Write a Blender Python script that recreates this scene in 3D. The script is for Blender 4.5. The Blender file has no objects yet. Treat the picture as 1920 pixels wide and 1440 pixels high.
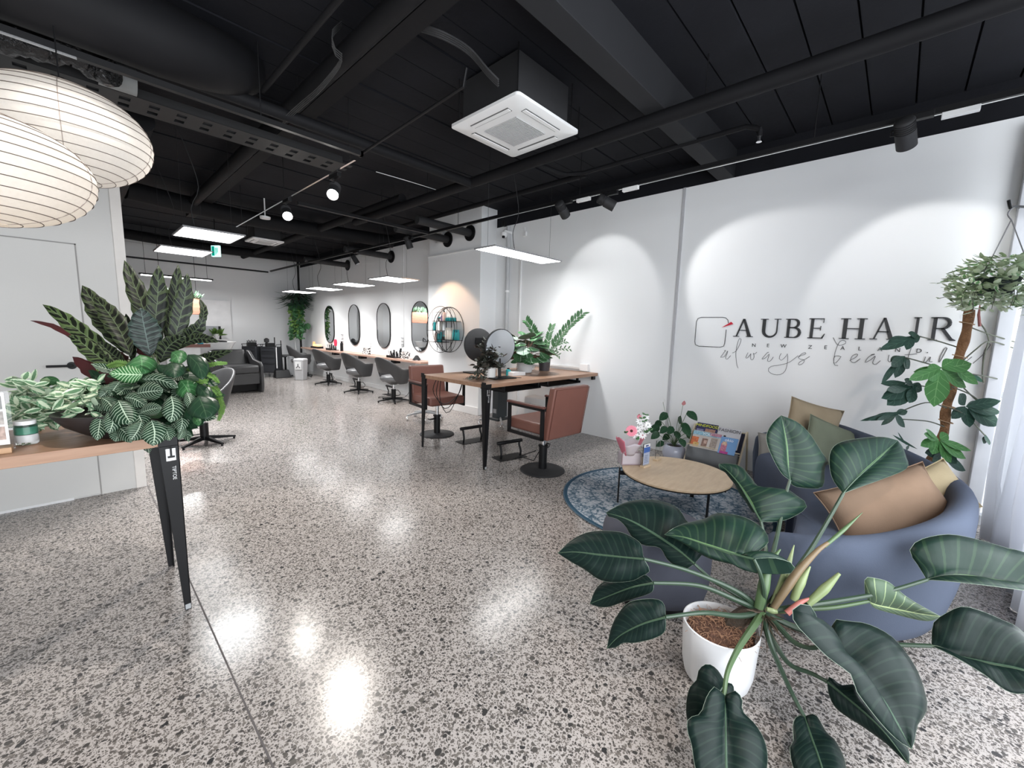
import bpy, math, random
import numpy as np
from mathutils import Vector, Matrix, Euler
S = bpy.context.scene; COL = S.collection
PI = math.pi; R_ = math.radians
# ---------------- camera ----------------
YAW, PIT, ROL, FPX, CH = 0.818729, 0.129737, 0.027579, 766.43, 1.4
cd_ = Vector((math.sin(YAW)*math.cos(PIT), math.cos(YAW)*math.cos(PIT), -math.sin(PIT)))
cr0 = Vector((math.cos(YAW), -math.sin(YAW), 0)); cu0 = cr0.cross(cd_)
cr_ = cr0*math.cos(ROL)+cu0*math.sin(ROL); cu_ = -cr0*math.sin(ROL)+cu0*math.cos(ROL)
CP = Vector((0, 0, CH))
cam = bpy.data.cameras.new('camera'); camo = bpy.data.objects.new('camera', cam); COL.objects.link(camo)
mm = Matrix((cr_, cu_, -cd_)).transposed().to_4x4(); mm.translation = CP; camo.matrix_world = mm
cam.sensor_width = 36; cam.lens = FPX/1920*36; cam.clip_start = 0.02; cam.clip_end = 60
S.camera = camo
# ---------------- world, exposure ----------------
w = bpy.data.worlds.new('world'); S.world = w; w.use_nodes = True
w.node_tree.nodes['Background'].inputs[0].default_value = (0.75, 0.87, 1, 1)
w.node_tree.nodes['Background'].inputs[1].default_value = 0.9
vs = S.view_settings; vs.view_transform = 'Standard'; vs.look = 'None'; vs.exposure = 0.55; vs.gamma = 1; vs.use_curve_mapping = False
# ---------------- large lights: daylight through the shop front behind the camera, LED panels ----------------
def area(name, loc, rot, sx, sy, power, col=(1, 1, 1), spread=180):
    l = bpy.data.lights.new(name, 'AREA'); l.spread = R_(spread); l.shape = 'RECTANGLE'; l.size = sx; l.size_y = sy; l.energy = power; l.color = col
    o = bpy.data.objects.new(name, l); COL.objects.link(o); o.location = loc; o.rotation_euler = rot; return o
def spot(name, loc, to, power, ang, blend=0.35, col=(1, 1, 1), r=0.03):
    l = bpy.data.lights.new(name, 'SPOT'); l.energy = power; l.color = col; l.spot_size = R_(ang); l.spot_blend = blend; l.shadow_soft_size = r
    o = bpy.data.objects.new(name, l); COL.objects.link(o); o.location = loc
    o.rotation_euler = (Vector(to)-Vector(loc)).to_track_quat('-Z', 'Y').to_euler(); return o
area('daylight', (1.0, -1.25, 1.6), (R_(90), 0, 0), 6.8, 2.6, 215, (0.95, 0.975, 1))
SPOTS = [((3.78, 2.80, 2.66), (4.79, 2.87, 1.99), 12, 70, (1, 1, 1)), ((3.80, 2.22, 2.66), (4.79, 0.92, 1.80), 27, 58, (1, .99, .98)),
         ((3.74, 0.10, 2.64), (4.79, -0.08, 1.78), 14, 68, (1, .99, .97)), ((3.72, 5.75, 2.64), (4.44, 5.55, 0.75), 34, 78, (1, .60, .34)),
         ((1.73, 3.95, 2.60), (-0.05, 1.25, 0), 100, 88, (1, .93, .86)), ((1.73, 5.12, 2.60), (1.0, 1.6, 0.0), 30, 90, (1, .95, .9)),
         ((0.9, -0.55, 2.75), (2.9, -0.3, 0), 55, 80, (1, .84, .72))]
SPOTS.append(((.36, 2.45, 3.14), (-.2, 1.75, 0), 85, 105, (1, .93, .86)))
for i, (p, t, e, a, c) in enumerate(SPOTS): spot('spot_beam', p, t, e, a, 0.3, c)
# ---------------- helpers ----------------
def ray(px, py): return cd_+cr_*((px-960)/FPX)-cu_*((py-720)/FPX)
def at(px, py, x=None, y=None, z=None, d=None):
    v = ray(px, py)
    t = d if d is not None else (x/v.x if x is not None else (y/v.y if y is not None else (z-CH)/v.z))
    return CP+v*t
class MB:
    def __init__(s): s.v = []; s.f = []; s.uv = []
    def add(s, vs, fs, uvs=None):
        n = len(s.v); s.v += [tuple(a) for a in vs]; s.f += [tuple(n+i for i in f) for f in fs]
        s.uv += list(uvs) if uvs is not None else [(0, 0)]*len(vs); return s
    def box(s, x0, x1, y0, y1, z0, z1, rz=0, c=None):
        P = [Vector((x, y, z)) for z in (z0, z1) for (x, y) in ((x0, y0), (x1, y0), (x1, y1), (x0, y1))]
        if rz:
            c = Vector(c) if c is not None else Vector(((x0+x1)/2, (y0+y1)/2, 0)); M = Matrix.Rotation(rz, 3, 'Z')
            P = [M@(p-c)+c for p in P]
        return s.add(P, [(3, 2, 1, 0), (4, 5, 6, 7), (0, 1, 5, 4), (1, 2, 6, 5), (2, 3, 7, 6), (3, 0, 4, 7)])
    def hexa(s, P): return s.add(P, [(3, 2, 1, 0), (4, 5, 6, 7), (0, 1, 5, 4), (1, 2, 6, 5), (2, 3, 7, 6), (3, 0, 4, 7)])
    def tube(s, pts, r=0.01, n=8, cap=True, flat=1):
        pts = [Vector(p) for p in pts]; m = len(pts); rs = r if isinstance(r, (list, tuple)) else [r]*m
        vs = []; N = None
        for i, p in enumerate(pts):
            t = (pts[min(i+1, m-1)]-pts[max(i-1, 0)]).normalized()
            if N is None: N = t.orthogonal().normalized()
            else:
                N = N-t*N.dot(t); N = N.normalized() if N.length > 1e-6 else t.orthogonal().normalized()
            B = t.cross(N)
            for k in range(n):
                a = 2*PI*k/n; vs.append(p+(N*math.cos(a)+B*math.sin(a)*flat)*rs[i])
        fs = [(i*n+k, i*n+(k+1) % n, (i+1)*n+(k+1) % n, (i+1)*n+k) for i in range(m-1) for k in range(n)]
        if cap: fs += [tuple(range(n))[::-1], tuple((m-1)*n+k for k in range(n))]
        return s.add(vs, fs)
    def cyl(s, c, r, z0, z1, n=24, r2=None):
        return s.tube([(c[0], c[1], z0), (c[0], c[1], z1)], [r, r if r2 is None else r2], n)
    def lathe(s, prof, c=(0, 0, 0), n=32, sx=1, sy=1, M=None):
        vs = [Vector((r*math.cos(2*PI*k/n)*sx, r*math.sin(2*PI*k/n)*sy, z)) for r, z in prof for k in range(n)]
        if M is not None: vs = [M@v for v in vs]
        vs = [v+Vector(c) for v in vs]; m = len(prof)
        fs = [(i*n+k, i*n+(k+1) % n, (i+1)*n+(k+1) % n, (i+1)*n+k) for i in range(m-1) for k in range(n)]
        fs += [tuple(range(n))[::-1], tuple((m-1)*n+k for k in range(n))]
        return s.add(vs, fs)
    def grid(s, rows, uvs=None, wrap=False, caps=False):
        m = len(rows); n = len(rows[0]); vs = [p for r in rows for p in r]
        k2 = n if wrap else n-1
        fs = [(i*n+k, i*n+(k+1) % n, (i+1)*n+(k+1) % n, (i+1)*n+k) for i in range(m-1) for k in range(k2)]
        if caps: fs += [tuple(range(n))[::-1], tuple((m-1)*n+k for k in range(n))]
        return s.add(vs, fs, [u for r in uvs for u in r] if uvs else None)
    def leaf(s, b, dr, nrm, L, W, bend=0.3, fold=0.15, n=5, shape=0.45, tipp=1.0):
        b = Vector(b); t = Vector(dr).normalized(); N = Vector(nrm); N = N-t*N.dot(t)
        N = N.normalized() if N.length > 1e-4 else t.orthogonal().normalized()
        rows = []; uv = []; p = b.copy(); st = L/n
        for i in range(n+1):
            u = i/n; sd = t.cross(N).normalized()
            wv = W/2*(math.sin(PI*min(1, u**(math.log(.5)/math.log(shape)))) ** 0.8 if 0 < u < 1 else (0.06 if u == 0 else 0))
            rows.append([p-sd*wv+N*wv*fold, p, p+sd*wv+N*wv*fold]); uv.append([(u, 0), (u, .5), (u, 1)])
            q = Matrix.Rotation(bend/n, 3, sd); t = (q@t).normalized(); N = (q@N).normalized()  # bends the tip down
            p = p+t*st
        return s.grid(rows, uv)
    def build(s, name, mat, parent=None, smooth=True, bevel=0, sub=0, world=True, solid=0, seg=2):
        me = bpy.data.meshes.new(name)
        off = Vector(parent.location) if (parent is not None and world) else Vector((0, 0, 0))
        if parent is not None and world and parent.parent is not None: off = off+Vector(parent.parent.location)
        me.from_pydata([tuple(Vector(v)-off) for v in s.v], [], s.f)
        ul = me.uv_layers.new(name='UVMap')
        idx = np.zeros(len(me.loops), dtype=np.int32); me.loops.foreach_get('vertex_index', idx)
        ul.data.foreach_set('uv', np.array(s.uv, dtype=np.float32)[idx].ravel())
        me.update(); o = bpy.data.objects.new(name, me); COL.objects.link(o)
        if mat: me.materials.append(mat)
        if parent is not None: o.parent = parent
        if smooth: me.polygons.foreach_set('use_smooth', [True]*len(me.polygons))
        if smooth and not sub and not solid and len(me.polygons) < 4000:
            try: me.set_sharp_from_angle(angle=R_(40))
            except Exception: pass
        if bevel:
            b = o.modifiers.new('b', 'BEVEL'); b.width = bevel; b.segments = seg; b.limit_method = 'ANGLE'; b.angle_limit = R_(40)
        if solid:
            b = o.modifiers.new('s', 'SOLIDIFY'); b.thickness = solid; b.offset = 0
        if sub:
            b = o.modifiers.new('u', 'SUBSURF'); b.levels = sub; b.render_levels = sub
        return o
def thing(name, label, cat, loc=(0, 0, 0), rz=0, group=None):
    o = bpy.data.objects.new(name, None); o.empty_display_size = 0.1; COL.objects.link(o)
    o.location = loc; o.rotation_euler = (0, 0, rz); o['label'] = label; o['category'] = cat
    if group: o['group'] = group
    return o
def tag(o, label, cat, group=None):
    o['label'] = label; o['category'] = cat
    if group: o['group'] = group
    return o
def struct(o): o['kind'] = 'structure'; return o
def dup(root, loc, rz=0, label=None):
    r = root.copy(); COL.objects.link(r); r.location = loc; r.rotation_euler = (0, 0, rz)
    if label: r['label'] = label
    for ch in list(root.children):
        c = ch.copy(); COL.objects.link(c); c.parent = r
        for g in list(ch.children):
            e = g.copy(); COL.objects.link(e); e.parent = c
    return r
def cr(pts, n):
    """smooth resample of a point list to n points, by arc length"""
    P = [Vector(p) for p in pts]; m = len(P); out = []
    dense = []
    for i in range(m-1):
        p0, p1, p2, p3 = P[max(i-1, 0)], P[i], P[i+1], P[min(i+2, m-1)]
        for k in range(8):
            t = k/8
            dense.append(0.5*((2*p1)+(p2-p0)*t+(2*p0-5*p1+4*p2-p3)*t*t+(3*p1-p0-3*p2+p3)*t*t*t))
    dense.append(P[-1])
    L = [0]
    for a, b in zip(dense, dense[1:]): L.append(L[-1]+(b-a).length)
    j = 0
    for i in range(n):
        s = L[-1]*i/(n-1)
        while j < len(L)-2 and L[j+1] < s: j += 1
        t = (s-L[j])/max(L[j+1]-L[j], 1e-9); out.append(dense[j].lerp(dense[j+1], min(1, t)))
    return out
# ---------------- materials ----------------
class NT:
    def __init__(s, name):
        s.m = bpy.data.materials.new(name); s.m.use_nodes = True; s.t = s.m.node_tree; s.b = s.t.nodes['Principled BSDF']
    def n(s, typ, **k):
        a = s.t.nodes.new(typ)
        for q, v in k.items(): setattr(a, q, v)
        return a
    def l(s, a, b): s.t.links.new(a, b)
    def put(s, inp, v):
        if hasattr(v, 'is_output') or isinstance(v, bpy.types.NodeSocket): s.l(v, inp)
        else: inp.default_value = v
    def M(s, op, a, b=0.0, c=0.0):
        q = s.n('ShaderNodeMath', operation=op)
        for i, v in enumerate((a, b, c)):
            if i < len(q.inputs): s.put(q.inputs[i], v)
        return q.outputs[0]
    def mix(s, f, a, b):
        q = s.n('ShaderNodeMix', data_type='RGBA'); s.put(q.inputs[0], f)
        s.put(q.inputs[6], a if not isinstance(a, tuple) else (*a, 1)[:4]); s.put(q.inputs[7], b if not isinstance(b, tuple) else (*b, 1)[:4]); return q.outputs[2]
    def noise(s, sc, det=3, vec=None, rough=.5):
        q = s.n('ShaderNodeTexNoise'); q.inputs['Scale'].default_value = sc; q.inputs['Detail'].default_value = det; q.inputs['Roughness'].default_value = rough
        if vec is not None: s.l(vec, q.inputs['Vector'])
        return q.outputs[0]
    def pos(s): return s.n('ShaderNodeNewGeometry').outputs['Position']
    def obj(s): return s.n('ShaderNodeTexCoord').outputs['Object']
    def ramp(s, f, stops):
        q = s.n('ShaderNodeValToRGB'); e = q.color_ramp.elements
        while len(e) < len(stops): e.new(0.5)
        for i, (p, c) in enumerate(stops): e[i].position = p; e[i].color = (*c, 1) if len(c) == 3 else c
        s.l(f, q.inputs[0]); return q.outputs[0]
    def bump(s, h, st=.3, dist=.01):
        q = s.n('ShaderNodeBump'); q.inputs['Strength'].default_value = st; q.inputs['Distance'].default_value = dist
        s.l(h, q.inputs['Height']); s.l(q.outputs[0], s.b.inputs['Normal'])
    def fin(s, col=None, rough=.5, metal=0, spec=.5, alpha=None):
        if col is not None: s.put(s.b.inputs['Base Color'], (*col, 1) if isinstance(col, tuple) and len(col) == 3 else col)
        s.put(s.b.inputs['Roughness'], rough); s.b.inputs['Metallic'].default_value = metal; s.b.inputs['Specular IOR Level'].default_value = spec
        return s.m
def mat(name, c, rough=.5, metal=0, spec=.5, var=.06, sc=8, bump=0, bsc=60, bd=.003):
    t = NT(name); o = t.obj(); f = t.noise(sc, 3, o)
    c2 = tuple(max(0, x*(1-var*2)) for x in c); c1 = tuple(min(1, x*(1+var)) for x in c)
    col = t.mix(f, c2, c1)
    if bump: t.bump(t.noise(bsc, 4, o), bump, bd)
    return t.fin(col, rough, metal, spec)
def emis(name, c, st):
    t = NT(name); t.b.inputs['Emission Color'].default_value = (*c, 1); t.b.inputs['Emission Strength'].default_value = st; return t.fin(c, .4)
def wood(name, a, b, rough=.4, sc=(3, 40, 40)):
    t = NT(name); mp = t.n('ShaderNodeMapping'); mp.inputs['Scale'].default_value = sc; t.l(t.obj(), mp.inputs[0])
    f = t.noise(1.2, 5, mp.outputs[0], .6); g = t.noise(4, 3, mp.outputs[0])
    col = t.mix(t.M('MULTIPLY', g, .35), t.ramp(f, [(.3, a), (.7, b)]), tuple(x*.6 for x in a)); t.bump(f, .08, .002)
    return t.fin(col, rough)
def leafmat(name, base, vein, K=9, slant=1.4, wd=.12, mid=.05, rough=.35, dark=None, amt=1.0, under=None, trans=.0, spec=.22):
    """leaf colour from the leaf's own length/width coordinates: midrib, side veins, optional dark blotches"""
    t = NT(name); sp = t.n('ShaderNodeSeparateXYZ'); uvn = t.n('ShaderNodeUVMap'); t.l(uvn.outputs[0], sp.inputs[0])
    u, v = sp.outputs[0], sp.outputs[1]; av = t.M('ABSOLUTE', t.M('SUBTRACT', t.M('MULTIPLY', v, 2.0), 1.0))
    ph = t.M('FRACT', t.M('SUBTRACT', t.M('MULTIPLY', u, float(K)), t.M('MULTIPLY', av, slant)))
    vd = t.M('ABSOLUTE', t.M('SUBTRACT', ph, .5)); f = t.M('LESS_THAN', vd, wd)
    md = t.M('LESS_THAN', av, mid); al = t.M('MULTIPLY', t.M('MAXIMUM', t.M('MULTIPLY', f, amt), md), 1.0)
    nz = t.noise(9, 3, t.obj()); b0 = t.mix(nz, tuple(x*.7 for x in base), tuple(min(1, x*1.3) for x in base))
    if dark:
        sgn = t.M('GREATER_THAN', v, .5); ns = t.noise(28, 2, t.obj()); q = t.M('FRACT', t.M('ADD', t.M('SUBTRACT', t.M('ADD', t.M('MULTIPLY', u, 9.0), t.M('MULTIPLY', ns, .8)), t.M('MULTIPLY', av, .7)), t.M('MULTIPLY', sgn, .5)))
        e = t.M('ADD', t.M('POWER', t.M('MULTIPLY', t.M('SUBTRACT', q, .5), 2.5), 2.0), t.M('POWER', t.M('MULTIPLY', t.M('SUBTRACT', av, .45), 1.75), 2.0))
        b0 = t.mix(t.M('LESS_THAN', e, .80), b0, dark)
    col = t.mix(al, b0, vein)
    if under:
        bf = t.n('ShaderNodeNewGeometry').outputs['Backfacing']; col = t.mix(bf, col, under)
    t.bump(t.M('ABSOLUTE', t.M('SUBTRACT', ph, .5)), .25, .003)
    if trans:
        tr = t.n('ShaderNodeBsdfTranslucent'); t.put(tr.inputs[0], col); mx = t.n('ShaderNodeMixShader'); mx.inputs[0].default_value = trans
        out = t.t.nodes['Material Output']; t.l(t.b.outputs[0], mx.inputs[1]); t.l(tr.outputs[0], mx.inputs[2]); t.l(mx.outputs[0], out.inputs[0])
    return t.fin(col, max(rough, .38), 0, spec)
def m_floor():
    t = NT('polished_aggregate'); p = t.pos(); nz = t.n('ShaderNodeTexNoise'); nz.inputs['Scale'].default_value = 35; t.l(p, nz.inputs['Vector'])
    ad = t.n('ShaderNodeVectorMath', operation='MULTIPLY_ADD'); t.l(nz.outputs['Color'], ad.inputs[0]); ad.inputs[1].default_value = (.016, .016, 0); t.l(p, ad.inputs[2])
    big = t.noise(1.1, 4, p); fine = t.noise(240, 2, p)
    col = t.mix(big, (.38, .35, .33), (.52, .48, .455)); col = t.mix(t.M('MULTIPLY', fine, .5), col, (.30, .27, .255))
    for sc, r0, r1, c1, c2, th in ((170, .22, .58, (.08, .072, .068), (.25, .225, .205), .05), (100, .26, .60, (.055, .05, .048), (.19, .17, .155), .14), (66, .25, .56, (.04, .038, .038), (.17, .15, .135), .38), (38, .16, .46, (.03, .03, .031), (.11, .10, .09), .74)):
        v = t.n('ShaderNodeTexVoronoi', feature='F1'); v.inputs['Scale'].default_value = sc; v.inputs['Randomness'].default_value = .9; t.l(ad.outputs[0], v.inputs['Vector'])
        s = t.n('ShaderNodeSeparateXYZ'); t.l(v.outputs['Color'], s.inputs[0])
        rr = t.M('ADD', t.M('MULTIPLY', s.outputs[0], r1-r0), r0); f = t.M('LESS_THAN', v.outputs['Distance'], rr)
        f = t.M('MULTIPLY', f, t.M('GREATER_THAN', s.outputs[2], th)); col = t.mix(f, col, t.mix(s.outputs[1], c1, c2))
    rg = t.M('ADD', t.M('MULTIPLY', t.noise(2.2, 4, p), .14), .125)
    t.bump(t.noise(1.5, 2, p), .04, .02)
    return t.fin(col, rg, 0, .42)
def m_rug():
    t = NT('vintage_rug'); o = t.obj(); n1 = t.noise(9, 5, o, .7); n2 = t.noise(55, 3, o, .7); n3 = t.noise(220, 2, o)
    s = t.n('ShaderNodeVectorMath', operation='LENGTH'); t.l(o, s.inputs[0]); rr = s.outputs['Value']
    ring = t.M('SINE', t.M('MULTIPLY', rr, 40.0)); f = t.M('ADD', t.M('MULTIPLY', n2, .75), t.M('MULTIPLY', ring, .035)); f = t.M('ADD', f, t.M('MULTIPLY', n1, .35))
    v = t.n('ShaderNodeTexVoronoi', feature='DISTANCE_TO_EDGE'); v.inputs['Scale'].default_value = 16; t.l(o, v.inputs['Vector'])
    f = t.M('SUBTRACT', f, t.M('MULTIPLY', t.M('LESS_THAN', v.outputs[0], .1), .09))
    col = t.ramp(f, [(.38, (.05, .10, .15)), (.47, (.19, .26, .32)), (.58, (.56, .59, .64))]); col = t.mix(t.M('MULTIPLY', n3, .4), col, (.10, .15, .2))
    col = t.mix(t.M('GREATER_THAN', rr, .80), col, (.04, .09, .14)); t.bump(n3, .6, .004)
    return t.fin(col, .95, 0, .1)
def m_paper():
    t = NT('lantern_paper'); o = t.obj(); n = t.noise(60, 5, o, .7); col = t.mix(n, (.66, .62, .57), (.80, .77, .73))
    tr = t.n('ShaderNodeBsdfTranslucent'); t.put(tr.inputs[0], col); mx = t.n('ShaderNodeMixShader'); mx.inputs[0].default_value = .4
    out = t.t.nodes['Material Output']; t.l(t.b.outputs[0], mx.inputs[1]); t.l(tr.outputs[0], mx.inputs[2]); t.l(mx.outputs[0], out.inputs[0]); t.bump(n, .2, .004)
    return t.fin(col, .9, 0, .1)
def m_trans(name, c, f, rough=.8):
    t = NT(name); tr = t.n('ShaderNodeBsdfTranslucent'); tr.inputs[0].default_value = (*c, 1); mx = t.n('ShaderNodeMixShader'); mx.inputs[0].default_value = f
    out = t.t.nodes['Material Output']; t.l(t.b.outputs[0], mx.inputs[1]); t.l(tr.outputs[0], mx.inputs[2]); t.l(mx.outputs[0], out.inputs[0])
    t.bump(t.noise(90, 3, t.obj()), .1, .003); return t.fin(c, rough, 0, .2)
def m_glass(name, c=(1, 1, 1), rough=.02):
    t = NT(name); t.b.inputs['Transmission Weight'].default_value = 1.0; t.b.inputs['IOR'].default_value = 1.3; return t.fin(c, rough)
WALL = mat('wall_paint_white', (.87, .88, .89), .7, var=.015, sc=1.2, bump=.05, bsc=120)
WALLG = mat('wall_paint_grey', (.66, .65, .63), .7, var=.015, sc=1.2, bump=.05, bsc=120)
CEIL = mat('ceiling_black', (.0095, .010, .0135), .8, spec=.2, var=.2, sc=3, bump=.2, bsc=25, bd=.01)
BLK = mat('black_metal', (.007, .007, .008), .45, var=.1, spec=.3)
BLKM = mat('matt_black', (.02, .02, .022), .7, var=.1)
DUCTM = mat('painted_black_duct', (.007, .007, .0085), .7, spec=.22, var=.2, sc=3)
WHT = mat('white_plastic', (.82, .82, .82), .35, var=.02)
CHR = mat('chrome', (.75, .75, .76), .15, 1, var=.02)
GREYP = mat('grey_plastic', (.35, .36, .37), .5)
OAK = wood('oak_top', (.30, .165, .10), (.43, .26, .17), .38, (2.2, 26, 26))
PALEW = wood('pale_ash', (.58, .43, .28), (.70, .55, .38), .45, (5, 22, 5))
GREYL = mat('grey_leather', (.055, .055, .057), .42, var=.08, sc=5, bump=.15, bsc=160)
GREYS = mat('grey_seat_vinyl', (.17, .17, .175), .3, var=.06, bump=.1, bsc=90)
TAN = mat('terracotta_leather', (.205, .085, .064), .42, var=.08, sc=5, bump=.15, bsc=160)
SOFA = mat('blue_grey_velvet', (.082, .10, .145), .85, var=.08, sc=4, bump=.2, bsc=250, spec=.25)
TEAL = mat('teal_plastic', (.02, .33, .36), .35)
PINKW = mat('blush_plastic', (.75, .55, .50), .35)
EMW = emis('led_diffuser', (1, 1, 1), 7)
# ================= setting =================
random.seed(4)
FLOOR = m_floor()
struct(MB().box(-4, 5.2, -1.5, 13.2, -.1, 0).build('floor', FLOOR, smooth=False))
JT = mat('joint_sealant', (.10, .09, .09), .8)
jx = at(350, 1075, z=0).x
struct(MB().box(jx-.003, jx+.003, -1.4, 12.9, 0, .0012).build('trim_1', JT, smooth=False))
struct(MB().box(-3.9, 4.7, 4.695, 4.701, 0, .0011).build('trim_2', JT, smooth=False))
W = 4.79; ZT = 3.03
b = MB().box(W, W+.2, -1.5, 5.0, 0, ZT); struct(b.build('wall_right', WALL, smooth=False))
struct(MB().box(W+.01, W+.2, -1.5, 5.0, ZT, 3.4).build('trim_3', CEIL, smooth=False))
struct(MB().box(W-.012, W, 1.905, 1.935, 0, ZT).build('trim_4', mat('joint_cover_grey', (.52, .52, .54), .6), smooth=False))
# pillar with a shallow ledge where the thicker lower casing ends
struct(MB().box(4.44, 5.0, 4.9, 6.29, 0, 2.665).box(4.465, 5.0, 4.915, 6.29, 2.665, 3.35).build('wall_pillar', WALL, smooth=False, bevel=.004))
struct(MB().box(4.425, 4.452, 4.888, 6.29, 2.655, 2.672).build('trim_5', WHT, smooth=False))
struct(MB().box(4.428, 4.44, 4.89, 6.29, 0, .13).build('baseboard_pillar', WHT, smooth=False, bevel=.003))
struct(MB().box(4.66, 4.9, 6.29, 13.0, 0, 3.05).build('wall_counter', WALL, smooth=False))
struct(MB().box(4.67, 4.9, 6.29, 13.0, 3.05, 3.4).build('trim_6', CEIL, smooth=False))
struct(MB().box(4.648, 4.66, 6.29, 12.99, 0, .09).build('baseboard_counter', WHT, smooth=False))
struct(MB().box(4.652, 4.66, 7.44, 7.455, .1, 3.05).build('trim_8', WHT, smooth=False))
struct(MB().box(-4, 4.9, 13.0, 13.2, 0, 3.17).box(-4, 4.9, 13.0, 13.2, 3.175, 3.4).build('wall_far', WALL, smooth=False))
struct(MB().box(-4.0, -3.8, -1.5, 13.2, 0, 3.4).build('wall_side', WALLG, smooth=False))
# left partition with flush door
yb = 4.55
pr = MB().box(-3.8, .314, yb, yb+.12, .0, 3.0).build('wall_left', WALLG, smooth=False); struct(pr)
struct(MB().box(.262, .325, yb-.012, yb+.13, 0, 3.0).build('trim_7', mat('edge_trim_white', (.80, .76, .72), .6), smooth=False))
SEAM = mat('shadow_gap', (.34, .33, .32), .9)
dx1 = at(139, 459, y=yb).x; dz = at(139, 459, y=yb).z
d = MB().box(-.86, dx1, yb-.012, yb, .012, dz).build('door_1', WALLG, smooth=False, bevel=.002); struct(d)
MB().box(dx1, dx1+.008, yb-.006, yb, .0, dz+.008).box(-.868, dx1+.008, yb-.006, yb, dz, dz+.008).build('door_gap', SEAM, d, smooth=False)
hx = at(135, 686, y=yb-.05)
MB().tube([hx+Vector((0, .04, 0)), hx, hx+Vector((-.13, 0, 0))], .009, 10).lathe([(.027, 0), (.027, .006)], M=Matrix.Rotation(R_(90), 3, 'X'), c=(hx.x, yb-.012, hx.z)).build('door_handle', BLK, d)
struct(MB().box(-3.8, -.1, yb-.014, yb, 0, .018).build('baseboard_left', WHT, smooth=False))
# shop front behind the camera: frame with open glazing above a low sill
struct(MB().box(-4, 5, -1.5, -1.38, 0, .12).box(-4, 5, -1.5, -1.38, 2.95, 3.4).box(4.55, 4.8, -1.5, -1.38, 0, 3).box(-4, -3.6, -1.5, -1.38, 0, 3).box(-.9, -.8, -1.5, -1.4, .1, 3).build('wall_front', WHT, smooth=False))
# ceiling: painted planks with open joints, running across the room
b = MB(); y = -1.5; k = 0
while y < 13.2:
    b.box(-4, 5.2, y+.006, y+.262, 3.30+.004*(k % 3), 3.36); y += .268; k += 1
b.box(-4, 5.2, -1.5, 13.2, 3.345, 3.42)
struct(b.build('ceiling', CEIL, smooth=False))
# beams across
for i, (y0, x0) in enumerate(((1.42, -4), )):
    tag(MB().box(x0, W+.05, y0, y0+.155, ZT, 3.31).build('ceiling_beam', mat('beam_black', (.019, .0195, .022), .7, spec=.2), smooth=False, bevel=.004), 'wide black painted ceiling beam crossing to the white wall above the sign', 'beam')
# ---------------- pipes, ducts, trays ----------------
def rod(b, x, y, z0, z1=3.31, r=.004): b.tube([(x, y, z0), (x, y, z1)], r, 6)
p = at(1100, 284, z=2.95); px_ = p.x-.05
b = MB().tube([(px_, -1.3, 2.99), (px_, 6.3, 2.99)], .052, 16)
o = tag(b.build('sprinkler_main', DUCTM), 'thick black pipe running the length of the ceiling near the sign wall', 'pipe')
for y in (-.2, 1.15, 2.2, 3.3, 4.4, 5.5): b = MB(); rod(b, px_, y, 3.03); b.build('hanger', BLK, o)
b = MB().tube([(3.72, .95, 2.98), (3.72, .98, 3.0), (3.72, 1.05, 3.03), (3.72, 2.55, 3.03), (3.64, 2.7, 3.03), (3.55, 2.72, 3.02), (px_+.05, 2.72, 3.0)], .02, 10).tube([(3.72, .95, 2.98), (3.72, .95, 2.93)], .018, 10)
o = tag(b.build('sprinkler_branch', DUCTM), 'thin black branch pipe ending in a sprinkler before the beam', 'pipe')
MB().tube([(3.72, .95, 2.93), (3.72, .95, 2.90)], .012, 10).lathe([(.02, 0), (.02, .003)], c=(3.72, .95, 2.89), n=14).build('sprinkler_head', CHR, o)
b = MB().tube([(3.84, 2.6, 3.06), (3.84, 6.2, 3.06)], .03, 12)
tag(b.build('water_pipe', DUCTM), 'black pipe beyond the air conditioner, alongside the thick main', 'pipe')
def ypipe(px, py, z, y0, y1, r, nm, lab, flat=None):
    x = at(px, py, z=z).x; b = MB()
    if flat: b.box(x-flat, x+flat, y0, y1, z, z+.06)
    else: b.tube([(x, y0, z), (x, y1, z)], r, 12)
    o = tag(b.build(nm, DUCTM), lab, 'pipe' if not flat else 'cable tray')
    for y in np.arange(max(y0, .6)+.2, y1, 1.4): b = MB(); rod(b, x, float(y), z); b.build('hanger', BLK, o)
    return x
ypipe(470, 197, 3.05, .6, 3.5, .018, 'conduit', 'thin black conduit above the lantern end of the ceiling')
ypipe(600, 150, 3.12, .4, 8.0, .06, 'duct_pipe', 'black pipe above the middle of the room, left of the air conditioner')
ypipe(680, 130, 3.16, .4, 9.0, 0, 'cable_tray', 'flat black cable tray beside the black pipe mid ceiling', .06)
MB().tube([(.5, 4.75, 3.05), (.5, 12.5, 3.05)], .1, 16).build('round_duct', DUCTM); tag(bpy.data.objects['round_duct'], 'round black duct running back from the left partition edge', 'duct')
ypipe(760, 370, 3.1, 5.0, 12.5, .06, 'duct_pipe', 'black pipe above the row of oval mirrors')
# conduit from AC to the track corner, drooping cables
a0 = at(870, 162, z=2.95); a1 = at(675, 290, z=2.82)
tag(MB().tube([a0+Vector((.0, -.02, .1)), a0, a1, a1+Vector((0, 0, -.02))], .011, 8).build('conduit', BLK), 'slim black conduit linking the air conditioner to the lighting track', 'conduit')
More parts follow.
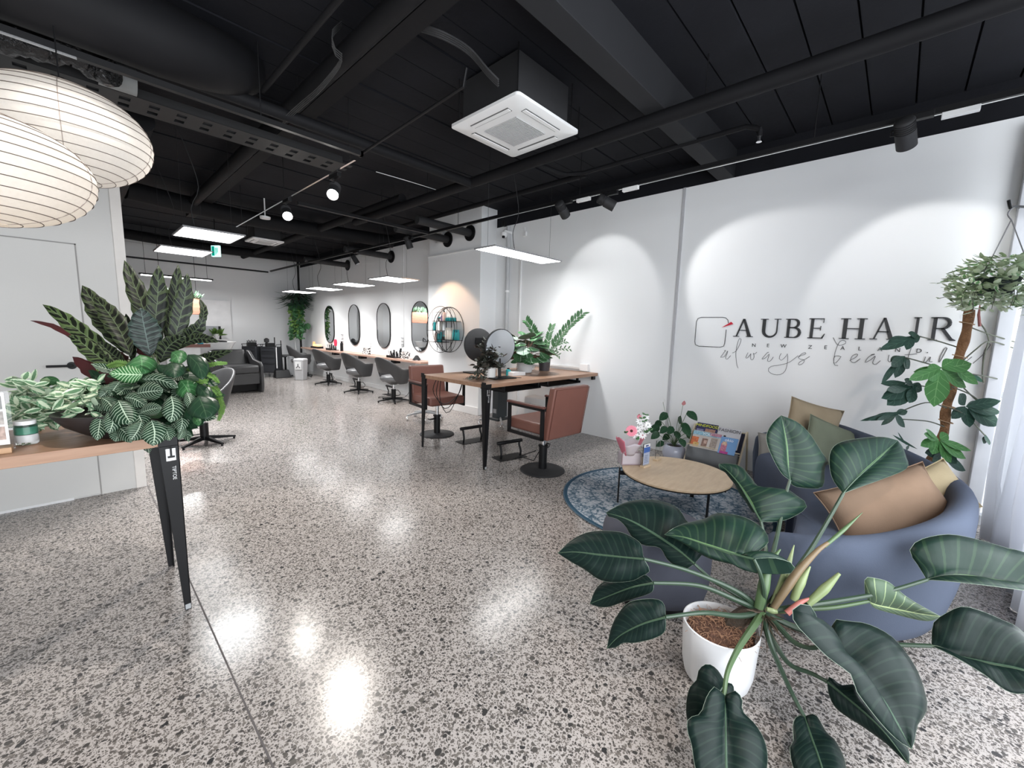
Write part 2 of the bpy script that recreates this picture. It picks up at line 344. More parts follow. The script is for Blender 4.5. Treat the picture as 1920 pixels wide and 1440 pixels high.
# large duct, upper left
def xd(px, py, z): return at(px, py, z=z).y
yd = xd(250, 70, 3.0)
b = MB().tube(cr([(-3.8, yd, 3.08), (-.1, yd, 3.06), (.45, yd+.02, 3.06), (.75, yd+.1, 3.1), (.95, yd+.3, 3.22), (1.0, yd+.45, 3.35)], 26), [.2]*20+[.2, .2, .19, .18, .17, .16], 28)
tag(b.build('supply_duct', DUCTM), 'fat black air duct ending in a bend above the lanterns', 'duct')
for zz, yy, nm, lab in ((2.98, xd(420, 160, 2.98)+.1, 'pipe_run', 'black pipe crossing under the fat duct above the lanterns'), ):
    tag(MB().tube([(-3.8, yy, zz), (px_, yy, zz)], .045, 12).build(nm, DUCTM), lab, 'pipe')
# perforated tray with slots
yt = xd(345, 225, 2.96); b = MB(); x = -3.6
b.box(-3.8, 1.9, yt-.15, yt-.145, 2.96, 3.02).box(-3.8, 1.9, yt+.145, yt+.15, 2.96, 3.02)
while x < 1.9:
    b.box(x, x+.10, yt-.15, yt+.15, 2.958, 2.962); b.box(x+.10, x+.16, yt-.15, yt-.09, 2.958, 2.962).box(x+.10, x+.16, yt-.03, yt+.03, 2.958, 2.962).box(x+.10, x+.16, yt+.09, yt+.15, 2.958, 2.962); x += .16
o = tag(b.build('perforated_tray', mat('galvanised_dark', (.014, .014, .015), .6, 0), smooth=False), 'slotted black cable tray crossing behind the paper lanterns', 'cable tray')
b = MB()
for k in range(4): b.tube([(-3.7+.0*k, yt-.08+k*.045, 2.975), (-1, yt-.06+k*.04, 2.98), (1.85, yt-.08+k*.045, 2.975)], .008, 6)
b.build('cable_bundle', BLKM, o)
yf = xd(100, 95, 3.0)
pts = [Vector((-3.6+.03*i, yf+.03*math.sin(i*.9), 3.0+.025*math.sin(i*.37))) for i in range(int((.35+3.6)/.03))]
tag(MB().tube(pts, [.075+.012*(i % 2) for i in range(len(pts))], 14).build('flexible_duct', mat('foil_black', (.05, .05, .052), .22, .8, bump=.8, bsc=40, bd=.02), smooth=False), 'crinkled black foil flexible duct above the upper lantern', 'duct')
q = at(222, 150, z=3.02)
tag(MB().tube([q+Vector((-.1, 0, .02)), q+Vector((.09, 0, .02))], .085, 22).build('duct_collar', mat('light_grey_sleeve', (.25, .26, .26), .6)), 'short light grey round duct collar behind the upper lantern', 'duct')
# loose cables looping down from the ceiling
for pts_, lab in (([(640, 40, 3.28), (622, 60, 3.1), (628, 90, 3.05), (640, 108, 3.05), (600, 160, 3.0), (560, 195, 3.0), (530, 222, 2.95)], 'bundle of grey cables drooping between the pipes mid ceiling'),
                  ([(705, 322, 3.1), (770, 341, 3.06), (840, 363, 3.08)], 'white cable slung under the ceiling beside the thick main'),
                  ([(770, 40, 3.25), (830, 60, 3.2), (880, 90, 3.2), (915, 130, 3.1), (935, 150, 3.05)], 'black hoses curving down to the near air conditioner')):
    c = WHT if 'white' in lab else BLKM; b = MB()
    for k in range(1 if 'white' in lab else 4):
        P3 = cr([at(a, bb+k*4, z=zz-.004*k) for a, bb, zz in pts_], 24); b.tube(P3, .0035 if 'hoses' not in lab else .008, 6)
    tag(b.build('cable', c if 'grey' not in lab else mat('grey_cable', (.035, .035, .036), .6)), lab, 'cable')
# far ceiling clutter: cross ducts
for (y, z, x0, x1, r, lab) in ((7.6, 3.1, .6, 4.5, .12, 'black cross duct above the nearest panel lights'), (11.4, 3.1, .8, 4.5, .1, 'black cross duct closest to the far wall')):
    tag(MB().tube(cr([(x0, y, z), (x0+.8*(x1-x0)*.5, y+.25, z-.02), (x1, y, z)], 16), r, 16).build('cross_duct', DUCTM), lab, 'duct')
for y, z, lab in ((5.18, 2.93, 'black duct stub with round flange on the pillar, nearer one'), (5.75, 2.9, 'black duct stub with round flange on the pillar, farther one'), (7.9, 2.86, 'black duct stub with round flange above the nearest oval mirror'), (9.9, 2.86, 'black duct stub with round flange above the middle oval mirrors')):
    xe = 4.462 if y < 6.2 else 4.658
    b = MB().tube([(xe-1.0, y, z), (xe-.02, y, z)], .06, 16); o = tag(b.build('duct_stub', BLKM), lab, 'duct')
    MB().lathe([(.125, 0), (.125, .018)], M=Matrix.Rotation(R_(90), 3, 'Y'), c=(xe-.019, y, z), n=28).build('flange', BLK, o)
# ---------------- lighting tracks ----------------
TXR = 3.74
def track(b, p0, p1):
    p0 = Vector(p0); p1 = Vector(p1)
    if abs(p0.x-p1.x) < .01: b.box(p0.x-.018, p0.x+.018, p0.y, p1.y, p0.z, p0.z+.035)
    else: b.box(p0.x, p1.x, p0.y-.018, p0.y+.018, p0.z, p0.z+.035)
def hang(o, pts):
    for p in pts:
        b = MB(); rod(b, p[0], p[1], 2.82, 3.31, .0035); b.build('hanger', BLK, o)
b = MB(); track(b, (TXR, -1.2, 2.79), (TXR, 12.5, 2.79)); o = tag(b.build('lighting_track', BLK, smooth=False), 'long black lighting track parallel to the white sign wall', 'lighting track'); hang(o, [(TXR, y) for y in (.6, 2.6, 4.6, 6.6, 8.6, 10.6)])
MB().box(TXR-.007, TXR+.007, -1.1, 4.2, 2.786, 2.79).build('conductor_rail', CHR, o, smooth=False)
b = MB(); track(b, (1.72, 3.39, 2.79), (1.74, 7.3, 2.79)); o = tag(b.build('lighting_track', BLK, smooth=False), 'short black lighting track carrying the two lit spots', 'lighting track'); hang(o, [(1.73, y) for y in (3.6, 5.2, 6.9)])
MB().box(1.722, 1.738, 3.5, 7.2, 2.786, 2.79).build('conductor_rail', CHR, o, smooth=False)
b = MB(); track(b, (-3.8, 3.39, 2.79), (1.74, 3.39, 2.79)); o = tag(b.build('lighting_track', BLK, smooth=False), 'black lighting track crossing above the paper lanterns', 'lighting track'); hang(o, [(x, 3.39) for x in (-2, -.4, 1.0)])
MB().box(-3.7, .12, 3.383, 3.397, 2.786, 2.79).build('conductor_rail', CHR, o, smooth=False)
b = MB(); track(b, (1.9, 5.28, 2.79), (TXR, 5.28, 2.79)); tag(b.build('lighting_track', BLK, smooth=False), 'black cross track meeting the long wall track at a T', 'lighting track')
b = MB(); track(b, (-3.7, 12.7, 2.78), (TXR, 12.7, 2.78)); tag(b.build('lighting_track', BLK, smooth=False), 'black track along the far white wall', 'lighting track')
b = MB(); track(b, (TXR, -.62, 2.8), (4.3, -.62, 2.8)); tag(b.build('lighting_track', WHT, smooth=False), 'pale track section at the curtain corner, upper right', 'lighting track')
def spotlight(pos, aim, label, lit=False, big=1.0, grp=None):
    pos = Vector(pos); o = thing('track_spotlight', label, 'spotlight', pos, 0, grp); b = MB()
    z0 = pos.z; zt = 2.79
    MB().box(pos.x-.02, pos.x+.02, pos.y-.12, pos.y+.06, zt-.032, zt+.004).build('adapter', BLK, o, smooth=False, bevel=.003)
    d = (Vector(aim)-pos).normalized(); M = d.to_track_quat('Z', 'Y').to_matrix(); s = big
    MB().tube([(pos.x, pos.y, zt-.03), (pos.x, pos.y, zt-.06), (pos.x, pos.y+.062*s, zt-.065), (pos.x, pos.y+.062*s, z0), (pos.x, pos.y+.04*s, z0)], .006, 8).build('bracket', BLK, o)
    prof = [(.0, -.085), (.035, -.083), (.045, -.075)]
    for k in range(5): prof += [(.047, -.07+k*.012), (.041, -.068+k*.012), (.041, -.062+k*.012), (.047, -.06+k*.012)]
    prof += [(.047, 0), (.047, .085), (.043, .085), (.040, .05), (.0, .048)]
    MB().lathe([(a*s, z*s) for a, z in prof], M=M, c=pos, n=26).build('housing', BLKM, o)
    MB().lathe([(.0, .052*s), (.038*s, .052*s), (.038*s, .056*s), (0, .056*s)], M=M, c=pos, n=22).build('lens', emis('spot_lens_lit', (1, .97, .92), 60) if lit else emis('spot_lens', (1, 1, 1), 12), o)
for i, (p, t, e, a, c) in enumerate(SPOTS[:6]):
    v = (Vector(t)-Vector(p)).normalized()
    lab = ['black track spotlight at the left of the pair before the sign wall', 'black track spotlight at the right of the pair, angled to the sign', 'black ribbed track spotlight at the curtain end of the track', 'black track spotlight nearest the peach lit pillar',
           'lit track spotlight, nearer of the glowing two', 'lit track spotlight, farther of the glowing two'][i]
    spotlight(Vector(p)-v*.09, t, lab, i in (4, 5), 1.15 if i in (4, 5) else 1.1)
spotlight((3.72, 7.6, 2.64), (4.3, 7.2, 1.5), 'black track spotlight left of the pillar, second from it')
spotlight((.9, -.6, 2.64), (2.6, .1, 0), 'black track spotlight beside the shop front', False)
o = tag(MB().tube([(.36, 2.45, 3.17), (.36, 2.45, 3.31)], .05, 18).build('ceiling_downlight', BLK), 'black cylinder downlight on the ceiling straight above the reception counter', 'downlight')
# wide dark box at the near spots (drivers)
for y, lab in ((2.02, 'white driver box on the track right of the paired spotlights'), (2.55, 'small white driver box between the paired spotlights'), (-.12, 'white driver box on the track above the sign')):
    tag(MB().box(TXR-.018, TXR+.018, y-.08, y+.08, 2.755, 2.789).build('track_driver', WHT, smooth=False, bevel=.003), lab, 'driver')
# ---------------- panel lights ----------------
def panel(x0, x1, y0, y1, z, lab, power=0, cords=2, grp='suspended panel lights'):
    cx, cy = (x0+x1)/2, (y0+y1)/2; o = thing('panel_light', lab, 'ceiling light', (cx, cy, z), 0, grp)
    MB().box(x0, x1, y0, y1, z, z+.012).box(x0, x1, y0, y0+.012, z-.004, z).box(x0, x1, y1-.012, y1, z-.004, z).box(x0, x0+.012, y0, y1, z-.004, z).box(x1-.012, x1, y0, y1, z-.004, z).build('panel_frame', mat('panel_frame_grey', (.3, .3, .31), .4) if not bpy.data.materials.get('panel_frame_grey') else bpy.data.materials['panel_frame_grey'], o, smooth=False)
    MB().box(x0+.012, x1-.012, y0+.012, y1-.012, z-.003, z+.001).build('diffuser', EMW, o, smooth=False)
    for x in (x0+.05, x1-.05): MB().tube([(x, cy, z+.01), (x, cy, 3.31)], .0016, 5).build('suspension_wire', BLKM, o)
    b = MB(); b.tube(cr([(cx-.1, cy, z+.01), (cx-.13, cy+.02, z+.25), (cx-.06, cy, z+.5), (cx-.2, cy, 3.3)], 14), .004, 6)
    b.build('power_lead', BLKM, o)
    area('panel_beam', (cx, cy, z-.02), (0, 0, 0), x1-x0-.02, y1-y0-.02, power, spread=125)
panel(3.16, 4.36, 3.26, 3.60, 2.3, 'long white LED panel hanging over the wooden styling table', 9, grp=None)
for (x0, x1, yc, z, lab) in ((.78, 1.30, 5.38, 2.3, 'bright LED panel nearest the paper lanterns'), (.78, 1.31, 6.88, 2.3, 'LED panel second from the paper lanterns, left row'),
        (3.42, 4.02, 6.25, 2.19, 'LED panel nearest the pillar in the mirror row'), (3.47, 4.05, 7.75, 2.19, 'LED panel second from the pillar in the mirror row'), (3.52, 4.1, 9.25, 2.19, 'LED panel third from the pillar in the mirror row'), (3.52, 4.12, 10.75, 2.19, 'LED panel farthest from the pillar in the mirror row')):
    panel(x0, x1, yc-.31, yc+.31, z, lab, 28 if x0 < 2 else 14)
for x0, x1, y, lab in ((.95, 2.15, 11.0, 'long thin tube light before the far white wall'), ):
    o = thing('tube_light', lab, 'ceiling light', ((x0+x1)/2, y, 2.28)); MB().box(x0, x1, y-.05, y+.05, 2.3, 2.33).build('housing', BLKM, o, smooth=False, bevel=.01)
    MB().box(x0+.03, x1-.03, y-.045, y+.045, 2.285, 2.302).build('diffuser', EMW, o, smooth=False, bevel=.01)
    for x in (x0+.1, x1-.1): b = MB(); rod(b, x, y, 2.33, 3.31, .003); b.build('suspension_wire', BLK, o)
    area('tube_beam', ((x0+x1)/2, y, 2.27), (0, 0, 0), 1.1, .08, 40)
# ---------------- air conditioners ----------------
def cassette(x0, x1, y0, y1, z, lab):
    cx, cy = (x0+x1)/2, (y0+y1)/2; o = thing('air_conditioner', lab, 'air conditioner', (cx, cy, z)); h = (x1-x0)/2; k = h/.36
    def rr(s, zz, r=.03, nn=5):
        out = []
        for qx, qy, a0 in ((1, 1, 0), (-1, 1, 90), (-1, -1, 180), (1, -1, 270)):
            for i in range(nn): a = R_(a0+90*i/(nn-1)); out.append(Vector((cx+qx*(s-r)+r*math.cos(a), cy+qy*(s-r)+r*math.sin(a), zz)))
        return out
    b = MB().grid([rr(h, z), rr(h, z+.02), rr(h*.7, z+.035)], wrap=True).grid([rr(h*.60, z-.012), rr(h*.66, z-.012), rr(h*.97, z-.004), rr(h, z+.0)], wrap=True)
    b.add(rr(h*.60, z-.012), [tuple(range(20))[::-1]]); b.build('fascia', WHT, o)
    MB().box(cx-h*.8, cx+h*.8, cy-h*.8, cy+h*.8, z+.03, 3.28).build('body', BLKM, o, smooth=False)
    g = MB().box(cx-h*.47, cx+h*.47, cy-h*.47, cy+h*.47, z-.0135, z-.012).build('intake_grille', mat('grille_back', (.33, .33, .34), .6) if not bpy.data.materials.get('grille_back') else bpy.data.materials['grille_back'], o, smooth=False); b = MB()
    n = 22
    for i in range(n): yy = cy-h*.46+i*h*.92/(n-1); b.box(cx-h*.47, cx+h*.47, yy-.004*k, yy+.004*k, z-.018, z-.0134)
    for i in range(9): xx = cx-h*.46+i*h*.92/8; b.box(xx-.002, xx+.002, cy-h*.47, cy+h*.47, z-.0165, z-.0134)
    b.build('louvre', GREYP if False else mat('grille_slat', (.5, .5, .5), .5), g, smooth=False)
    for sx, sy in ((1, 0), (-1, 0), (0, 1), (0, -1)):
        if sx: e = (cx+sx*h*.74-.024*k, cx+sx*h*.74+.024*k, cy-h*.55, cy+h*.55); f = (cx+sx*h*.755-.012*k, cx+sx*h*.755+.02*k, cy-h*.54, cy+h*.54)
        else: e = (cx-h*.55, cx+h*.55, cy+sy*h*.74-.024*k, cy+sy*h*.74+.024*k); f = (cx-h*.54, cx+h*.54, cy+sy*h*.755-.012*k, cy+sy*h*.755+.02*k)
        s = MB().box(*e, z-.0125, z-.008).build('air_outlet', mat('outlet_dark', (.10, .10, .10), .6) if not bpy.data.materials.get('outlet_dark') else bpy.data.materials['outlet_dark'], o, smooth=False)
        MB().box(*f, z-.017, z-.0125).build('flap', WHT, s, smooth=False)
    for sx in (-1, 1):
        for sy in (-1, 1): b = MB(); rod(b, cx+sx*h*.86, cy+sy*h*.86, z+.03, 3.31, .005); b.build('threaded_rod', BLK, o)
cassette(2.185-.065+.0, 2.9-.065, 2.0, 2.72, 2.95, 'white square ceiling cassette air conditioner nearest the viewer')
cassette(2.28, 2.8, 8.45, 9.05, 2.9, 'small white cassette air conditioner at the back, beside the panel light')
# exit sign, smoke detectors
q = at(405, 471, z=2.72)
o = thing('exit_sign', 'green and white running man exit sign hanging by the far panel lights', 'exit sign', q)
MB().box(q.x-.085, q.x+.085, q.y-.02, q.y+.02, q.z-.1, q.z+.1, rz=R_(-58), c=q).build('sign_box', emis('exit_white', (.55, .9, .85), 1.0), o, smooth=False)
MB().tube([(q.x, q.y, q.z+.1), (q.x, q.y, 3.3)], .008, 6).build('hanger', BLK, o)
M = Matrix.Rotation(R_(-58), 3, 'Z'); b = MB()
def rb(b, x0, x1, z0, z1):
    P = [M@Vector((x, yy, zz))+q for zz in (z0, z1) for x, yy in ((x0, -.024), (x1, -.024), (x1, -.021), (x0, -.021))]; b.hexa(P)
rb(b, -.07, -.01, -.085, .085)
for k in range(3): rb(b, .005+k*.022, .016+k*.022, -.07+.02*k, .06)
b.build('pictogram', emis('exit_green', (.0, .35, .25), .5), o, smooth=False)
q = at(500+24/3, 1237/3, z=3.0)
tag(MB().lathe([(0, .0), (.05, 0), (.07, -.0), (.075, .03), (.0, .04)][1:], c=(q.x-.08, q.y, q.z), n=24).tube([(q.x-.08, q.y, q.z+.03), (q.x-.08, q.y, 3.3)], .01).build('smoke_detector', WHT), 'white round detector on the black ceiling above the far cassette', 'smoke detector')
# security camera near the pillar, wall pipes, power rail
q = at(945, 440, x=4.62)
o = thing('security_camera', 'small white dome security camera near the ceiling right of the pillar', 'camera', q)
MB().tube([(4.79, q.y, q.z+.06), (q.x, q.y, q.z+.06), (q.x, q.y, q.z+.03)], .02).lathe([(.05, .03), (.055, 0), (.04, -.04), (.0, -.055)], c=q, n=22).build('dome', WHT, o)
MB().lathe([(.001, -.056), (.022, -.05), (.024, -.03), (.02, -.02)], c=q+Vector((-.03, -.02, -.005)), n=16).build('lens', BLK, o)
MB().box(q.x-.03, q.x+.03, q.y-.03, q.y+.03, q.z+.12, q.z+.2).build('black_box', BLK, o, smooth=False, bevel=.008)
qy = at(949, 600, x=4.74).y
o = tag(MB().tube([(4.745, qy, .02), (4.745, qy, 3.0)], .032, 16).build('wall_pipe', mat('pipe_grey_paint', (.55, .56, .57), .5)), 'white painted vertical pipe in the recess beside the pillar', 'pipe')
MB().lathe([(.037, 0), (.037, .03)], c=(4.745, qy, 2.0), n=18).lathe([(.037, 0), (.037, .03)], c=(4.745, qy, 1.0), n=18).build('pipe_clip', WHT, o)
qy = at(974, 560, x=4.77).y
tag(MB().box(4.765, 4.79, qy-.014, qy+.014, .02, 2.6).build('cable_duct', WHT, smooth=False, bevel=.002), 'slim white vertical conduit right of the wall pipe', 'conduit')
a = at(1048, 684, x=W); c = at(1098, 690, x=W)
o = thing('power_outlet_rail', 'white horizontal power rail with socket on the wall over the styling table', 'power outlet', ((4.77, c.y, a.z)))
MB().box(4.765, 4.789, c.y, qy-.05, a.z-.03, a.z+.0).build('rail', WHT, o, smooth=False, bevel=.002)
MB().box(4.745, 4.789, c.y-.06, c.y+.07, a.z-.05, a.z+.045).build('socket_plate', WHT, o, smooth=False, bevel=.004)
q = at(750/6*1+900-8, 0, x=W) if False else at(985, 439, x=W)
tag(MB().box(4.76, 4.79, q.y-.03, q.y+.03, q.z-.03, q.z+.03).tube([(4.775, q.y, q.z), (4.775, q.y, 2.95)], .006, 6).build('junction_box', WHT, smooth=False), 'small white junction box with cable high on the wall near the dome camera', 'junction box')
q = at(826, 456, x=4.44)
tag(MB().box(4.40, 4.464, q.y-.09, q.y+.09, q.z-.0, q.z+.16).build('control_box', mat('box_grey', (.6, .6, .6), .5), smooth=False, bevel=.004), 'grey white box standing on the pillar ledge', 'box')
# ================= styling table and the brown chairs =================
def tiptoe(o, x, y, sx, sy, h, name='leg', lab=None):
    """flat folded steel leg: two tapering flanges meeting in an L, with clamp plate"""
    b = MB(); w1, w0, t = .075, .026, .005
    for ax in (0, 1):
        P = []
        for z, w in ((0, w0), (h, w1)):
            if ax == 0: q = [(0, 0), (sx*w, 0), (sx*w, sy*t), (0, sy*t)]
            else: q = [(0, 0), (sx*t, 0), (sx*t, sy*w), (0, sy*w)]
            P += [Vector((x+a, y+c, z)) for a, c in q]
        b.hexa(P)
    b.box(*sorted((x-sx*.006, x)), *sorted((y, y+sy*.06)), h-.03, h+.018).box(*sorted((x, x+sx*.085)), *sorted((y, y+sy*.085)), h-.046, h-.041)
    l = b.build(name, BLK, o, smooth=False, bevel=.0015)
    MB().box(*sorted((x+sx*.012, x+sx*.05)), *sorted((y-sy*.004, y)), h-.115, h-.055).build('clamp_plate', mat('clamp_steel', (.55, .55, .55), .35, .9) if not bpy.data.materials.get('clamp_steel') else bpy.data.materials['clamp_steel'], l, smooth=False, bevel=.002)
    MB().box(*sorted((x+sx*.027, x+sx*.034)), *sorted((y-sy*.010, y-sy*.004)), h-.09, h-.05).box(*sorted((x+sx*.018, x+sx*.043)), *sorted((y-sy*.010, y-sy*.004)), h-.098, h-.09).build('clamp_bolt', BLK, l, smooth=False)
    MB().box(*sorted((x+sx*.002, x+sx*.024)), *sorted((y-sy*.003, y+sy*.0)), .004, .03).build('foot_pad', GREYP, l, smooth=False, bevel=.002)
    return l
def textmesh(txt, size, ext=.0006, sp=1.0):
    c = bpy.data.curves.new('txt', 'FONT'); c.body = txt; c.size = size; c.extrude = ext; c.align_x = 'CENTER'; c.align_y = 'CENTER'; c.space_character = sp
    o = bpy.data.objects.new('t', c); COL.objects.link(o); dg = bpy.context.evaluated_depsgraph_get(); dg.update()
    me = bpy.data.meshes.new_from_object(o.evaluated_get(dg)); bpy.data.objects.remove(o); me.materials.clear(); return me
def place_text(name, txt, size, loc, M, m, parent=None, sp=1.0, ext=.0006):
    me = textmesh(txt, size, ext, sp); me.transform(M.to_4x4()); off = Vector(loc)-(Vector(parent.location) if parent else Vector())
    if parent and parent.parent: off -= Vector(parent.parent.location)
    me.transform(Matrix.Translation(off)); me.materials.append(m); o = bpy.data.objects.new(name, me); COL.objects.link(o)
    if parent: o.parent = parent
    return o
def axes(rt, up): rt = Vector(rt).normalized(); up = Vector(up).normalized(); n = rt.cross(up); return Matrix((rt, up, n)).transposed()
LTXT = mat('pale_print', (.6, .6, .6), .5)
TX0, TX1, TY0, TY1, TZ = 2.73, 4.785, 2.90, 3.99, .868
o = thing('styling_table', 'wooden styling table on black tapered legs against the white wall', 'table', (TX0, TY0, 0))
MB().box(TX0, TX1, TY0, TY1, TZ-.04, TZ).build('table_top', OAK, o, smooth=False, bevel=.002)
l1 = tiptoe(o, TX0-.004, TY0-.004, 1, 1, TZ-.0); l2 = tiptoe(o, TX0-.004, TY1+.004, 1, -1, TZ-.0)
place_text('leg_lettering', 'TIPTOE', .022, (TX0+.03, TY0-.006, .72), axes((0, 0, -1), (1, 0, 0)), LTXT, l1)
MB().lathe([(.03, 0), (.03, .003), (.024, .004)], c=(3.45, 3.12, TZ-.001), n=20).build('cable_grommet', BLK, o)
MB().box(4.70, 4.76, TY0+.02, TY0+.05, TZ-.09, TZ-.04).build('wall_bracket', BLK, o, smooth=False)
def tray(x0, x1, y0, y1, lab):
    o = thing('under_table_tray', lab, 'tray', (x0, y0, TZ-.12))
    z = TZ-.11; MB().box(x0, x1, y0, y1, z, z+.006).box(x0, x0+.006, y0, y1, z, z+.03).box(x1-.006, x1, y0, y1, z, z+.03).box(x0, x1, y1-.006, y1, z, z+.03).build('tray_shelf', BLK, o, smooth=False)
    b = MB()
    for x in (x0+.01, x1-.03): b.box(x, x+.02, y0+.02, y0+.05, z+.0, TZ-.04).box(x, x+.02, y1-.05, y1-.02, z, TZ-.04)
    b.build('tray_hanger', BLK, o, smooth=False)
    return o
tray(3.02, 3.62, TY0+.03, TY0+.40, 'black metal tray under the table, nearer the free end'); tray(3.75, 4.42, TY0+.03, TY0+.40, 'black metal tray under the table, nearer the wall')
def brown_chair(lab):
    o = thing('styling_chair', lab, 'chair', (0, 0, 0), 0, 'terracotta styling chairs')
    k = dict(world=False)
    # seat faces +y
    b = MB().box(-.25, .25, -.22, .28, .44, .545); b.build('seat', TAN, o, bevel=.022, seg=4, **k)
    P = [Vector((x, y, z)) for z, y0, y1 in ((.40, -.27, -.185), (.90, -.35, -.275)) for x, y in ((-.25, y0), (.25, y0), (.25, y1), (-.25, y1))]
    MB().hexa(P).build('backrest', TAN, o, bevel=.018, seg=4, **k)
    MB().tube([(-.235, -.28, .42), (-.235, -.355, .885), (.235, -.355, .885), (.235, -.28, .42)], .004, 6).build('piping', mat('brown_piping', (.16, .06, .045), .5) if not bpy.data.materials.get('brown_piping') else bpy.data.materials['brown_piping'], o, **k)
    for s in (-1, 1):
        x = s*.275; b = MB()
        b.box(x-.012, x+.012, .20, .235, .40, .70).box(x-.012, x+.012, -.245, -.21, .40, .70).box(x-.012, x+.012, -.245, .235, .40, .43).box(x-.012, x+.012, -.245, .235, .675, .70)
        f = b.build('arm_frame', BLK, o, smooth=False, bevel=.002, **k)
        MB().box(x-.02, x+.02, -.25, .245, .70, .722).build('arm_pad', mat('arm_pad_brown', (.14, .055, .045), .4) if not bpy.data.materials.get('arm_pad_brown') else bpy.data.materials['arm_pad_brown'], o, bevel=.006, **k)
    MB().box(-.16, .16, -.16, .16, .415, .44).build('under_plate', BLK, o, smooth=False, **k)
    MB().cyl((0, 0), .024, .25, .42, 18).build('lift_column', CHR, o, **k)
    MB().cyl((0, 0), .042, .012, .27, 22).lathe([(.05, .25), (.05, .265)], n=22).build('pump_sleeve', BLK, o, **k)
    MB().tube([(.04, 0, .22), (.11, .02, .22), (.16, .05, .235), (.155, .09, .235), (.10, .06, .225), (.04, .03, .22)], .006, 8).build('pump_lever', BLK, o, **k)
    MB().lathe([(.0, 0), (.225, 0), (.228, .006), (.222, .012), (.06, .016), (.05, .024), (0, .024)], n=48).build('base_disc', BLKM, o, **k)
    return o
c1 = brown_chair('terracotta styling chair seen from behind on the near side of the table')
c1.location = (3.16, 2.50, 0); c1.rotation_euler = (0, 0, R_(-4))
dup(c1, (3.22, 4.36, 0), R_(180-8), 'terracotta styling chair beyond the table, its front towards the table')
def footrest(lab, grp='footrests'):
    o = thing('footrest', lab, 'footrest', (0, 0, 0), 0, grp); k = dict(world=False)
    MB().box(-.18, .18, -.09, .09, 0, .006).build('floor_plate', BLK, o, smooth=False, **k)
    for s in (-1, 1): MB().tube(cr([(s*.13, -.02, .006), (s*.13, -.03, .07), (s*.125, -.005, .13), (s*.13, 0, .17)], 10), .012, 10).build('post', BLK, o, **k)
    MB().tube([(-.165, 0, .178), (-.16, 0, .178), (.16, 0, .178), (.165, 0, .178)], [.016, .02, .02, .016], 12).build('foot_bar', BLK, o, **k)
    return o
f0 = footrest('black footrest on the floor in front of the near terracotta chair'); f0.location = (3.22, 3.02, 0); f0.rotation_euler = (0, 0, R_(-12))
f1 = dup(f0, (3.34, 3.80, 0), R_(-8), 'black footrest on the floor in front of the far terracotta chair')
tag(MB().tube([(3.13, 2.93, .012), (3.02, 2.75, .10), (3.12, 2.56, .2)], .005, 6).tube([(3.30, 2.93, .012), (3.26, 2.70, .03), (3.19, 2.56, .2)], .005, 6).build('pedal_linkage', BLK), 'thin black rods from the near footrest to the chair pump', 'rod')
# rolling bases under / behind the table
def starbase(o, r=.27, n=5, h=.11, m=BLK, cast=True, a0=0.3):
    for i in range(n):
        a = a0+2*PI*i/n; c, s = math.cos(a), math.sin(a)
        MB().tube([(.02*c, .02*s, h), (.5*r*c, .5*r*s, h-.012), (r*c, r*s, h-.04 if cast else .035)], [.022, .016, .012], 8).build('base_arm', m, o, world=False)
        if cast:
            M = Matrix.Rotation(a+1.2, 3, 'Z')@Matrix.Rotation(R_(90), 3, 'X')
            MB().lathe([(.03, -.012), (.033, -.008), (.033, .008), (.03, .012)], M=M, c=(r*c, r*s, .033), n=16).cyl((r*c, r*s), .008, .04, .075, 8).build('caster', CHR if m != BLK else GREYP, o, world=False)
        else: MB().cyl((r*c, r*s), .014, 0, .03, 10).build('foot', BLK, o, world=False)
o = thing('rolling_stool', 'grey rolling stool base with clear casters behind the far terracotta chair', 'stool', (3.62, 5.22, 0)); starbase(o, .27, 5, .12, GREYP)
MB().cyl((0, 0), .025, .1, .42, 14).build('column', CHR, o, world=False); MB().lathe([(.0, .42), (.16, .42), (.18, .44), (.18, .48), (.15, .5), (0, .5)], n=28).build('seat', GREYL, o, world=False)
o = thing('processing_trolley', 'black trolley with curved caster legs standing under the table', 'trolley', (4.22, 4.18, 0)); starbase(o, .30, 4, .13, GREYP, a0=.9)
MB().box(-.10, .10, -.06, .06, .1, .60).box(-.13, .13, -.09, .09, .09, .13).build('body', mat('trolley_dark', (.045, .055, .06), .5), o, world=False, bevel=.01)
MB().box(-.2, .2, -.15, .15, .60, .63).build('top', BLK, o, world=False, bevel=.006)
MB().box(-.108, -.1, -.03, .03, .2, .26).build('control_panel', GREYP, o, world=False)
tag(MB().box(4.50, 4.74, 3.55, 3.95, 0, .44).build('storage_box', WHT, smooth=False, bevel=.01), 'white box standing under the table against the wall', 'box')
q = Vector((3.08, 3.98, .8)); b = MB()
for k in range(3): b.tube(cr([(2.90+.03*k, 3.93, .82), (2.86+.05*k, 3.95, .66-.05*k), (2.98+.03*k, 3.9, .5-.06*k), (3.12, 3.8, .62), (3.15, 3.75, .82)], 18), .0045, 6)
tag(b.build('hanging_cable', BLK), 'black cables sagging below the far edge of the table', 'cable')
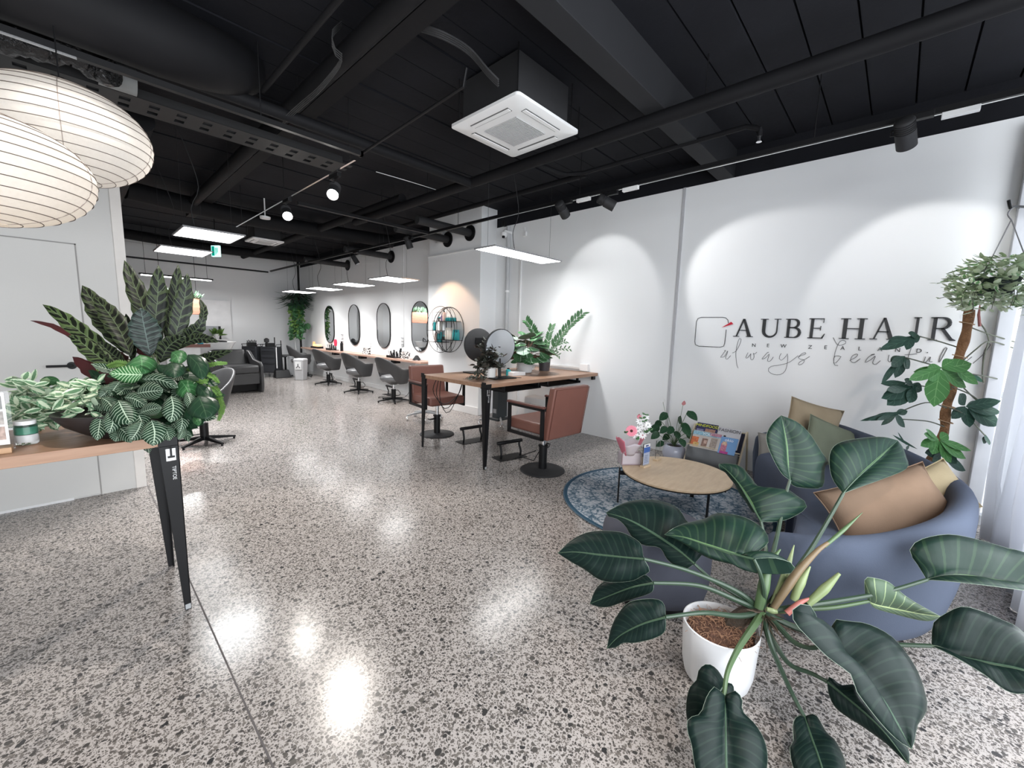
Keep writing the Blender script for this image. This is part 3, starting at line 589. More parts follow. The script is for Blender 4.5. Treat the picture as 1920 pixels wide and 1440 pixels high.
# ---- table top objects ----
def mirror(lab, x, y, yaw, back=False):
    o = thing('table_mirror', lab, 'mirror', (x, y, TZ), yaw, 'round table mirrors'); k = dict(world=False)
    MB().box(-.15, .15, -.10, .10, 0, .014).build('base', BLK, o, bevel=.004, **k)
    MB().tube([(0, .02, .01), (0, .03, .12), (0, .035, .22)], [.018, .018, .016], 12).build('stem', BLK, o, **k)
    R = .205; cz = .345; M = Matrix.Rotation(R_(90+4), 3, 'X')
    MB().lathe([(0, -.016), (R-.012, -.016), (R, -.010), (R, .012), (R-.004, .014), (R-.006, .012), (0, .012)], M=M, c=(0, .03, cz), n=56).build('housing', BLKM, o, **k)
    t = bpy.data.materials.get('mirror_glass') or mat('mirror_glass', (.80, .83, .86), .03, 1, var=0)
    f = MB().lathe([(0, .0135), (R-.008, .0135), (R-.008, .0145), (0, .0145)], M=M, c=(0, .03, cz), n=56).build('mirror_face', t, o, **k)
    g = MB().box(-.06, .06, .044, .052, cz+.02, cz+.09).build('recess', BLK, o, smooth=False, **k)
    return o
m1 = mirror('round mirror on a black stand, its silver face towards the viewer', 3.235, 3.20, R_(-8))
sg = mat('etched_print', (.75, .78, .8), .5)
M = Matrix.Rotation(R_(-8), 3, 'Z')
q = M@Vector((0, 0.008, .345+.04))+Vector(m1.location)
face = m1.children[3]
for txt, dz, s in (('AUBE HAIR', .035, .032), ): place_text('etched_lettering', txt, s, q+Vector((0, 0, dz-.03)), M@axes((1, 0, 0), (0, 0, 1)), sg, m1)
for c in m1.children:
    if c.name.startswith('etched'): c.matrix_local = Matrix.Rotation(R_(8), 4, 'Z')@c.matrix_local
b = MB()
for i in range(5): b.lathe([(.0, 0), (.005, 0), (.005, .001), (0, .001)], M=Matrix.Rotation(R_(94), 3, 'X'), c=(.02+i*.022, .0135, .43), n=12)
for i in range(4): b.lathe([(.0, 0), (.005, 0), (.005, .001), (0, .001)], M=Matrix.Rotation(R_(94), 3, 'X'), c=(-.1+i*.02, .0135, .405), n=12)
b.build('led_dots', mat('led_dot', (.95, .97, 1), .4), m1, world=False)
m2 = dup(m1, (3.40, 3.78, TZ), R_(-10+180), 'round mirror turned away, its black back with recess towards the viewer')
for c in list(m2.children):
    if c.name.startswith(('etched', 'led')): bpy.data.objects.remove(c)
def pot(name, lab, cat, x, y, z, prof, m, soil=True, ribs=False, grp=None):
    o = thing(name, lab, cat, (x, y, z), 0, grp); n = 48
    b = MB().lathe(prof, c=(x, y, z), n=n)
    if ribs: b.v = [tuple(Vector((x, y, vz))+Vector((vx-x, vy-y, 0))*(1+.02*math.sin(math.atan2(vy-y, vx-x)*24)*(1 if math.hypot(vx-x, vy-y) > prof[0][0]*.95 else 0))) for vx, vy, vz in b.v]
    b.build('pot', m, o)
    if soil:
        r, h = prof[-1]; rs = max(p[0] for p in prof[len(prof)//2:])*.9; hz = max(p[1] for p in prof)-.025
        MB().lathe([(rs, hz-.01), (rs*.6, hz+.004), (0, hz+.008)], c=(x, y, z), n=20).build('soil', SOIL, o)
    return o
SOIL = mat('potting_soil', (.03, .02, .015), .95, bump=.8, bsc=120, bd=.01)
# dark trailing begonia in a white pot
DARKL = leafmat('dark_trailing_leaf', (.040, .046, .036), (.16, .17, .14), 6, 1.2, .07, .06, .3, under=(.07, .062, .052))
px0, py0 = 3.14, 3.28
o = pot('trailing_plant', 'dark leaved trailing plant in a white pot at the free end of the table', 'plant', px0, py0, TZ, [(.0, 0), (.045, 0), (.062, .01), (.066, .13), (.060, .13), (.055, .11)], mat('white_ceramic', (.75, .74, .72), .3))
random.seed(11); b = MB(); st = MB()
for i in range(44):
    a = random.uniform(0, 2*PI); r = random.uniform(.04, .21); h = random.uniform(.08, .36) if i < 30 else .02
    tip = Vector((px0+r*math.cos(a), py0+r*math.sin(a), TZ+.12+h*(1-r*2))); P = cr([(px0, py0, TZ+.11), (px0+r*.4*math.cos(a), py0+r*.4*math.sin(a), TZ+.12+h*.6), tip], 7); st.tube(P, .002, 5)
    for p in P[2:]:
        for _ in range(3):
            d = Vector((random.uniform(-1, 1), random.uniform(-1, 1), random.uniform(-.7, .4))); b.leaf(p, d, (0, 0, 1), random.uniform(.045, .08), random.uniform(.035, .055), .6, .2, 4)
for i in range(7):   # runners trailing over the table end
    e = (random.uniform(-.42, -.22), random.uniform(-.25, .02)); P = cr([(px0, py0, TZ+.13), (px0+e[0]*.35, py0+e[1]*.35, TZ+.13), (px0+e[0]*.7, py0+e[1]*.7, TZ+.03), (px0+e[0], py0+e[1], TZ+.02-.0*i)], 12); st.tube(P, .0018, 5)
    for p in P[3:]:
        for _ in range(2): b.leaf(p, (random.uniform(-1, 1), random.uniform(-1, 1), random.uniform(-.1, .5)), (0, 0, 1), random.uniform(.025, .05), random.uniform(.02, .035), .5, .2, 3)
st.build('stem', mat('stem_dark', (.04, .05, .03), .6), o); b.build('foliage', DARKL, o)
# round leaved begonia in a ribbed white pot
px0, py0 = 3.93, 3.46
o = pot('begonia_plant', 'bushy round leaved green plant in a ribbed white pot on the table', 'plant', px0, py0, TZ, [(.0, 0), (.075, 0), (.09, .01), (.105, .09), (.10, .15), (.094, .15), (.09, .12)], mat('ribbed_ceramic', (.62, .62, .62), .5), ribs=True)
BEG = leafmat('round_leaf', (.045, .15, .05), (.55, .65, .55), 5, 1.5, .06, .045, .3, under=(.10, .12, .08), amt=.5); BEGL = leafmat('silvered_round_leaf', (.38, .50, .40), (.08, .16, .10), 5, 1.5, .08, .05, .3, amt=.8)
b = MB(); b2 = MB(); st = MB(); random.seed(3)
for i in range(95):
    a = random.uniform(0, 2*PI); el = random.uniform(-.35, 1.25); rr = random.uniform(.22, .36)
    c = Vector((math.cos(a)*math.cos(el)*rr, math.sin(a)*math.cos(el)*rr, max(-.03, math.sin(el)*rr*.85+.02)+.05)); p = Vector((px0, py0, TZ+.15))+c*.78
    st.tube(cr([(px0, py0, TZ+.13), Vector((px0, py0, TZ+.15))+c*.45+Vector((0, 0, .02)), p], 6), .0022, 5)
    out = Vector((math.cos(a), math.sin(a), .15-.5*(el < .4))); (b2 if i % 5 == 0 else b).leaf(p+Vector((0, 0, .05)), out*.55+Vector((random.uniform(-.3, .3), random.uniform(-.3, .3), -.75 if el < .9 else -.1)), c.normalized()+Vector((0, 0, .25)), random.uniform(.14, .19), random.uniform(.14, .19), .9, .12, 6, shape=.5)
st.build('stem', mat('stem_red', (.15, .06, .04), .6), o); b.build('foliage', BEG, o); b2.build('silvery_foliage', BEGL, o)
# zz plant in a dark grey pot
px0, py0 = 4.38, 3.50
o = pot('zz_plant', 'tall feathery plant with long arching stems in a dark grey pot by the wall', 'plant', px0, py0, TZ, [(.0, 0), (.07, 0), (.082, .15), (.082, .165), (.076, .165), (.074, .14)], mat('charcoal_pot', (.055, .05, .055), .5))
ZZ = leafmat('zz_leaf', (.05, .13, .05), (.12, .22, .12), 4, 1, .03, .08, .25, under=(.10, .16, .09))
b = MB(); st = MB(); base = Vector((px0, py0, TZ+.15))
for (tx, ty, d, wd, nl) in ((985, 599, 2.75, .055, 13), (1094, 586, 3.05, .055, 18), (1036, 608, 3.30, .04, 13), (1063, 640, 3.1, .03, 9), (1020, 640, 3.0, .03, 8), (1050, 668, 3.25, .03, 6), (1072, 655, 3.15, .03, 6)):
    dd = (base-CP).dot(cd_); t = at(tx, ty, d=dd+(d-3.1)*.5-.08); t.x = min(t.x, 4.72)
    mid = base.lerp(t, .5)+Vector((0, 0, .07)); P = cr([base, mid, t], 40); st.tube(P, [.005*(1-.7*i/39) for i in range(40)], 6)
    for j in range(nl*2):
        i = int(10+29*j/(nl*2)); tg = (P[min(i+1, 39)]-P[i-1]).normalized(); sd = tg.cross(-cd_).normalized()*(1 if j % 2 else -1)
        b.leaf(P[i], sd*.8+tg*.7+Vector((0, 0, .2)), -cd_+Vector((0, 0, .6)), wd*random.uniform(1.5, 2.0), wd*.62, .2, .2, 4)
st.build('stem', mat('stem_green', (.08, .14, .06), .5), o); b.build('foliage', ZZ, o)
# cables, products behind the mirror
o = thing('charging_cables', 'coiled black and white cables lying on the table behind the plants', 'cable', (4.1, 3.72, TZ)); random.seed(2)
for m, x, y, nm in ((BLKM, 4.12, 3.72, 'black_coil'), (WHT, 3.72, 3.66, 'white_coil'), (WHT, 4.25, 3.62, 'white_lead')):
    P = [(x+.05*math.cos(t)*(1+.15*math.sin(t*2.3)), y+.04*math.sin(t)*(1+.15*math.cos(t*1.7)), TZ+.008+.004*t) for t in np.arange(0, 12, .4)]; MB().tube(P, .005, 6).build(nm, m, o)
for x, y, h, r, m, lab in ((3.42, 3.42, .14, .022, WHT, 'white bottle on the table behind the front round mirror'), (3.52, 3.36, .09, .028, TEAL, 'small teal jar on the table behind the mirror stand')):
    o = thing('product_bottle', lab, 'bottle', (x, y, TZ)); MB().lathe([(0, 0), (r, 0), (r, h*.75), (r*.5, h*.82)], c=(x, y, TZ), n=20).build('bottle_body', m, o); MB().lathe([(r*.55, h*.8), (r*.55, h), (0, h)], c=(x, y, TZ), n=16).build('cap', BLK, o)
tag(MB().box(3.50, 3.72, 3.26, 3.36, TZ, TZ+.045).build('paper_box', WHT, smooth=False, bevel=.003), 'low white box on the table right of the front mirror stand', 'box')
# ================= globe shelf on the pillar =================
gy, gz, gR, gD = 5.66, 1.385, .385, .20; gx = 4.435
o = thing('wire_shelf', 'round black wire cage shelf mounted on the pillar, filled with bottles', 'shelf', (gx, gy, gz))
WIRE = BLK; b = MB()
for xx, r in ((gx-.004, gR), (gx-gD, gR)): b.tube([(xx, gy+r*math.cos(t), gz+r*math.sin(t)) for t in np.arange(0, 2*PI+.05, .1)], .005, 6, cap=False)
for ph in (-62, -42, -22, 0, 22, 42, 62):
    s = math.sin(R_(ph)); c = math.cos(R_(ph)); b.tube([(gx-gD*.15-(gD*.95)*c*math.sin(t)*.9, gy+gR*s*math.sin(t), gz+gR*math.cos(t)) for t in np.arange(0, PI+.01, PI/20)], .0035, 6)
b.build('wire_cage', WIRE, o)
def gsh(y0, y1, z): MB().box(gx-gD, gx-.002, y0, y1, z-.004, z+.004).build('shelf_board', BLK, o, smooth=False)
gsh(gy-.31, gy+.22, gz+.14); gsh(gy+.08, gy+.37, gz-.02); gsh(gy-.36, gy+.08, gz-.17); gsh(gy+.0, gy+.31, gz-.215)
for yy, z0_, z1_ in ((gy+.219, gz-.02, gz+.30), (gy+.079, gz-.36, gz+.14), (gy-.057, gz-.37, gz+.14)):
    MB().box(gx-gD, gx-gD+.006, yy-.003, yy+.003, z0_, z1_).box(gx-.01, gx-.004, yy-.003, yy+.003, z0_, z1_).box(gx-gD, gx-.004, yy-.003, yy+.003, z1_-.006, z1_).build('divider', BLK, o, smooth=False)
proto = {}
def bottle(key, r, h, m, cap, pump=False):
    o = thing('product_bottle', '', 'bottle', (0, 0, 0), 0, 'bottles on the round wire shelf')
    MB().lathe([(0, 0), (r*.9, 0), (r, .006), (r, h*.70), (r*.8, h*.77), (r*.4, h*.8)], n=16).build('bottle_body', m, o, world=False)
    b = MB().lathe([(r*.42, h*.79), (r*.42, h*.88), (r*.15, h*.9), (r*.15, h), (0, h)] if pump else [(r*.75, h*.78), (r*.75, h), (0, h)], n=12)
    if pump: b.box(-.03, .004, -.006, .006, h*.97, h)
    b.build('cap', cap, o, world=False); proto[key] = o; return o
WH2 = mat('ivory_plastic', (.82, .78, .72), .35); PUR = mat('lilac_plastic', (.36, .28, .5), .35)
bottle('teal', .027, .17, TEAL, TEAL); bottle('white', .024, .2, WH2, WH2); bottle('blush', .03, .19, PINKW, BLK, True); bottle('tealpump', .027, .18, TEAL, WHT, True); bottle('jar', .036, .075, TEAL, WHT); bottle('blackjar', .03, .07, BLKM, TEAL); bottle('purple', .02, .12, PUR, WHT, True)
used = set()
def pb(key, y, z, lab, dxx=.09):
    if key not in used: used.add(key); o = proto[key]; o.location = (gx-dxx, y, z); o['label'] = lab
    else: dup(proto[key], (gx-dxx, y, z), 0, lab)
T, Ms, Lr, Ll = gz+.144, gz-.016, gz-.166, gz-.211
pb('blackjar', gy+.16, T, 'black jar with teal lid, first on the top shelf of the wire cage'); pb('purple', gy+.10, T, 'lilac pump bottle on the top shelf of the wire cage'); pb('blush', gy+.03, T, 'blush pump bottle on the top shelf of the wire cage')
pb('jar', gy-.06, T, 'teal jar on the top shelf of the wire cage, beside the blush bottle'); pb('jar', gy-.15, T, 'teal jar in the middle of the top shelf right half'); pb('jar', gy-.24, T, 'teal jar at the right end of the top shelf')
pb('tealpump', gy+.30, Ms, 'teal pump bottle alone at the left of the middle shelf'); pb('white', gy+.13, Ms, 'ivory bottle leaning end of the middle shelf')
pb('blush', gy+.26, Ll, 'blush pump bottle at the left of the lower left shelf'); pb('tealpump', gy+.19, Ll, 'teal pump bottle on the lower left shelf beside the blush one'); pb('teal', gy+.12, Ll, 'teal bottle on the lower left shelf next to the divider')
pb('blackjar', gy+.03, Lr, 'black jar with teal lid low beside the cage divider')
pb('white', gy-.03, Lr, 'ivory bottle, first of four in a row on the lower right shelf'); pb('white', gy-.085, Lr, 'ivory bottle, second of four in a row on the lower right shelf'); pb('white', gy-.135, Lr, 'ivory bottle, third of four in a row on the lower right shelf'); pb('white', gy-.185, Lr, 'ivory bottle, fourth of four in a row on the lower right shelf')
pb('teal', gy-.24, Lr, 'teal bottle right of the ivory row on the cage shelf'); pb('teal', gy-.295, Lr, 'teal bottle second from the right end of the cage shelf'); pb('teal', gy-.34, Lr, 'teal bottle at the right end of the cage shelf')
# ================= counter along the mirror wall =================
COUNT = wood('counter_laminate', (.46, .27, .20), (.58, .38, .30), .4, (30, 2, 26))
o = thing('wall_counter', 'long narrow wooden counter below the oval mirrors', 'counter', (4.45, 9, 0))
MB().box(4.32, 4.66, 6.35, 12.2, .745, .78).build('counter_top', COUNT, o, smooth=False, bevel=.002)
for y in (6.6, 8.1, 9.6, 11.1, 12.0): MB().box(4.36, 4.655, y-.015, y+.015, .60, .745).build('bracket', WHT, o, smooth=False)
for y in (7.4, 8.8, 10.2): MB().box(4.36, 4.5, y-.07, y+.07, .68, .744).build('tool_holder', BLK, o, smooth=False, bevel=.005)
SILV = mat('mirror_silver', (.86, .88, .89), .02, 1, var=0)
for i, yc in enumerate((6.86, 8.24, 9.62, 11.02)):
    o = thing('oval_mirror', ['tall oval wall mirror nearest the pillar', 'second oval wall mirror from the pillar', 'third oval wall mirror from the pillar', 'oval wall mirror farthest from the pillar, by the hanging fern'][i], 'mirror', (4.64, yc, 1.43), 0, 'oval wall mirrors')
    w_, h_ = .285, .49
    def stad(s, x):
        out = []; r = w_*s if s <= 1 else w_+(s-1)
        for sg, a0 in ((1, 0), (-1, 180)):
            for k in range(13): a = R_(a0+180*k/12); out.append(Vector((x, yc+r*math.cos(a), 1.43+sg*(h_-w_)+r*math.sin(a))))
        return out
    MB().grid([stad(1.0, 4.655), stad(1.0, 4.635), stad(.955, 4.633), stad(.955, 4.655)], wrap=True).build('frame', BLK, o)
    MB().add(stad(.96, 4.640), [tuple(range(26))]).add(stad(.96, 4.65), [tuple(range(26))[::-1]]).build('mirror_glass', SILV, o, smooth=False)
# small things on the counter
def small(nm, lab, cat, px, py, zz=.78, x=4.5): q = at(px, py, x=x); return thing(nm, lab, cat, (x, q.y, zz))
CT = .78; random.seed(8)
def clutter(nm, lab, cat, y, n, parts):
    o = thing(nm, lab, cat, (4.5, y, CT))
    for p in parts: p(o, y)
    return o
def P_rack(o, y):
    MB().box(4.40, 4.60, y-.16, y+.16, CT, CT+.012).box(4.40, 4.405, y-.16, y+.16, CT, CT+.05).build('tray_base', BLK, o, smooth=False)
    for k in range(5):
        yy = y-.13+.065*k; MB().tube([(4.5, yy, CT+.01), (4.49+.02*(k % 2), yy+.01, CT+.10+.03*(k % 3))], [.012, .018], 8).build('hair_tool', BLKM, o)
    b = MB()
    for k in range(3): b.tube(cr([(4.45, y-.1+.1*k, CT+.02), (4.40, y-.16+.1*k, CT+.09), (4.44, y-.05+.1*k, CT+.14), (4.5, y+.02+.08*k, CT+.03)], 14), .004, 5)
    b.build('cord', BLK, o)
clutter('tool_tray', 'black tray of hair tools with looping cords on the counter by the second mirror', 'tool tray', 7.55, 5, [P_rack]); clutter('tool_tray', 'black tray of hair tools on the counter by the farthest mirror', 'tool tray', 10.55, 5, [P_rack])
def jarp(y, h, r, m, nm, lab, cat, capm=BLK):
    o = thing(nm, lab, cat, (4.52, y, CT)); MB().lathe([(0, 0), (r, 0), (r, h*.8), (r*.6, h*.86)], c=(4.52, y, CT), n=18).build('body', m, o); MB().lathe([(r*.6, h*.85), (r*.62, h), (0, h)], c=(4.52, y, CT), n=14).build('cap', capm, o)
jarp(10.05, .24, .035, BLK, 'spray_bottle', 'tall black bottle on the counter between the third and farthest mirrors', 'bottle'); jarp(7.35, .2, .03, BLK, 'spray_bottle', 'black bottle beside the tool tray under the second mirror', 'bottle')
o = thing('hair_brush', 'bright pink hair brush standing on the far part of the counter', 'brush', (4.5, 10.35, CT)); MB().tube([(4.5, 10.35, CT), (4.5, 10.35, CT+.12)], [.02, .012], 10).build('handle', BLK, o); MB().lathe([(0, .1), (.03, .12), (.042, .2), (.035, .27), (0, .29)], c=(4.5, 10.35, CT), n=18).build('head', mat('pink_plastic', (.8, .05, .12), .4), o)
o = thing('candle_lamp', 'small glowing amber product display at the far end of the counter', 'lamp', (4.5, 11.6, CT)); MB().box(4.42, 4.58, 11.3, 11.75, CT, CT+.05).build('tray', BLK, o, smooth=False); MB().box(4.44, 4.56, 11.34, 11.66, CT+.05, CT+.11).build('amber_boxes', emis('amber', (.95, .6, .3), .6), o, smooth=False, bevel=.01); MB().lathe([(.03, .05), (.04, .08), (.03, .16), (.035, .17)], c=(4.5, 11.72, CT), n=16).build('amber_bottle', emis('amber2', (.9, .45, .2), .5), o)
def spotted(lab, y, dx=.0):
    o = thing('patterned_stand', lab, 'stand', (4.5, y, CT)); M_ = bpy.data.materials.get('black_spots')
    if not M_:
        t = NT('black_spots'); v = t.n('ShaderNodeTexVoronoi'); v.inputs['Scale'].default_value = 26; t.l(t.pos(), v.inputs['Vector']); c = t.mix(t.M('LESS_THAN', v.outputs[0], .45), (.75, .75, .74), (.02, .02, .02)); M_ = t.fin(c, .5)
    MB().box(4.47, 4.53, y-.13, y+.13, CT, CT+.15).build('panel', M_, o, smooth=False); MB().lathe([(.06, .15), (.04, .22), (0, .235)], c=(4.5, y+.03, CT), n=16).build('top', WHT, o)
spotted('white stand with black spots on the counter between second and third mirrors', 8.75); spotted('white stand with black spots nearest the pillar on the counter', 7.15)
o = thing('tape_dispenser', 'small black domed dispenser on the near end of the counter', 'dispenser', (4.5, 6.75, CT)); MB().lathe([(.075, 0), (.07, .03), (.04, .07), (.03, .09), (0, .1)], c=(4.5, 6.75, CT), n=22).build('dome', BLKM, o); MB().box(4.44, 4.56, 6.68, 6.82, CT, CT+.012).build('base', GREYP, o, smooth=False)
NOTE = mat('notice_paper', (.78, .78, .78), .7)
def notice(px, py, px2, py2, lab):
    a = at(px, py, x=4.655); c = at(px2, py2, x=4.655); o = thing('wall_notice', lab, 'notice', (4.655, c.y, c.z))
    MB().box(4.652, 4.659, c.y, a.y, c.z, a.z).build('card', NOTE, o, smooth=False); b = MB(); n = 9; h = (a.z-c.z)
    for k in range(n):
        z = c.z+h*(k+.6)/n
        if k in (3, 6): continue
        b.box(4.6505, 4.652, c.y+.02, c.y+(a.y-c.y)*random.uniform(.6, .92), z, z+h*.05)
    b.build('print_lines', mat('notice_print', (.1, .1, .1), .7) if not bpy.data.materials.get('notice_print') else bpy.data.materials['notice_print'], o, smooth=False)
notice(639, 627, 645, 647, 'printed notice on the wall between the third and farthest oval mirrors'); notice(751, 633, 758, 651, 'printed notice on the wall between the two nearest oval mirrors'); notice(755, 652, 759, 660, 'tiny printed notice below the larger one near the pillar'); notice(694, 644, 697, 652, 'small printed notice between the second and third oval mirrors')
# ================= grey tub chairs =================
def tub_chair(lab, star=True):
    o = thing('salon_chair', lab, 'chair', (0, 0, 0), 0, 'grey tub salon chairs'); k = dict(world=False)
    # faces +x ; shell ring
    rows = []; N = 33; A = R_(128)
    def ht(a):
        c = abs(a)/A; return .64+.22*max(0, math.cos(min(1, c/.62)*PI/2))**.9-.03*max(0, c-.62)
    def lo(a):
        c = abs(a)/A
        return .56-.0*c if c < .30 else .56-.21*min(1, (c-.30)/.22)
    for side in (0, 1):
        pass
    prof = []
    for i in range(N):
        a = -A+2*A*i/(N-1); th = PI+a; zt, zb = ht(a), lo(a); ring = []
        for (dr, z) in ((0, zb), (.012, (zb+zt)/2), (.028, zt-.012), (.018, zt), (.002, zt+.002), (-.012, zt-.012), (-.022, (zb+zt)/2), (-.030, zb)):
            f = (z-.36)/.5; rx = .27+.045*f+dr; ry = .265+.035*f+dr; ring.append(Vector((rx*math.cos(th)+.02-.03*f*(1 if abs(a) < 1.2 else .3), ry*math.sin(th), z)))
        prof.append(ring)
    MB().grid(prof, wrap=True, caps=True).build('shell', GREYL, o, sub=1, **k)
    MB().lathe([(0, .385), (.17, .385), (.235, .40), (.25, .44), (.245, .485), (.2, .51), (0, .515)], n=36, sx=1.02, sy=.97).build('seat_cushion', GREYS, o, sub=1, **k)
    MB().lathe([(0, .33), (.06, .33), (.14, .375), (.17, .39), (0, .39)], n=24).build('under_shell', GREYL, o, **k)
    MB().cyl((0, 0), .02, .2, .34, 14).build('lift_column', CHR, o, **k); MB().cyl((0, 0), .043, .04, .24, 18).build('pump_sleeve', BLK, o, **k)
    MB().tube([(.03, 0, .215), (.09, -.02, .215), (.13, -.04, .15), (.10, -.04, .11), (.04, -.02, .11)], .006, 8).build('pump_lever', BLK, o, **k)
    n = 5
    for i in range(n):
        a = .35+2*PI*i/n; c, s = math.cos(a), math.sin(a); b = MB()
        Pn = Vector((-s, c, 0)); rr = .31
        Q = []
        for zz, rad, w in ((.02, 0, 0), ):
            pass
        b.hexa([Vector((.03*c, .03*s, .045))-Pn*.024, Vector((rr*c, rr*s, .022))-Pn*.013, Vector((rr*c, rr*s, .022))+Pn*.013, Vector((.03*c, .03*s, .045))+Pn*.024, Vector((.03*c, .03*s, .085))-Pn*.02, Vector((rr*c, rr*s, .038))-Pn*.01, Vector((rr*c, rr*s, .038))+Pn*.01, Vector((.03*c, .03*s, .085))+Pn*.02])
        b.cyl((.295*c, .295*s), .012, 0, .024, 8).build('base_arm', BLK, o, smooth=False, **k)
    return o
tc = tub_chair('grey tub salon chair facing the mirrors, nearest the pillar'); tc.location = (4.07, 6.88, 0); tc.rotation_euler = (0, 0, R_(8))
for i, (x, y, r, lab) in enumerate(((4.08, 8.30, 6, 'grey tub salon chair facing the mirrors, second from the pillar'), (4.1, 9.88, 10, 'grey tub salon chair facing the mirrors, third from the pillar'), (4.15, 11.72, -8, 'grey tub salon chair facing the mirrors, farthest from the pillar'))): dup(tc, (x, y, 0), R_(r), lab)
dup(tc, (.95, 5.78, 0), R_(200), 'grey tub salon chair half hidden behind the counter plants')
for x, y, lab in ((4.42, 7.6, 'black footrest by the wall between the two nearest grey chairs'), (4.42, 9.1, 'black footrest by the wall between the middle grey chairs'), (4.42, 10.6, 'black footrest by the wall between the two farthest grey chairs')): dup(f0, (x, y, 0), R_(90), lab)
tag(MB().tube(cr([(4.64, 7.1, .3), (4.5, 7.15, .02), (4.2, 7.3, .008), (4.05, 7.42, .008), (4.2, 7.5, .008), (4.35, 7.35, .008)], 24), .005, 6).build('floor_cable', BLK), 'thin black cable lying on the floor behind the nearest grey chair', 'cable')
# stool under the counter far end
o = thing('rolling_stool', 'dark rolling stool behind the farthest grey chair', 'stool', (3.98, 12.42, 0)); starbase(o, .26, 5, .1, BLK); MB().cyl((0, 0), .025, .1, .5, 12).build('column', BLK, o, world=False); MB().lathe([(0, .5), (.17, .5), (.18, .53), (.16, .56), (0, .56)], n=24).build('seat', GREYL, o, world=False)
# ================= back corner =================
def trolley(lab, x, y):
    o = thing('drawer_trolley', lab, 'trolley', (x, y, 0), R_(-47), 'black drawer trolleys'); k = dict(world=False)
    DB = bpy.data.materials.get('trolley_black') or mat('trolley_black', (.028, .03, .036), .45)
    MB().box(-.19, .19, -.16, .16, .12, .80).build('cabinet', DB, o, bevel=.008, **k)
    for z0, z1 in ((.14, .36), (.375, .52), (.53, .63), (.64, .69), (.70, .79)):
        d = MB().box(-.175, .175, -.172, -.16, z0, z1).build('drawer', DB, o, bevel=.003, **k); MB().box(-.15, .15, -.178, -.172, z1-.02, z1-.012).build('drawer_pull', BLK, d, smooth=False, **k)
    for s in (-1, 1): MB().tube([(s*.18, -.12, .79), (s*.21, -.12, .86), (s*.21, .12, .86), (s*.18, .12, .79)], .008, 8).build('handle', BLK, o, **k)
    for sx in (-1, 1):
        for sy in (-1, 1): MB().cyl((sx*.15, sy*.12), .01, .05, .12, 8).lathe([(.028, -.01), (.028, .01)], M=Matrix.Rotation(R_(90), 3, 'X'), c=(sx*.15, sy*.12, .03), n=14).build('caster', GREYP, o, **k)
    return o
t1 = trolley('black drawer trolley nearer the corner plant stand', 3.56, 12.15); dup(t1, (3.22, 12.5, 0), R_(-47), 'black drawer trolley nearer the basin armchair')
for x, y, lab, kk in ((3.56, 12.15, 'dark caddy with round brush on the nearer trolley', 0), (3.22, 12.5, 'black tool caddy on the trolley by the basin armchair', 1)):
    o = thing('tool_caddy', lab, 'caddy', (x, y, .80)); MB().box(x-.12, x+.08, y-.08, y+.08, .80, .90).build('caddy_box', BLK, o, bevel=.005)
    if kk == 0: MB().lathe([(.01, 0), (.06, .03), (.06, .1), (.02, .13)], c=(x-.1, y, .90), n=16).build('round_brush', BLKM, o); MB().box(x+.08, x+.10, y-.01, y+.01, .88, 1.05).build('comb', BLK, o, smooth=False)
    else:
        b = MB()
        for i in range(7): b.tube([(x-.1+.03*i, y, .9), (x-.12+.035*i, y, .95+.02*(i % 2))], .01, 6)
        b.build('tools', BLKM, o)
o = thing('broom_and_dustpan', 'upright black broom with lidded dustpan against the far wall', 'broom', at(531, 708, z=0)); q = Vector(o.location)
MB().tube([(q.x, q.y, .08), (q.x-.02, q.y, .98)], .011, 8).build('broom_handle', BLK, o); MB().tube([(q.x-.12, q.y+.05, .25), (q.x-.12, q.y+.05, .8)], .012, 8).build('pan_handle', WHT, o)
MB().hexa([Vector((q.x-.2, q.y-.1, .0)), Vector((q.x+.18, q.y-.1, 0)), Vector((q.x+.18, q.y+.15, 0)), Vector((q.x-.2, q.y+.15, 0)), Vector((q.x-.17, q.y-.0, .2)), Vector((q.x+.15, q.y-.0, .2)), Vector((q.x+.15, q.y+.12, .2)), Vector((q.x-.17, q.y+.12, .2))]).build('dustpan', BLK, o, smooth=False, bevel=.01)
def bin_(px, py, w, h, m, lab, sign=False):
    q = at(px, py, z=0); o = thing('waste_bin', lab, 'bin', q); a = R_(-47); M = Matrix.Rotation(a, 3, 'Z')
    P = [M@Vector((x*s, y*s, z))+q for z, s in ((0, .82), (h, 1)) for x, y in ((-w/2, -w/2), (w/2, -w/2), (w/2, w/2), (-w/2, w/2))]
    MB().hexa(P).build('bin_body', m, o, smooth=False, bevel=.012)
    P = [M@Vector((x*s, y*s, z))+q for z, s in ((h, 1.05), (h+.05, .9)) for x, y in ((-w/2, -w/2), (w/2, -w/2), (w/2, w/2), (-w/2, w/2))]; MB().hexa(P).build('lid', m, o, smooth=False, bevel=.01)
    if sign:
        P = [M@Vector((x, y, z))+q for z in (h*.55, h*.93) for x, y in ((-w*.3, -w/2-.012), (w*.3, -w/2-.012), (w*.3, -w/2+.01), (-w*.3, -w/2+.01))]; c = MB().hexa(P).build('notice_card', WHT, o, smooth=False)
        z = h*.74; b = MB(); pt = lambda x, zz: M@Vector((x, -w/2-.016, zz))+q
        b.tube([pt(-.05, z-.06), pt(.0, z), pt(.05, z-.05)], .008, 6).tube([pt(0, z), pt(0, z+.05)], .008, 6).build('printed_symbol', BLK, c)
bin_(551, 706, .22, .52, GREYP, 'plain grey waste bin, left of the pair in the far corner'); bin_(565, 712, .25, .50, mat('light_grey_bin', (.5, .5, .51), .5), 'light grey waste bin with a white notice, right of the pair', True)
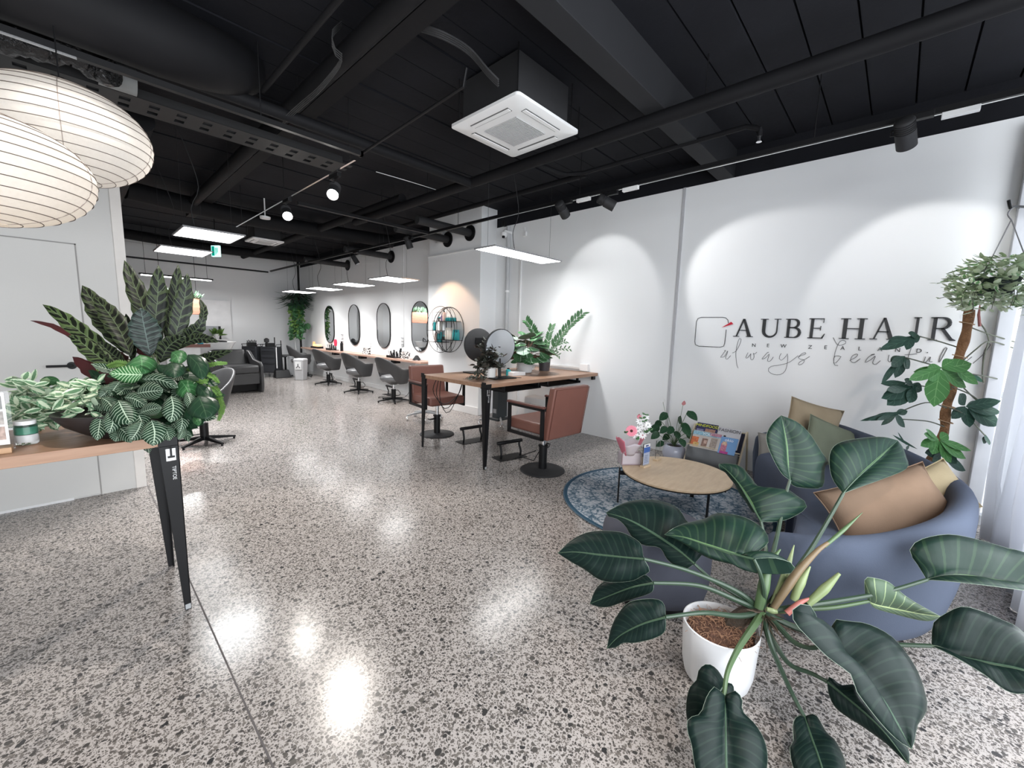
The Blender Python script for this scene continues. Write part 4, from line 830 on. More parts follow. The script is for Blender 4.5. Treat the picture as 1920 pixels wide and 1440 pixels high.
tag(MB().tube([at(557, 672, x=4.3), at(552, 628, x=4.3)], .01, 6).build('mop_handle', WHT), 'pale mop handle leaning in the far corner behind the bins', 'mop')
# tall corner planter pole
qx, qy = 4.42, 12.45; random.seed(21)
o = thing('hanging_fern_stand', 'tall black plant pole in the far corner with ferns and trailing vines', 'plant', (qx, qy, 0))
MB().cyl((qx, qy), .028, 0, 3.28, 12).build('pole', BLK, o); MB().lathe([(.12, 1.26), (.16, 1.40), (.15, 1.40), (0, 1.38)], c=(qx, qy, 0), n=24).build('planter', BLK, o); MB().lathe([(.12, 1.96), (.16, 2.1), (0, 2.09)], c=(qx-.05, qy, 0), n=24).build('planter', BLK, o); MB().cyl((qx, qy), .17, 0, .03, 24).build('base', BLK, o)
fern = MB(); vine = MB(); lime = MB()
for i in range(150):
    a = random.uniform(0, 2*PI); r = random.uniform(.05, .34); z0 = random.uniform(1.95, 2.3); px_, py_ = min(4.6, qx-.08+r*math.cos(a)), min(12.9, qy-.08+r*math.sin(a))
    fern.leaf((px_, py_, z0), (math.cos(a), math.sin(a), -.5-random.random()), (math.cos(a), math.sin(a), .6), random.uniform(.22, .5), random.uniform(.05, .09), .9, .1, 6)
for i in range(75):
    a = random.uniform(0, 2*PI); r = random.uniform(.03, .18); z0 = random.choice((1.95, 1.5)); L = random.uniform(.2, .55)
    for j in range(int(L/.035)):
        p = Vector((qx-.12+r*math.cos(a)+random.uniform(-.02, .02), qy-.1+r*math.sin(a), z0-j*.035)); (lime if i % 3 == 0 else vine).leaf(p, (random.uniform(-1, 1), random.uniform(-1, 1), -.5), (random.uniform(-1, .2), -1, .6), .085, .07, .4, .1, 2)
for p, s in (((qx-.27, qy-.12, 1.42), .2), ((qx+.13, qy-.2, 1.46), .2), ((qx-.15, qy-.2, 1.22), .12), ((qx-.05, qy-.25, 1.33), .15)): vine.leaf(p, (.1, -.1, -1), (-1, -1, .4), s, s*.8, .3, .1, 5)
fern.build('fern_fronds', leafmat('fern_leaf', (.035, .085, .05), (.08, .15, .09), 3, 1, .05, .1, .5), o); vine.build('trailing_foliage', leafmat('vine_leaf', (.05, .15, .06), (.12, .25, .12), 4, 1, .05, .07, .4), o); lime.build('lime_foliage', leafmat('lime_leaf', (.13, .25, .06), (.3, .45, .15), 4, 1, .05, .07, .4), o)
# basin unit, recliner
def at_floor(px, py): return at(px, py, z=0)
bx, by = 2.2, 9.75
o = thing('basin_chair', 'charcoal reclining basin armchair in front of the white wash basin', 'armchair', (bx, by, 0), R_(6)); k = dict(world=False)
GL = mat('charcoal_vinyl', (.05, .05, .052), .4, bump=.1, bsc=120)
MB().box(-.30, .30, -.36, .28, .40, .56).build('seat', GL, o, bevel=.04, seg=4, **k)
MB().box(-.30, .30, -.34, -.30, .18, .40).build('front_panel', GL, o, bevel=.012, **k)
MB().hexa([Vector((-.30, .20, .50)), Vector((.30, .20, .50)), Vector((.30, .34, .48)), Vector((-.30, .34, .48)), Vector((-.30, .34, .86)), Vector((.30, .34, .86)), Vector((.30, .48, .84)), Vector((-.30, .48, .84))]).build('backrest', GL, o, bevel=.05, seg=4, **k)
for s in (-1, 1):
    pr = [(.36, .0), (-.34, .0), (-.38, .12), (-.37, .55), (-.30, .62), (.0, .66), (.22, .82), (.34, .84), (.38, .5)]
    x0, x1 = (s*.31, s*.37); b = MB(); n = len(pr); b.add([Vector((x0, y, z)) for y, z in pr]+[Vector((x1, y, z)) for y, z in pr], [tuple(range(n)), tuple(range(n, 2*n))[::-1]]+[(i, n+i, n+(i+1) % n, (i+1) % n) for i in range(n)]); b.build('arm_panel', GL, o, bevel=.02, seg=3, smooth=True, **k)
MB().box(-.3, .3, -.2, .3, .03, .18).build('base', BLK, o, bevel=.01, **k)
q = Vector((1.72, 10.42, 0))
o = thing('wash_basin', 'white ceramic hair wash basin with black tap behind the armchair', 'basin', q)
MB().lathe([(.0, .62), (.12, .62), (.24, .78), (.33, .97), (.35, 1.0), (.31, 1.0), (.26, .88), (.1, .80), (0, .80)], c=q+Vector((.22, 0, 0)), n=36, sx=1.25, sy=.8).build('bowl', mat('basin_white', (.82, .82, .82), .15), o)
MB().box(q.x-.15, q.x+.35, q.y-.1, q.y+.2, 0, .64).build('pedestal', WHT, o, bevel=.02)
MB().tube(cr([q+Vector((.25, .2, .98)), q+Vector((.25, .2, 1.08)), q+Vector((.28, .12, 1.1)), q+Vector((.3, 0, 1.04))], 12), .016, 10).build('tap', BLK, o); MB().tube([q+Vector((.0, .1, 1.0)), q+Vector((.3, -.12, 1.02)), q+Vector((.46, -.16, 1.0))], .02, 8).build('hand_shower', BLK, o)
o = tag(MB().box(.9, 1.75, 9.5, 9.7, .93, .99).build('wooden_ledge', mat('red_wood', (.20, .07, .05), .4), smooth=False), 'dark red wooden ledge left of the wash basin', 'ledge')
MB().box(1.1, 1.6, 9.55, 9.66, 0, .93).build('ledge_support', WHT, o, smooth=False, world=True)
q = at(375, 652, y=9.6); tag(MB().box(q.x-.03, q.x+.05, 9.56, 9.64, .99, 1.14).build('teal_box', mat('cyan_box', (.02, .4, .55), .4), smooth=False, bevel=.004), 'bright teal carton on the red ledge beside the basin', 'carton')
# board on the far wall with framed picture, wall planter
b = MB().box(2.25, 2.87, 12.93, 12.99, .6, 1.97)
o = tag(b.build('wall_board', mat('white_board', (.88, .88, .89), .5), smooth=False), 'big white projecting board on the far wall', 'board')
MB().box(2.0, 2.26, 12.94, 12.98, .6, 1.97).build('board_return', WHT, o, smooth=False)
q0 = at(376, 611, y=12.92); q1 = at(415, 636, y=12.92)
o = thing('framed_picture', 'landscape picture of a potted plant on grey, on the white board', 'picture', (q1.x, 12.92, q1.z))
MB().box(q0.x, q1.x, 12.915, 12.93, q1.z, q0.z).build('backing', mat('picture_grey', (.42, .43, .46), .4), o, smooth=False)
MB().box(q1.x-.05, q1.x+.0, 12.905, 12.916, q1.z, q0.z).build('dark_strip', BLKM, o, smooth=False)
q = Vector((q1.x-.12, 12.80, q1.z))
o = thing('potted_plant', 'small green plant in a white pot in front of the far picture', 'plant', q); MB().lathe([(.05, 0), (.07, .14), (.06, .14), (0, .12)], c=q, n=18).build('pot', WHT, o); b = MB()
for i in range(60): b.leaf(q+Vector((random.uniform(-.06, .06), 0, .14)), (random.uniform(-1, 1), random.uniform(-.6, .3), random.uniform(-.3, 1)), (0, -1, .5), random.uniform(.1, .22), .045, .8, .1, 3)
b.build('foliage', bpy.data.materials['lime_leaf'], o); MB().box(q.x-.35, q.x+.2, 12.72, 12.93, q.z-.02, q.z).build('ledge', WHT, o, smooth=False)
q = at(364, 575, y=11.4); TERRA = wood('cedar_planter', (.45, .17, .11), (.55, .24, .16), .6, (4, 4, 20))
o = thing('cedar_planter', 'hanging reddish wooden planter box with leafy plant left of the white board', 'planter', q)
MB().box(q.x-.62, q.x+.10, 11.3, 11.5, q.z-.17, q.z+.17).build('planter_box', TERRA, o, smooth=False, bevel=.004); b = MB()
for i in range(90): b.leaf((q.x+random.uniform(-.6, .1), 11.4+random.uniform(-.06, .06), q.z+.16), (random.uniform(-1, 1), random.uniform(-1, .6), random.uniform(0, .8)), (0, -.6, 1), random.uniform(.12, .24), .07, .9, .15, 3)
b.build('foliage', leafmat('hosta_leaf', (.10, .2, .12), (.5, .6, .5), 4, 1, .1, .06, .4), o)
b = MB()
for x in (q.x-.55, q.x+.05): MB().tube([(x, 11.4, q.z+.17), (x, 11.4, 3.31)], .004, 5).build('suspension_wire', BLK, o)
# ================= lounge: rug, coffee table, sofa =================
o = thing('round_rug', 'round blue and grey vintage patterned rug under the coffee table', 'rug', (3.32, 1.32, 0))
b = MB(); b.lathe([(.83, 0), (.835, .004), (.83, .008), (0, .0085)], n=72); b.build('rug_field', m_rug(), o, world=False)
MB().tube([(.832*math.cos(t), .832*math.sin(t), .005) for t in np.arange(0, 2*PI+.02, .08)], .006, 6, cap=False).build('rug_binding', mat('rug_edge', (.07, .12, .17), .9), o, world=False)
ctx, cty, ctz = 3.255, 1.205, .30
o = thing('coffee_table', 'round pale wood coffee table on three black legs', 'table', (ctx, cty, 0))
MB().lathe([(0, ctz-.018), (.408, ctz-.018), (.415, ctz-.012), (.415, ctz), (0, ctz)], c=(ctx, cty, 0), n=72).build('table_top', PALEW, o)
MB().lathe([(0, ctz-.024), (.411, ctz-.024), (.414, ctz-.018), (0, ctz-.018)], c=(ctx, cty, 0), n=60).build('rim', BLK, o)
for px, py in ((1158, 941), (1297, 932), (1325, 970)):
    f = at(px, py, z=0.008); v = Vector((f.x-ctx, f.y-cty, 0)); u = v.normalized(); R1 = .40
    e = Vector((f.x, f.y, 0)); M = math.atan2(u.y, u.x); L_ = .418-v.length
    MB().box(e.x-.005, e.x+.005, e.y-.016, e.y+.016, .009, ctz-.02 if v.length < .41 else ctz+.004, rz=M).box(e.x-.14, e.x+max(0, L_-.03), e.y-.005, e.y+.005, ctz-.055, ctz-.02, rz=M, c=e).build('leg', BLK, o, smooth=False, bevel=.001)
MB().lathe([(.10, ctz-.05), (.10, ctz-.024)], c=(ctx, cty, 0), n=24).build('hub', BLK, o)
# sofa
OUT = [(4.36, .92), (4.50, .40), (4.15, .08), (3.72, -.15), (3.28, -.32), (2.86, -.37), (2.48, -.27), (2.22, -.04), (2.12, .22), (2.12, .38)]
HT = [.50, .68, .70, .70, .70, .69, .65, .58, .53, .50]
cen = Vector((3.35, 1.35, 0))
O3 = cr([(x, y, h) for (x, y), h in zip(OUT, HT)], 44)
def sofa_part(name, prof, m, bv=0, i0=0, i1=44):
    rows = []
    for i in range(i0, i1):
        p = O3[i]; tg = (O3[min(i+1, 43)]-O3[max(i-1, 0)]); tg.z = 0; tg.normalize(); nn = Vector((-tg.y, tg.x, 0))
        if nn.dot(cen-p) < 0: nn = -nn
        h = p.z; e = min(i-i0, i1-1-i)/3.0; ins = (1-min(1, e))
        rows.append([Vector((p.x, p.y, 0))+nn*(a(h, ins) if callable(a) else a)+Vector((0, 0, (z(h) if callable(z) else z)-0)) for a, z in prof(h, ins)])
    return MB().grid(rows, wrap=True, caps=True).build(name, m, sofa, sub=1)
sofa = thing('curved_sofa', 'curved blue grey velvet sofa wrapping around the rug', 'sofa', (3.2, .1, 0))
def backp(h, s): k = .05*s; return [(.085+k, .04), (.05+k, .10), (.01+k, .35), (.0+k, h-.06), (.02+k*.8, h-.015), (.055, h), (.09-k*.3, h-.012), (.115-k*.5, h-.06), (.15-k*.5, .40), (.20-k*.5, .05)]
def seatp(h, s): k = .03*s; return [(.17, .06), (.17, .40), (.19, .43-k), (.40, .44-k), (.66-k, .435-k), (.715-k, .40-k), (.72-k, .30), (.71-k, .12), (.69-k, .06)]
sofa_part('backrest', backp, SOFA); sofa_part('seat', seatp, SOFA, i0=1, i1=43)
for i in (4, 14, 24, 34, 41): p = O3[i]; dd = (cen-Vector((p.x, p.y, 0))).normalized(); MB().cyl((p.x+dd.x*.15, p.y+dd.y*.15), .022, 0, .055, 10).build('foot', BLK, sofa)
def cushion(lab, c, w, h, t, rot, m, pinch=.16, nm='cushion'):
    o = thing(nm, lab, 'cushion', c); n = 14; rows = []
    M = Euler(rot, 'XYZ').to_matrix(); b = MB()
    for s in (1, -1):
        rows = []
        for i in range(n+1):
            r = []
            for j in range(n+1):
                u, v = -1+2*i/n, -1+2*j/n; e = (1-abs(u)**2.6)*(1-abs(v)**2.6); px = u*w/2*(1-pinch*(1-abs(v)**2)*(abs(u)**3)*.5); pz = v*h/2*(1-pinch*(1-abs(u)**2)*(abs(v)**3)*.5)
                y = s*t/2*max(0, e)**.55*(1+.08*math.sin(3*u+2*v+s)+.05*math.sin(7*v-u*4)); r.append(M@Vector((px, y, pz))+Vector(c))
            rows.append(r if s > 0 else r[::-1])
        b.grid(rows)
    ob = b.build('cover', m, o); wd = ob.modifiers.new('w', 'WELD'); wd.merge_threshold = .0008
    # piping around the edge
    P = []
    for k in range(0, 4*n):
        sd, q = divmod(k, n); a = -1+2*q/n; u, v = ((a, -1), (1, a), (-a, 1), (-1, -a))[sd]
        P.append(M@Vector((u*w/2*(1-pinch*(1-abs(v)**2)*.5*abs(u)**3), 0, v*h/2*(1-pinch*(1-abs(u)**2)*.5*abs(v)**3)))+Vector(c))
    MB().tube(P+[P[0]], .003, 5).build('piping', m, o); return o
def fab(n, c): return mat(n, c, .9, var=.1, sc=7, bump=.3, bsc=220, spec=.15)
TANF, SAGE, BROWN, YEL, GRF = fab('sand_linen', (.36, .29, .20)), fab('sage_linen', (.20, .225, .165)), fab('brown_velvet', (.27, .185, .13)), fab('straw_linen', (.47, .39, .25)), fab('stone_linen', (.30, .29, .27))
cushion('sand coloured cushion standing highest on the sofa back, near the sign wall', at(1522, 800, d=3.42), .44, .40, .15, (R_(-10), R_(14), R_(-52)), TANF)
cushion('sage green cushion leaning below the sand coloured one', at(1562, 838, d=3.22), .50, .36, .15, (R_(-14), R_(20), R_(-48)), SAGE)
cushion('stone grey cushion at the far left end of the sofa', at(1462, 846, d=3.62), .36, .30, .12, (R_(-10), 0, R_(-60)), GRF)
cushion('brown velvet cushion in the corner of the sofa behind the big leaves', at(1662, 950, d=2.08), .60, .31, .17, (R_(-32), R_(-17), R_(-44)), BROWN)
cushion('straw yellow cushion tucked behind the brown one', at(1745, 928, d=2.16), .36, .27, .12, (R_(-30), R_(-24), R_(-44)), YEL)
# ottoman
q = (2.11, .86, 0)
o = thing('ottoman', 'round dark slate ottoman behind the left leaves of the philodendron', 'ottoman', q)
MB().lathe([(0, .03), (.27, .03), (.285, .06), (.29, .30), (.28, .36), (.25, .385), (0, .39)], c=q, n=48).build('upholstery', mat('slate_velvet', (.065, .07, .095), .9, var=.1, bump=.2, bsc=220), o, sub=1); MB().cyl(q, .24, 0, .035, 30).build('plinth', BLK, o)
# ---- coffee table objects ----
z0 = ctz
q = at(1187, 869, z=z0)
bo = thing('flower_bouquet', 'bouquet of pink gerbera and white flowers in pink wrapping on the coffee table', 'bouquet', (q.x, q.y, z0)); fx, fy = q.x-.02, q.y+.03
LIL = mat('lilac_paper', (.62, .56, .60), .6); PNK = mat('pink_paper', (.75, .22, .30), .5); random.seed(5)
MB().box(fx-.085, fx+.085, fy-.045, fy+.045, z0, z0+.10, rz=R_(-40)).build('carry_box', LIL, bo, smooth=False, bevel=.004)
M = Matrix.Rotation(R_(-40), 3, 'Z'); F0 = Vector((fx, fy, z0))
MB().tube([M@Vector(p)+F0 for p in ((-.085, -.057, .005), (-.085, -.057, .10), (-.07, -.057, .115), (.07, -.057, .115), (.085, -.057, .10), (.085, -.057, .005), (-.085, -.057, .005))], .005, 6).build('box_edge', mat('mauve_edge', (.35, .26, .28), .6), bo)
def wrap(m, nm, a0, a1, r0, r1, h0, h1, wav):
    rows = []
    for j in range(6):
        t = j/5; rows.append([F0+Vector(((r0+(r1-r0)*t)*math.cos(a), (r0+(r1-r0)*t)*.8*math.sin(a), h0+(h1-h0)*t+wav*t*math.sin(a*5))) for a in np.linspace(a0, a1, 22)])
    MB().grid(rows).build(nm, m, bo, solid=.001)
wrap(LIL, 'lilac_wrap', R_(175), R_(480), .06, .12, .08, .19, .010); wrap(PNK, 'pink_wrap', R_(110), R_(190), .07, .14, .08, .23, .014); wrap(PNK, 'pink_wrap', R_(-68), R_(-20), .065, .15, .10, .25, .01)
def flower(c, r, m, nrm, petals=16, nm='gerbera', cm=None):
    b = MB(); N = Vector(nrm).normalized(); X = N.orthogonal().normalized(); Y = N.cross(X)
    for k in range(petals): a = 2*PI*k/petals; d = X*math.cos(a)+Y*math.sin(a); b.leaf(Vector(c)+d*r*.15, d+N*.15, N, r*.9, r*.4, -.2, .1, 3)
    f = b.build(nm, m, bo)
    if cm: MB().lathe([(r*.25, 0), (r*.2, r*.08), (0, r*.1)], M=Matrix((X, Y, N)).transposed(), c=c, n=14).build('flower_centre', cm, f)
dn = (CP-F0).normalized()
flower(at(1184, 808, d=3.05), .044, PNK, dn, 20, 'pink_gerbera', mat('dark_centre', (.06, .01, .01), .8))
for px, py in ((1196, 805), (1207, 800), (1213, 808), (1205, 816), (1193, 818), (1215, 797), (1200, 790), (1210, 783)): flower(at(px, py, d=3.08), .031, WHT, dn+Vector((random.uniform(-.4, .4), random.uniform(-.4, .4), .3)), 9, 'white_flower')
b = MB()
for px, py in ((1172, 812), (1212, 812), (1208, 790), (1205, 785), (1219, 807), (1198, 824), (1210, 778)):
    for _ in range(4): b.leaf(at(px, py, d=3.05), (random.uniform(-1, 1), random.uniform(-1, 1), random.uniform(0, 1)), dn, .03, .014, .3, .1, 3)
b.build('greenery', bpy.data.materials['zz_leaf'], bo)
flower(at(1199, 782, d=3.08), .018, PNK, dn, 8, 'pink_bud')
def acrylic(px, py, lab, w, h, ang, blue):
    q = at(px, py, z=z0); o = thing('menu_holder', lab, 'stand', q, ang, 'acrylic menu holders'); k = dict(world=False)
    MB().box(-w/2-.005, w/2+.005, -.02, .02, 0, .016).build('wood_base', PALEW, o, bevel=.002, **k); MB().box(-w/2, w/2, -.003, .003, .008, h).build('acrylic_panel', m_glass('acrylic_%d' % px) if False else (bpy.data.materials.get('acrylic') or m_glass('acrylic')), o, smooth=False, **k)
    if blue:
        c = MB().box(-w/2+.004, w/2-.004, -.0045, -.0035, .02, h-.004).build('card', mat('card_blue_grey', (.42, .47, .60), .5), o, smooth=False, **k); MB().box(-w/2+.004, w/2-.004, -.0052, -.0046, h*.62, h*.85).build('blue_band', mat('print_blue', (.05, .13, .42), .5), c, smooth=False, **k)
        MB().box(-w/2+.004, w/2-.004, -.0052, -.0046, h*.85, h-.004).build('white_band', WHT, c, smooth=False, **k)
        b = MB()
        for i in range(5): b.box(-w*.3, w*random.uniform(.1, .3), -.0056, -.0050, h*(.2+.07*i), h*(.2+.07*i)+.003)
        b.box(-w*.25, w*.2, -.0058, -.005, h*.88, h*.94); b.build('print', mat('print_navy', (.03, .06, .2), .5), c, smooth=False, **k)
    return o
acrylic(1210, 875, 'acrylic menu holder with blue and white card on the coffee table', .095, .20, R_(-8), True)
acrylic(1232, 862, 'clear empty acrylic holder with wooden foot on the coffee table', .08, .18, R_(0), False)
# ---- anthurium pot on floor ----
q = Vector((4.50, 1.70, 0))
o = thing('anthurium_plant', 'anthurium with small pink flowers in a pale lilac pot by the wall', 'plant', q)
MB().lathe([(0, 0), (.07, 0), (.105, .03), (.125, .09), (.115, .15), (.085, .185), (.078, .18), (.09, .15), (0, .14)], c=q, n=40).build('pot', mat('lilac_glaze', (.50, .52, .62), .12), o)
MB().lathe([(.085, .165), (0, .17)], c=q, n=20).build('soil', SOIL, o)
AN = leafmat('anthurium_leaf', (.018, .06, .028), (.04, .11, .05), 4, 1.2, .04, .04, .2, under=(.06, .12, .07)); b = MB(); st = MB(); random.seed(9)
for px, py, L in ((1237, 798, .15), (1290, 770, .16), (1251, 774, .14), (1272, 782, .14), (1236, 810, .13), (1245, 828, .11), (1240, 790, .13), (1283, 800, .15), (1278, 793, .14), (1296, 820, .15), (1277, 822, .13), (1262, 800, .13), (1255, 815, .12), (1268, 808, .13), (1287, 812, .12), (1250, 800, .12)):
    t = at(px, py, x=q.x+random.uniform(-.15, .12)); st.tube(cr([q+Vector((0, 0, .17)), q.lerp(t, .5)+Vector((0, 0, .12)), t], 8), .003, 5); out = t-q; out.z = 0
    b.leaf(t, out.normalized()*.8+Vector((0, 0, -.7)), -cd_+Vector((0, 0, .5)), L, L*.62, .3, .12, 6, shape=.36)
st.build('stem', bpy.data.materials['stem_green'], o); b.build('foliage', AN, o)
for px, py in ((1281, 757), (1243, 753), (1197, 781)):
    t = at(px, py, x=q.x); MB().tube(cr([q+Vector((0, 0, .17)), q.lerp(t, .6)+Vector((0, 0, .05)), t], 8), .0022, 5).build('flower_stem', bpy.data.materials['stem_green'], o); MB().leaf(t+Vector((0, 0, -.02)), (0, -.1, 1), -cd_, .06, .045, .3, .3, 5, shape=.4).build('pink_spathe', mat('spathe_pink', (.60, .25, .26), .4) if px != 1243 else WHT, o)
# ---- magazine rack ----
A_, B_ = at(1303, 798, x=4.60), at(1400, 815, x=4.60)
A_ = Vector((4.60, A_.y, .43)); B_ = Vector((4.60, B_.y, .43)); fA, fB = Vector((4.30, A_.y+.0, .0)), Vector((4.30, B_.y-.0, .0))
yA, yB = A_.y, B_.y
o = thing('magazine_rack', 'slanted pale wood magazine rack with grey canvas slings against the wall', 'rack', (4.45, (yA+yB)/2, 0))
for y in (yA, yB): MB().tube([(4.30, y, 0), (4.61, y, .44)], .010, 8).tube([(4.62, y, .44), (4.74, y, 0)], .010, 8).build('side_frame', mat('pale_rack_wood', (.60, .52, .38), .5) if not bpy.data.materials.get('pale_rack_wood') else bpy.data.materials['pale_rack_wood'], o)
def rackpt(s, off=0): a = Vector((4.30, 0, 0)).lerp(Vector((4.61, 0, .44)), s); return a+Vector((-.82, 0, .57))*off
b = MB()
for s in (.50, .97): p = rackpt(s, .0); b.tube([(p.x, yA, p.z), (p.x, yB, p.z)], .006, 8)
p = rackpt(.5, .06); b.tube([(p.x, yA, p.z), (p.x, yB, p.z)], .006, 8)
b.build('cross_bar', bpy.data.materials['pale_rack_wood'], o)
CAN = mat('grey_canvas', (.17, .18, .19), .9, bump=.2, bsc=200)
p0, p1, p2, p3 = rackpt(.5, .06), rackpt(.3, .05), rackpt(.15, .0), rackpt(.5, -.02)
MB().grid([[Vector((p.x, y, p.z)) for p in (p0, p1, p2, p3)] for y in np.linspace(yA-.012, yB+.012, 6)]).build('canvas_sling', CAN, o, solid=.004)
MB().grid([[Vector((p.x, y, p.z)) for p in (rackpt(.95, -.02), rackpt(.5, -.03), rackpt(.3, -.02))] for y in np.linspace(yA-.012, yB+.012, 4)]).build('canvas_back', CAN, o, solid=.004)
def magazine(lab, y0, y1, s0, s1, off, cov, items, txt, tcol, tsize, ty=None):
    lo, hi = rackpt(s0, off), rackpt(s1, off); n = Vector((-.82, 0, .57)).normalized(); up = (hi-lo); H = up.length; up.normalize()
    o = thing('magazine', lab, 'magazine', (lo.x, y0, lo.z), 0, 'magazines in the rack')
    def quad(b, a0, a1, h0, h1, e0, e1):
        P = []
        for e in (e0, e1): P += [Vector((lo.x, y0+(y1-y0)*a, lo.z))+up*H*h+n*e for a, h in ((a0, h0), (a1, h0), (a1, h1), (a0, h1))]
        b.hexa(P)
    b = MB(); quad(b, 0, 1, 0, 1, -.004, 0); body = b.build('cover', mat('cover_%d' % int(abs(y0)*1000+s0*100), cov, .25), o, smooth=False)
    for i, (a0, a1, h0, h1, c) in enumerate(items):
        b = MB(); quad(b, a0, a1, h0, h1, .0002+.0003*i, .0005+.0003*i); b.build('printed_block', mat('print_%d_%d_%d' % (int(abs(y0)*1000), int(s0*100), i), c, .3, var=.35, sc=60), body, smooth=False)
    if txt:
        c = Vector((lo.x, y0+(y1-y0)*.5, lo.z))+up*H*(ty or .86)+n*.004; place_text('masthead', txt, tsize, c, axes((0, -1, 0), up), mat('mast_%d' % int(abs(y0)*1000+s0*100), tcol, .4), o)
    return o
wy = yA-yB
magazine('magazine with yellow title and dark blue cover, top left of the rack', yA-.03, yA-.03-wy*.42, .60, 1.02, .03, (.05, .05, .12), [(.45, .92, .30, .74, (.5, .28, .22)), (.05, .38, .5, .68, (.25, .25, .4)), (.2, .8, .25, .33, (.6, .45, .1))], 'MINDFOOD', (.75, .8, .05), .042)
magazine('pale fashion magazine, top right of the rack', yA-.03-wy*.43, yA-.03-wy*.86, .58, 1.0, .025, (.62, .62, .66), [(.30, .40, .2, .62, (.04, .03, .03)), (.62, .74, .1, .5, (.05, .04, .04)), (.45, .7, .18, .36, (.05, .04, .04))], 'FASHION', (.10, .10, .11), .05)
magazine('magazine with rainbow corner and women in sunglasses, bottom left of the rack', yA-.03, yA-.03-wy*.55, .46, .82, .062, (.60, .55, .52), [(.0, .25, .1, .62, (.75, .22, .10)), (.1, .3, .05, .3, (.75, .5, .2)), (.38, .58, .1, .6, (.35, .22, .18)), (.45, .55, .3, .5, (.7, .5, .42)), (.68, .9, .05, .68, (.45, .38, .34)), (.0, 1, .74, .97, (.35, .6, .75)), (.6, 1, .8, .97, (.6, .3, .4))], 'YOU', (.9, .95, 1), .042, .84)
magazine('sky blue magazine with pink figure, bottom right of the rack', yA-.03-wy*.55, yA-.03-wy*.86, .44, .78, .066, (.20, .38, .68), [(.1, .45, .1, .62, (.65, .25, .35)), (.15, .4, .5, .72, (.8, .55, .4)), (.1, .6, .0, .14, (.5, .08, .3))], 'okio', (.92, .95, 1), .045, .82)
magazine('dark magazine edge behind the fashion magazine at the right of the rack', yA-.03-wy*.7, yA-.03-wy*.92, .5, .95, .008, (.03, .03, .05), [], None, (0, 0, 0), .01)
# ================= wall sign =================
sy0 = 4.79-.0; INK = mat('charcoal_sign', (.035, .037, .04), .45); RED = mat('sign_red', (.62, .02, .05), .4); THIN = mat('script_grey', (.10, .10, .105), .5)
sgn = thing('wall_sign', 'charcoal serif lettering with square logo and script line on the white wall', 'sign', (W, .6, 1.45))
def wp(px, py, dx=.004): a = at(px, py, x=W); return Vector((W-dx, a.y, a.z))
rnd = [(1366, 606), (1365, 600), (1361, 596), (1355, 595), (1315, 595), (1309, 597), (1306, 603), (1303, 640), (1304, 646), (1310, 649), (1350, 651), (1357, 649), (1359, 644), (1362, 618)]
MB().tube([wp(*p) for p in rnd], .0032, 6, flat=1).build('logo_outline', INK, sgn)
MB().add([wp(1354, 614), wp(1371.5, 603.5), wp(1375.5, 607.5), wp(1354, 614, .010), wp(1371.5, 603.5, .010), wp(1375.5, 607.5, .010)], [(0, 1, 2), (5, 4, 3), (0, 3, 4, 1), (1, 4, 5, 2), (2, 5, 3, 0)]).build('logo_accent', RED, sgn, smooth=False)
def poly_letter(name, polys, y0, y1, z0, z1):
    """polys given in unit box (x right, y up)"""
    b = MB()
    for P in polys:
        n = len(P); f = lambda p, d: Vector((W-d, y0+(y1-y0)*p[0], z0+(z1-z0)*p[1]))
        b.add([f(p, .001) for p in P]+[f(p, .012) for p in P], [tuple(range(n)), tuple(range(n, 2*n))[::-1]]+[(i, n+i, n+(i+1) % n, (i+1) % n) for i in range(n)])
    return b.build(name, INK, sgn, smooth=False)
def strip(pts, w):  # calligraphic strip as quads
    out = []
    for i in range(len(pts)-1):
        a, c = pts[i], pts[i+1]; wa = w[i]/2; wc = w[i+1]/2; dx, dy = c[0]-a[0], c[1]-a[1]; L = math.hypot(dx, dy) or 1; nx, ny = -dy/L, dx/L
        out.append([(a[0]+nx*wa, a[1]+ny*wa), (a[0]-nx*wa, a[1]-ny*wa), (c[0]-nx*wc, c[1]-ny*wc), (c[0]+nx*wc, c[1]+ny*wc)])
    return out
def arc(cx, cy, rx, ry, a0, a1, n=14): return [(cx+rx*math.cos(R_(a0+(a1-a0)*i/n)), cy+ry*math.sin(R_(a0+(a1-a0)*i/n))) for i in range(n+1)]
def rect(x0, x1, y0, y1): return [(x0, y0), (x1, y0), (x1, y1), (x0, y1)]
def serif(x, y, w=.30, t=.035): return rect(x-w/2, x+w/2, y, y+t) if y < .5 else rect(x-w/2, x+w/2, y-t, y)
TK = .15; TN = .05
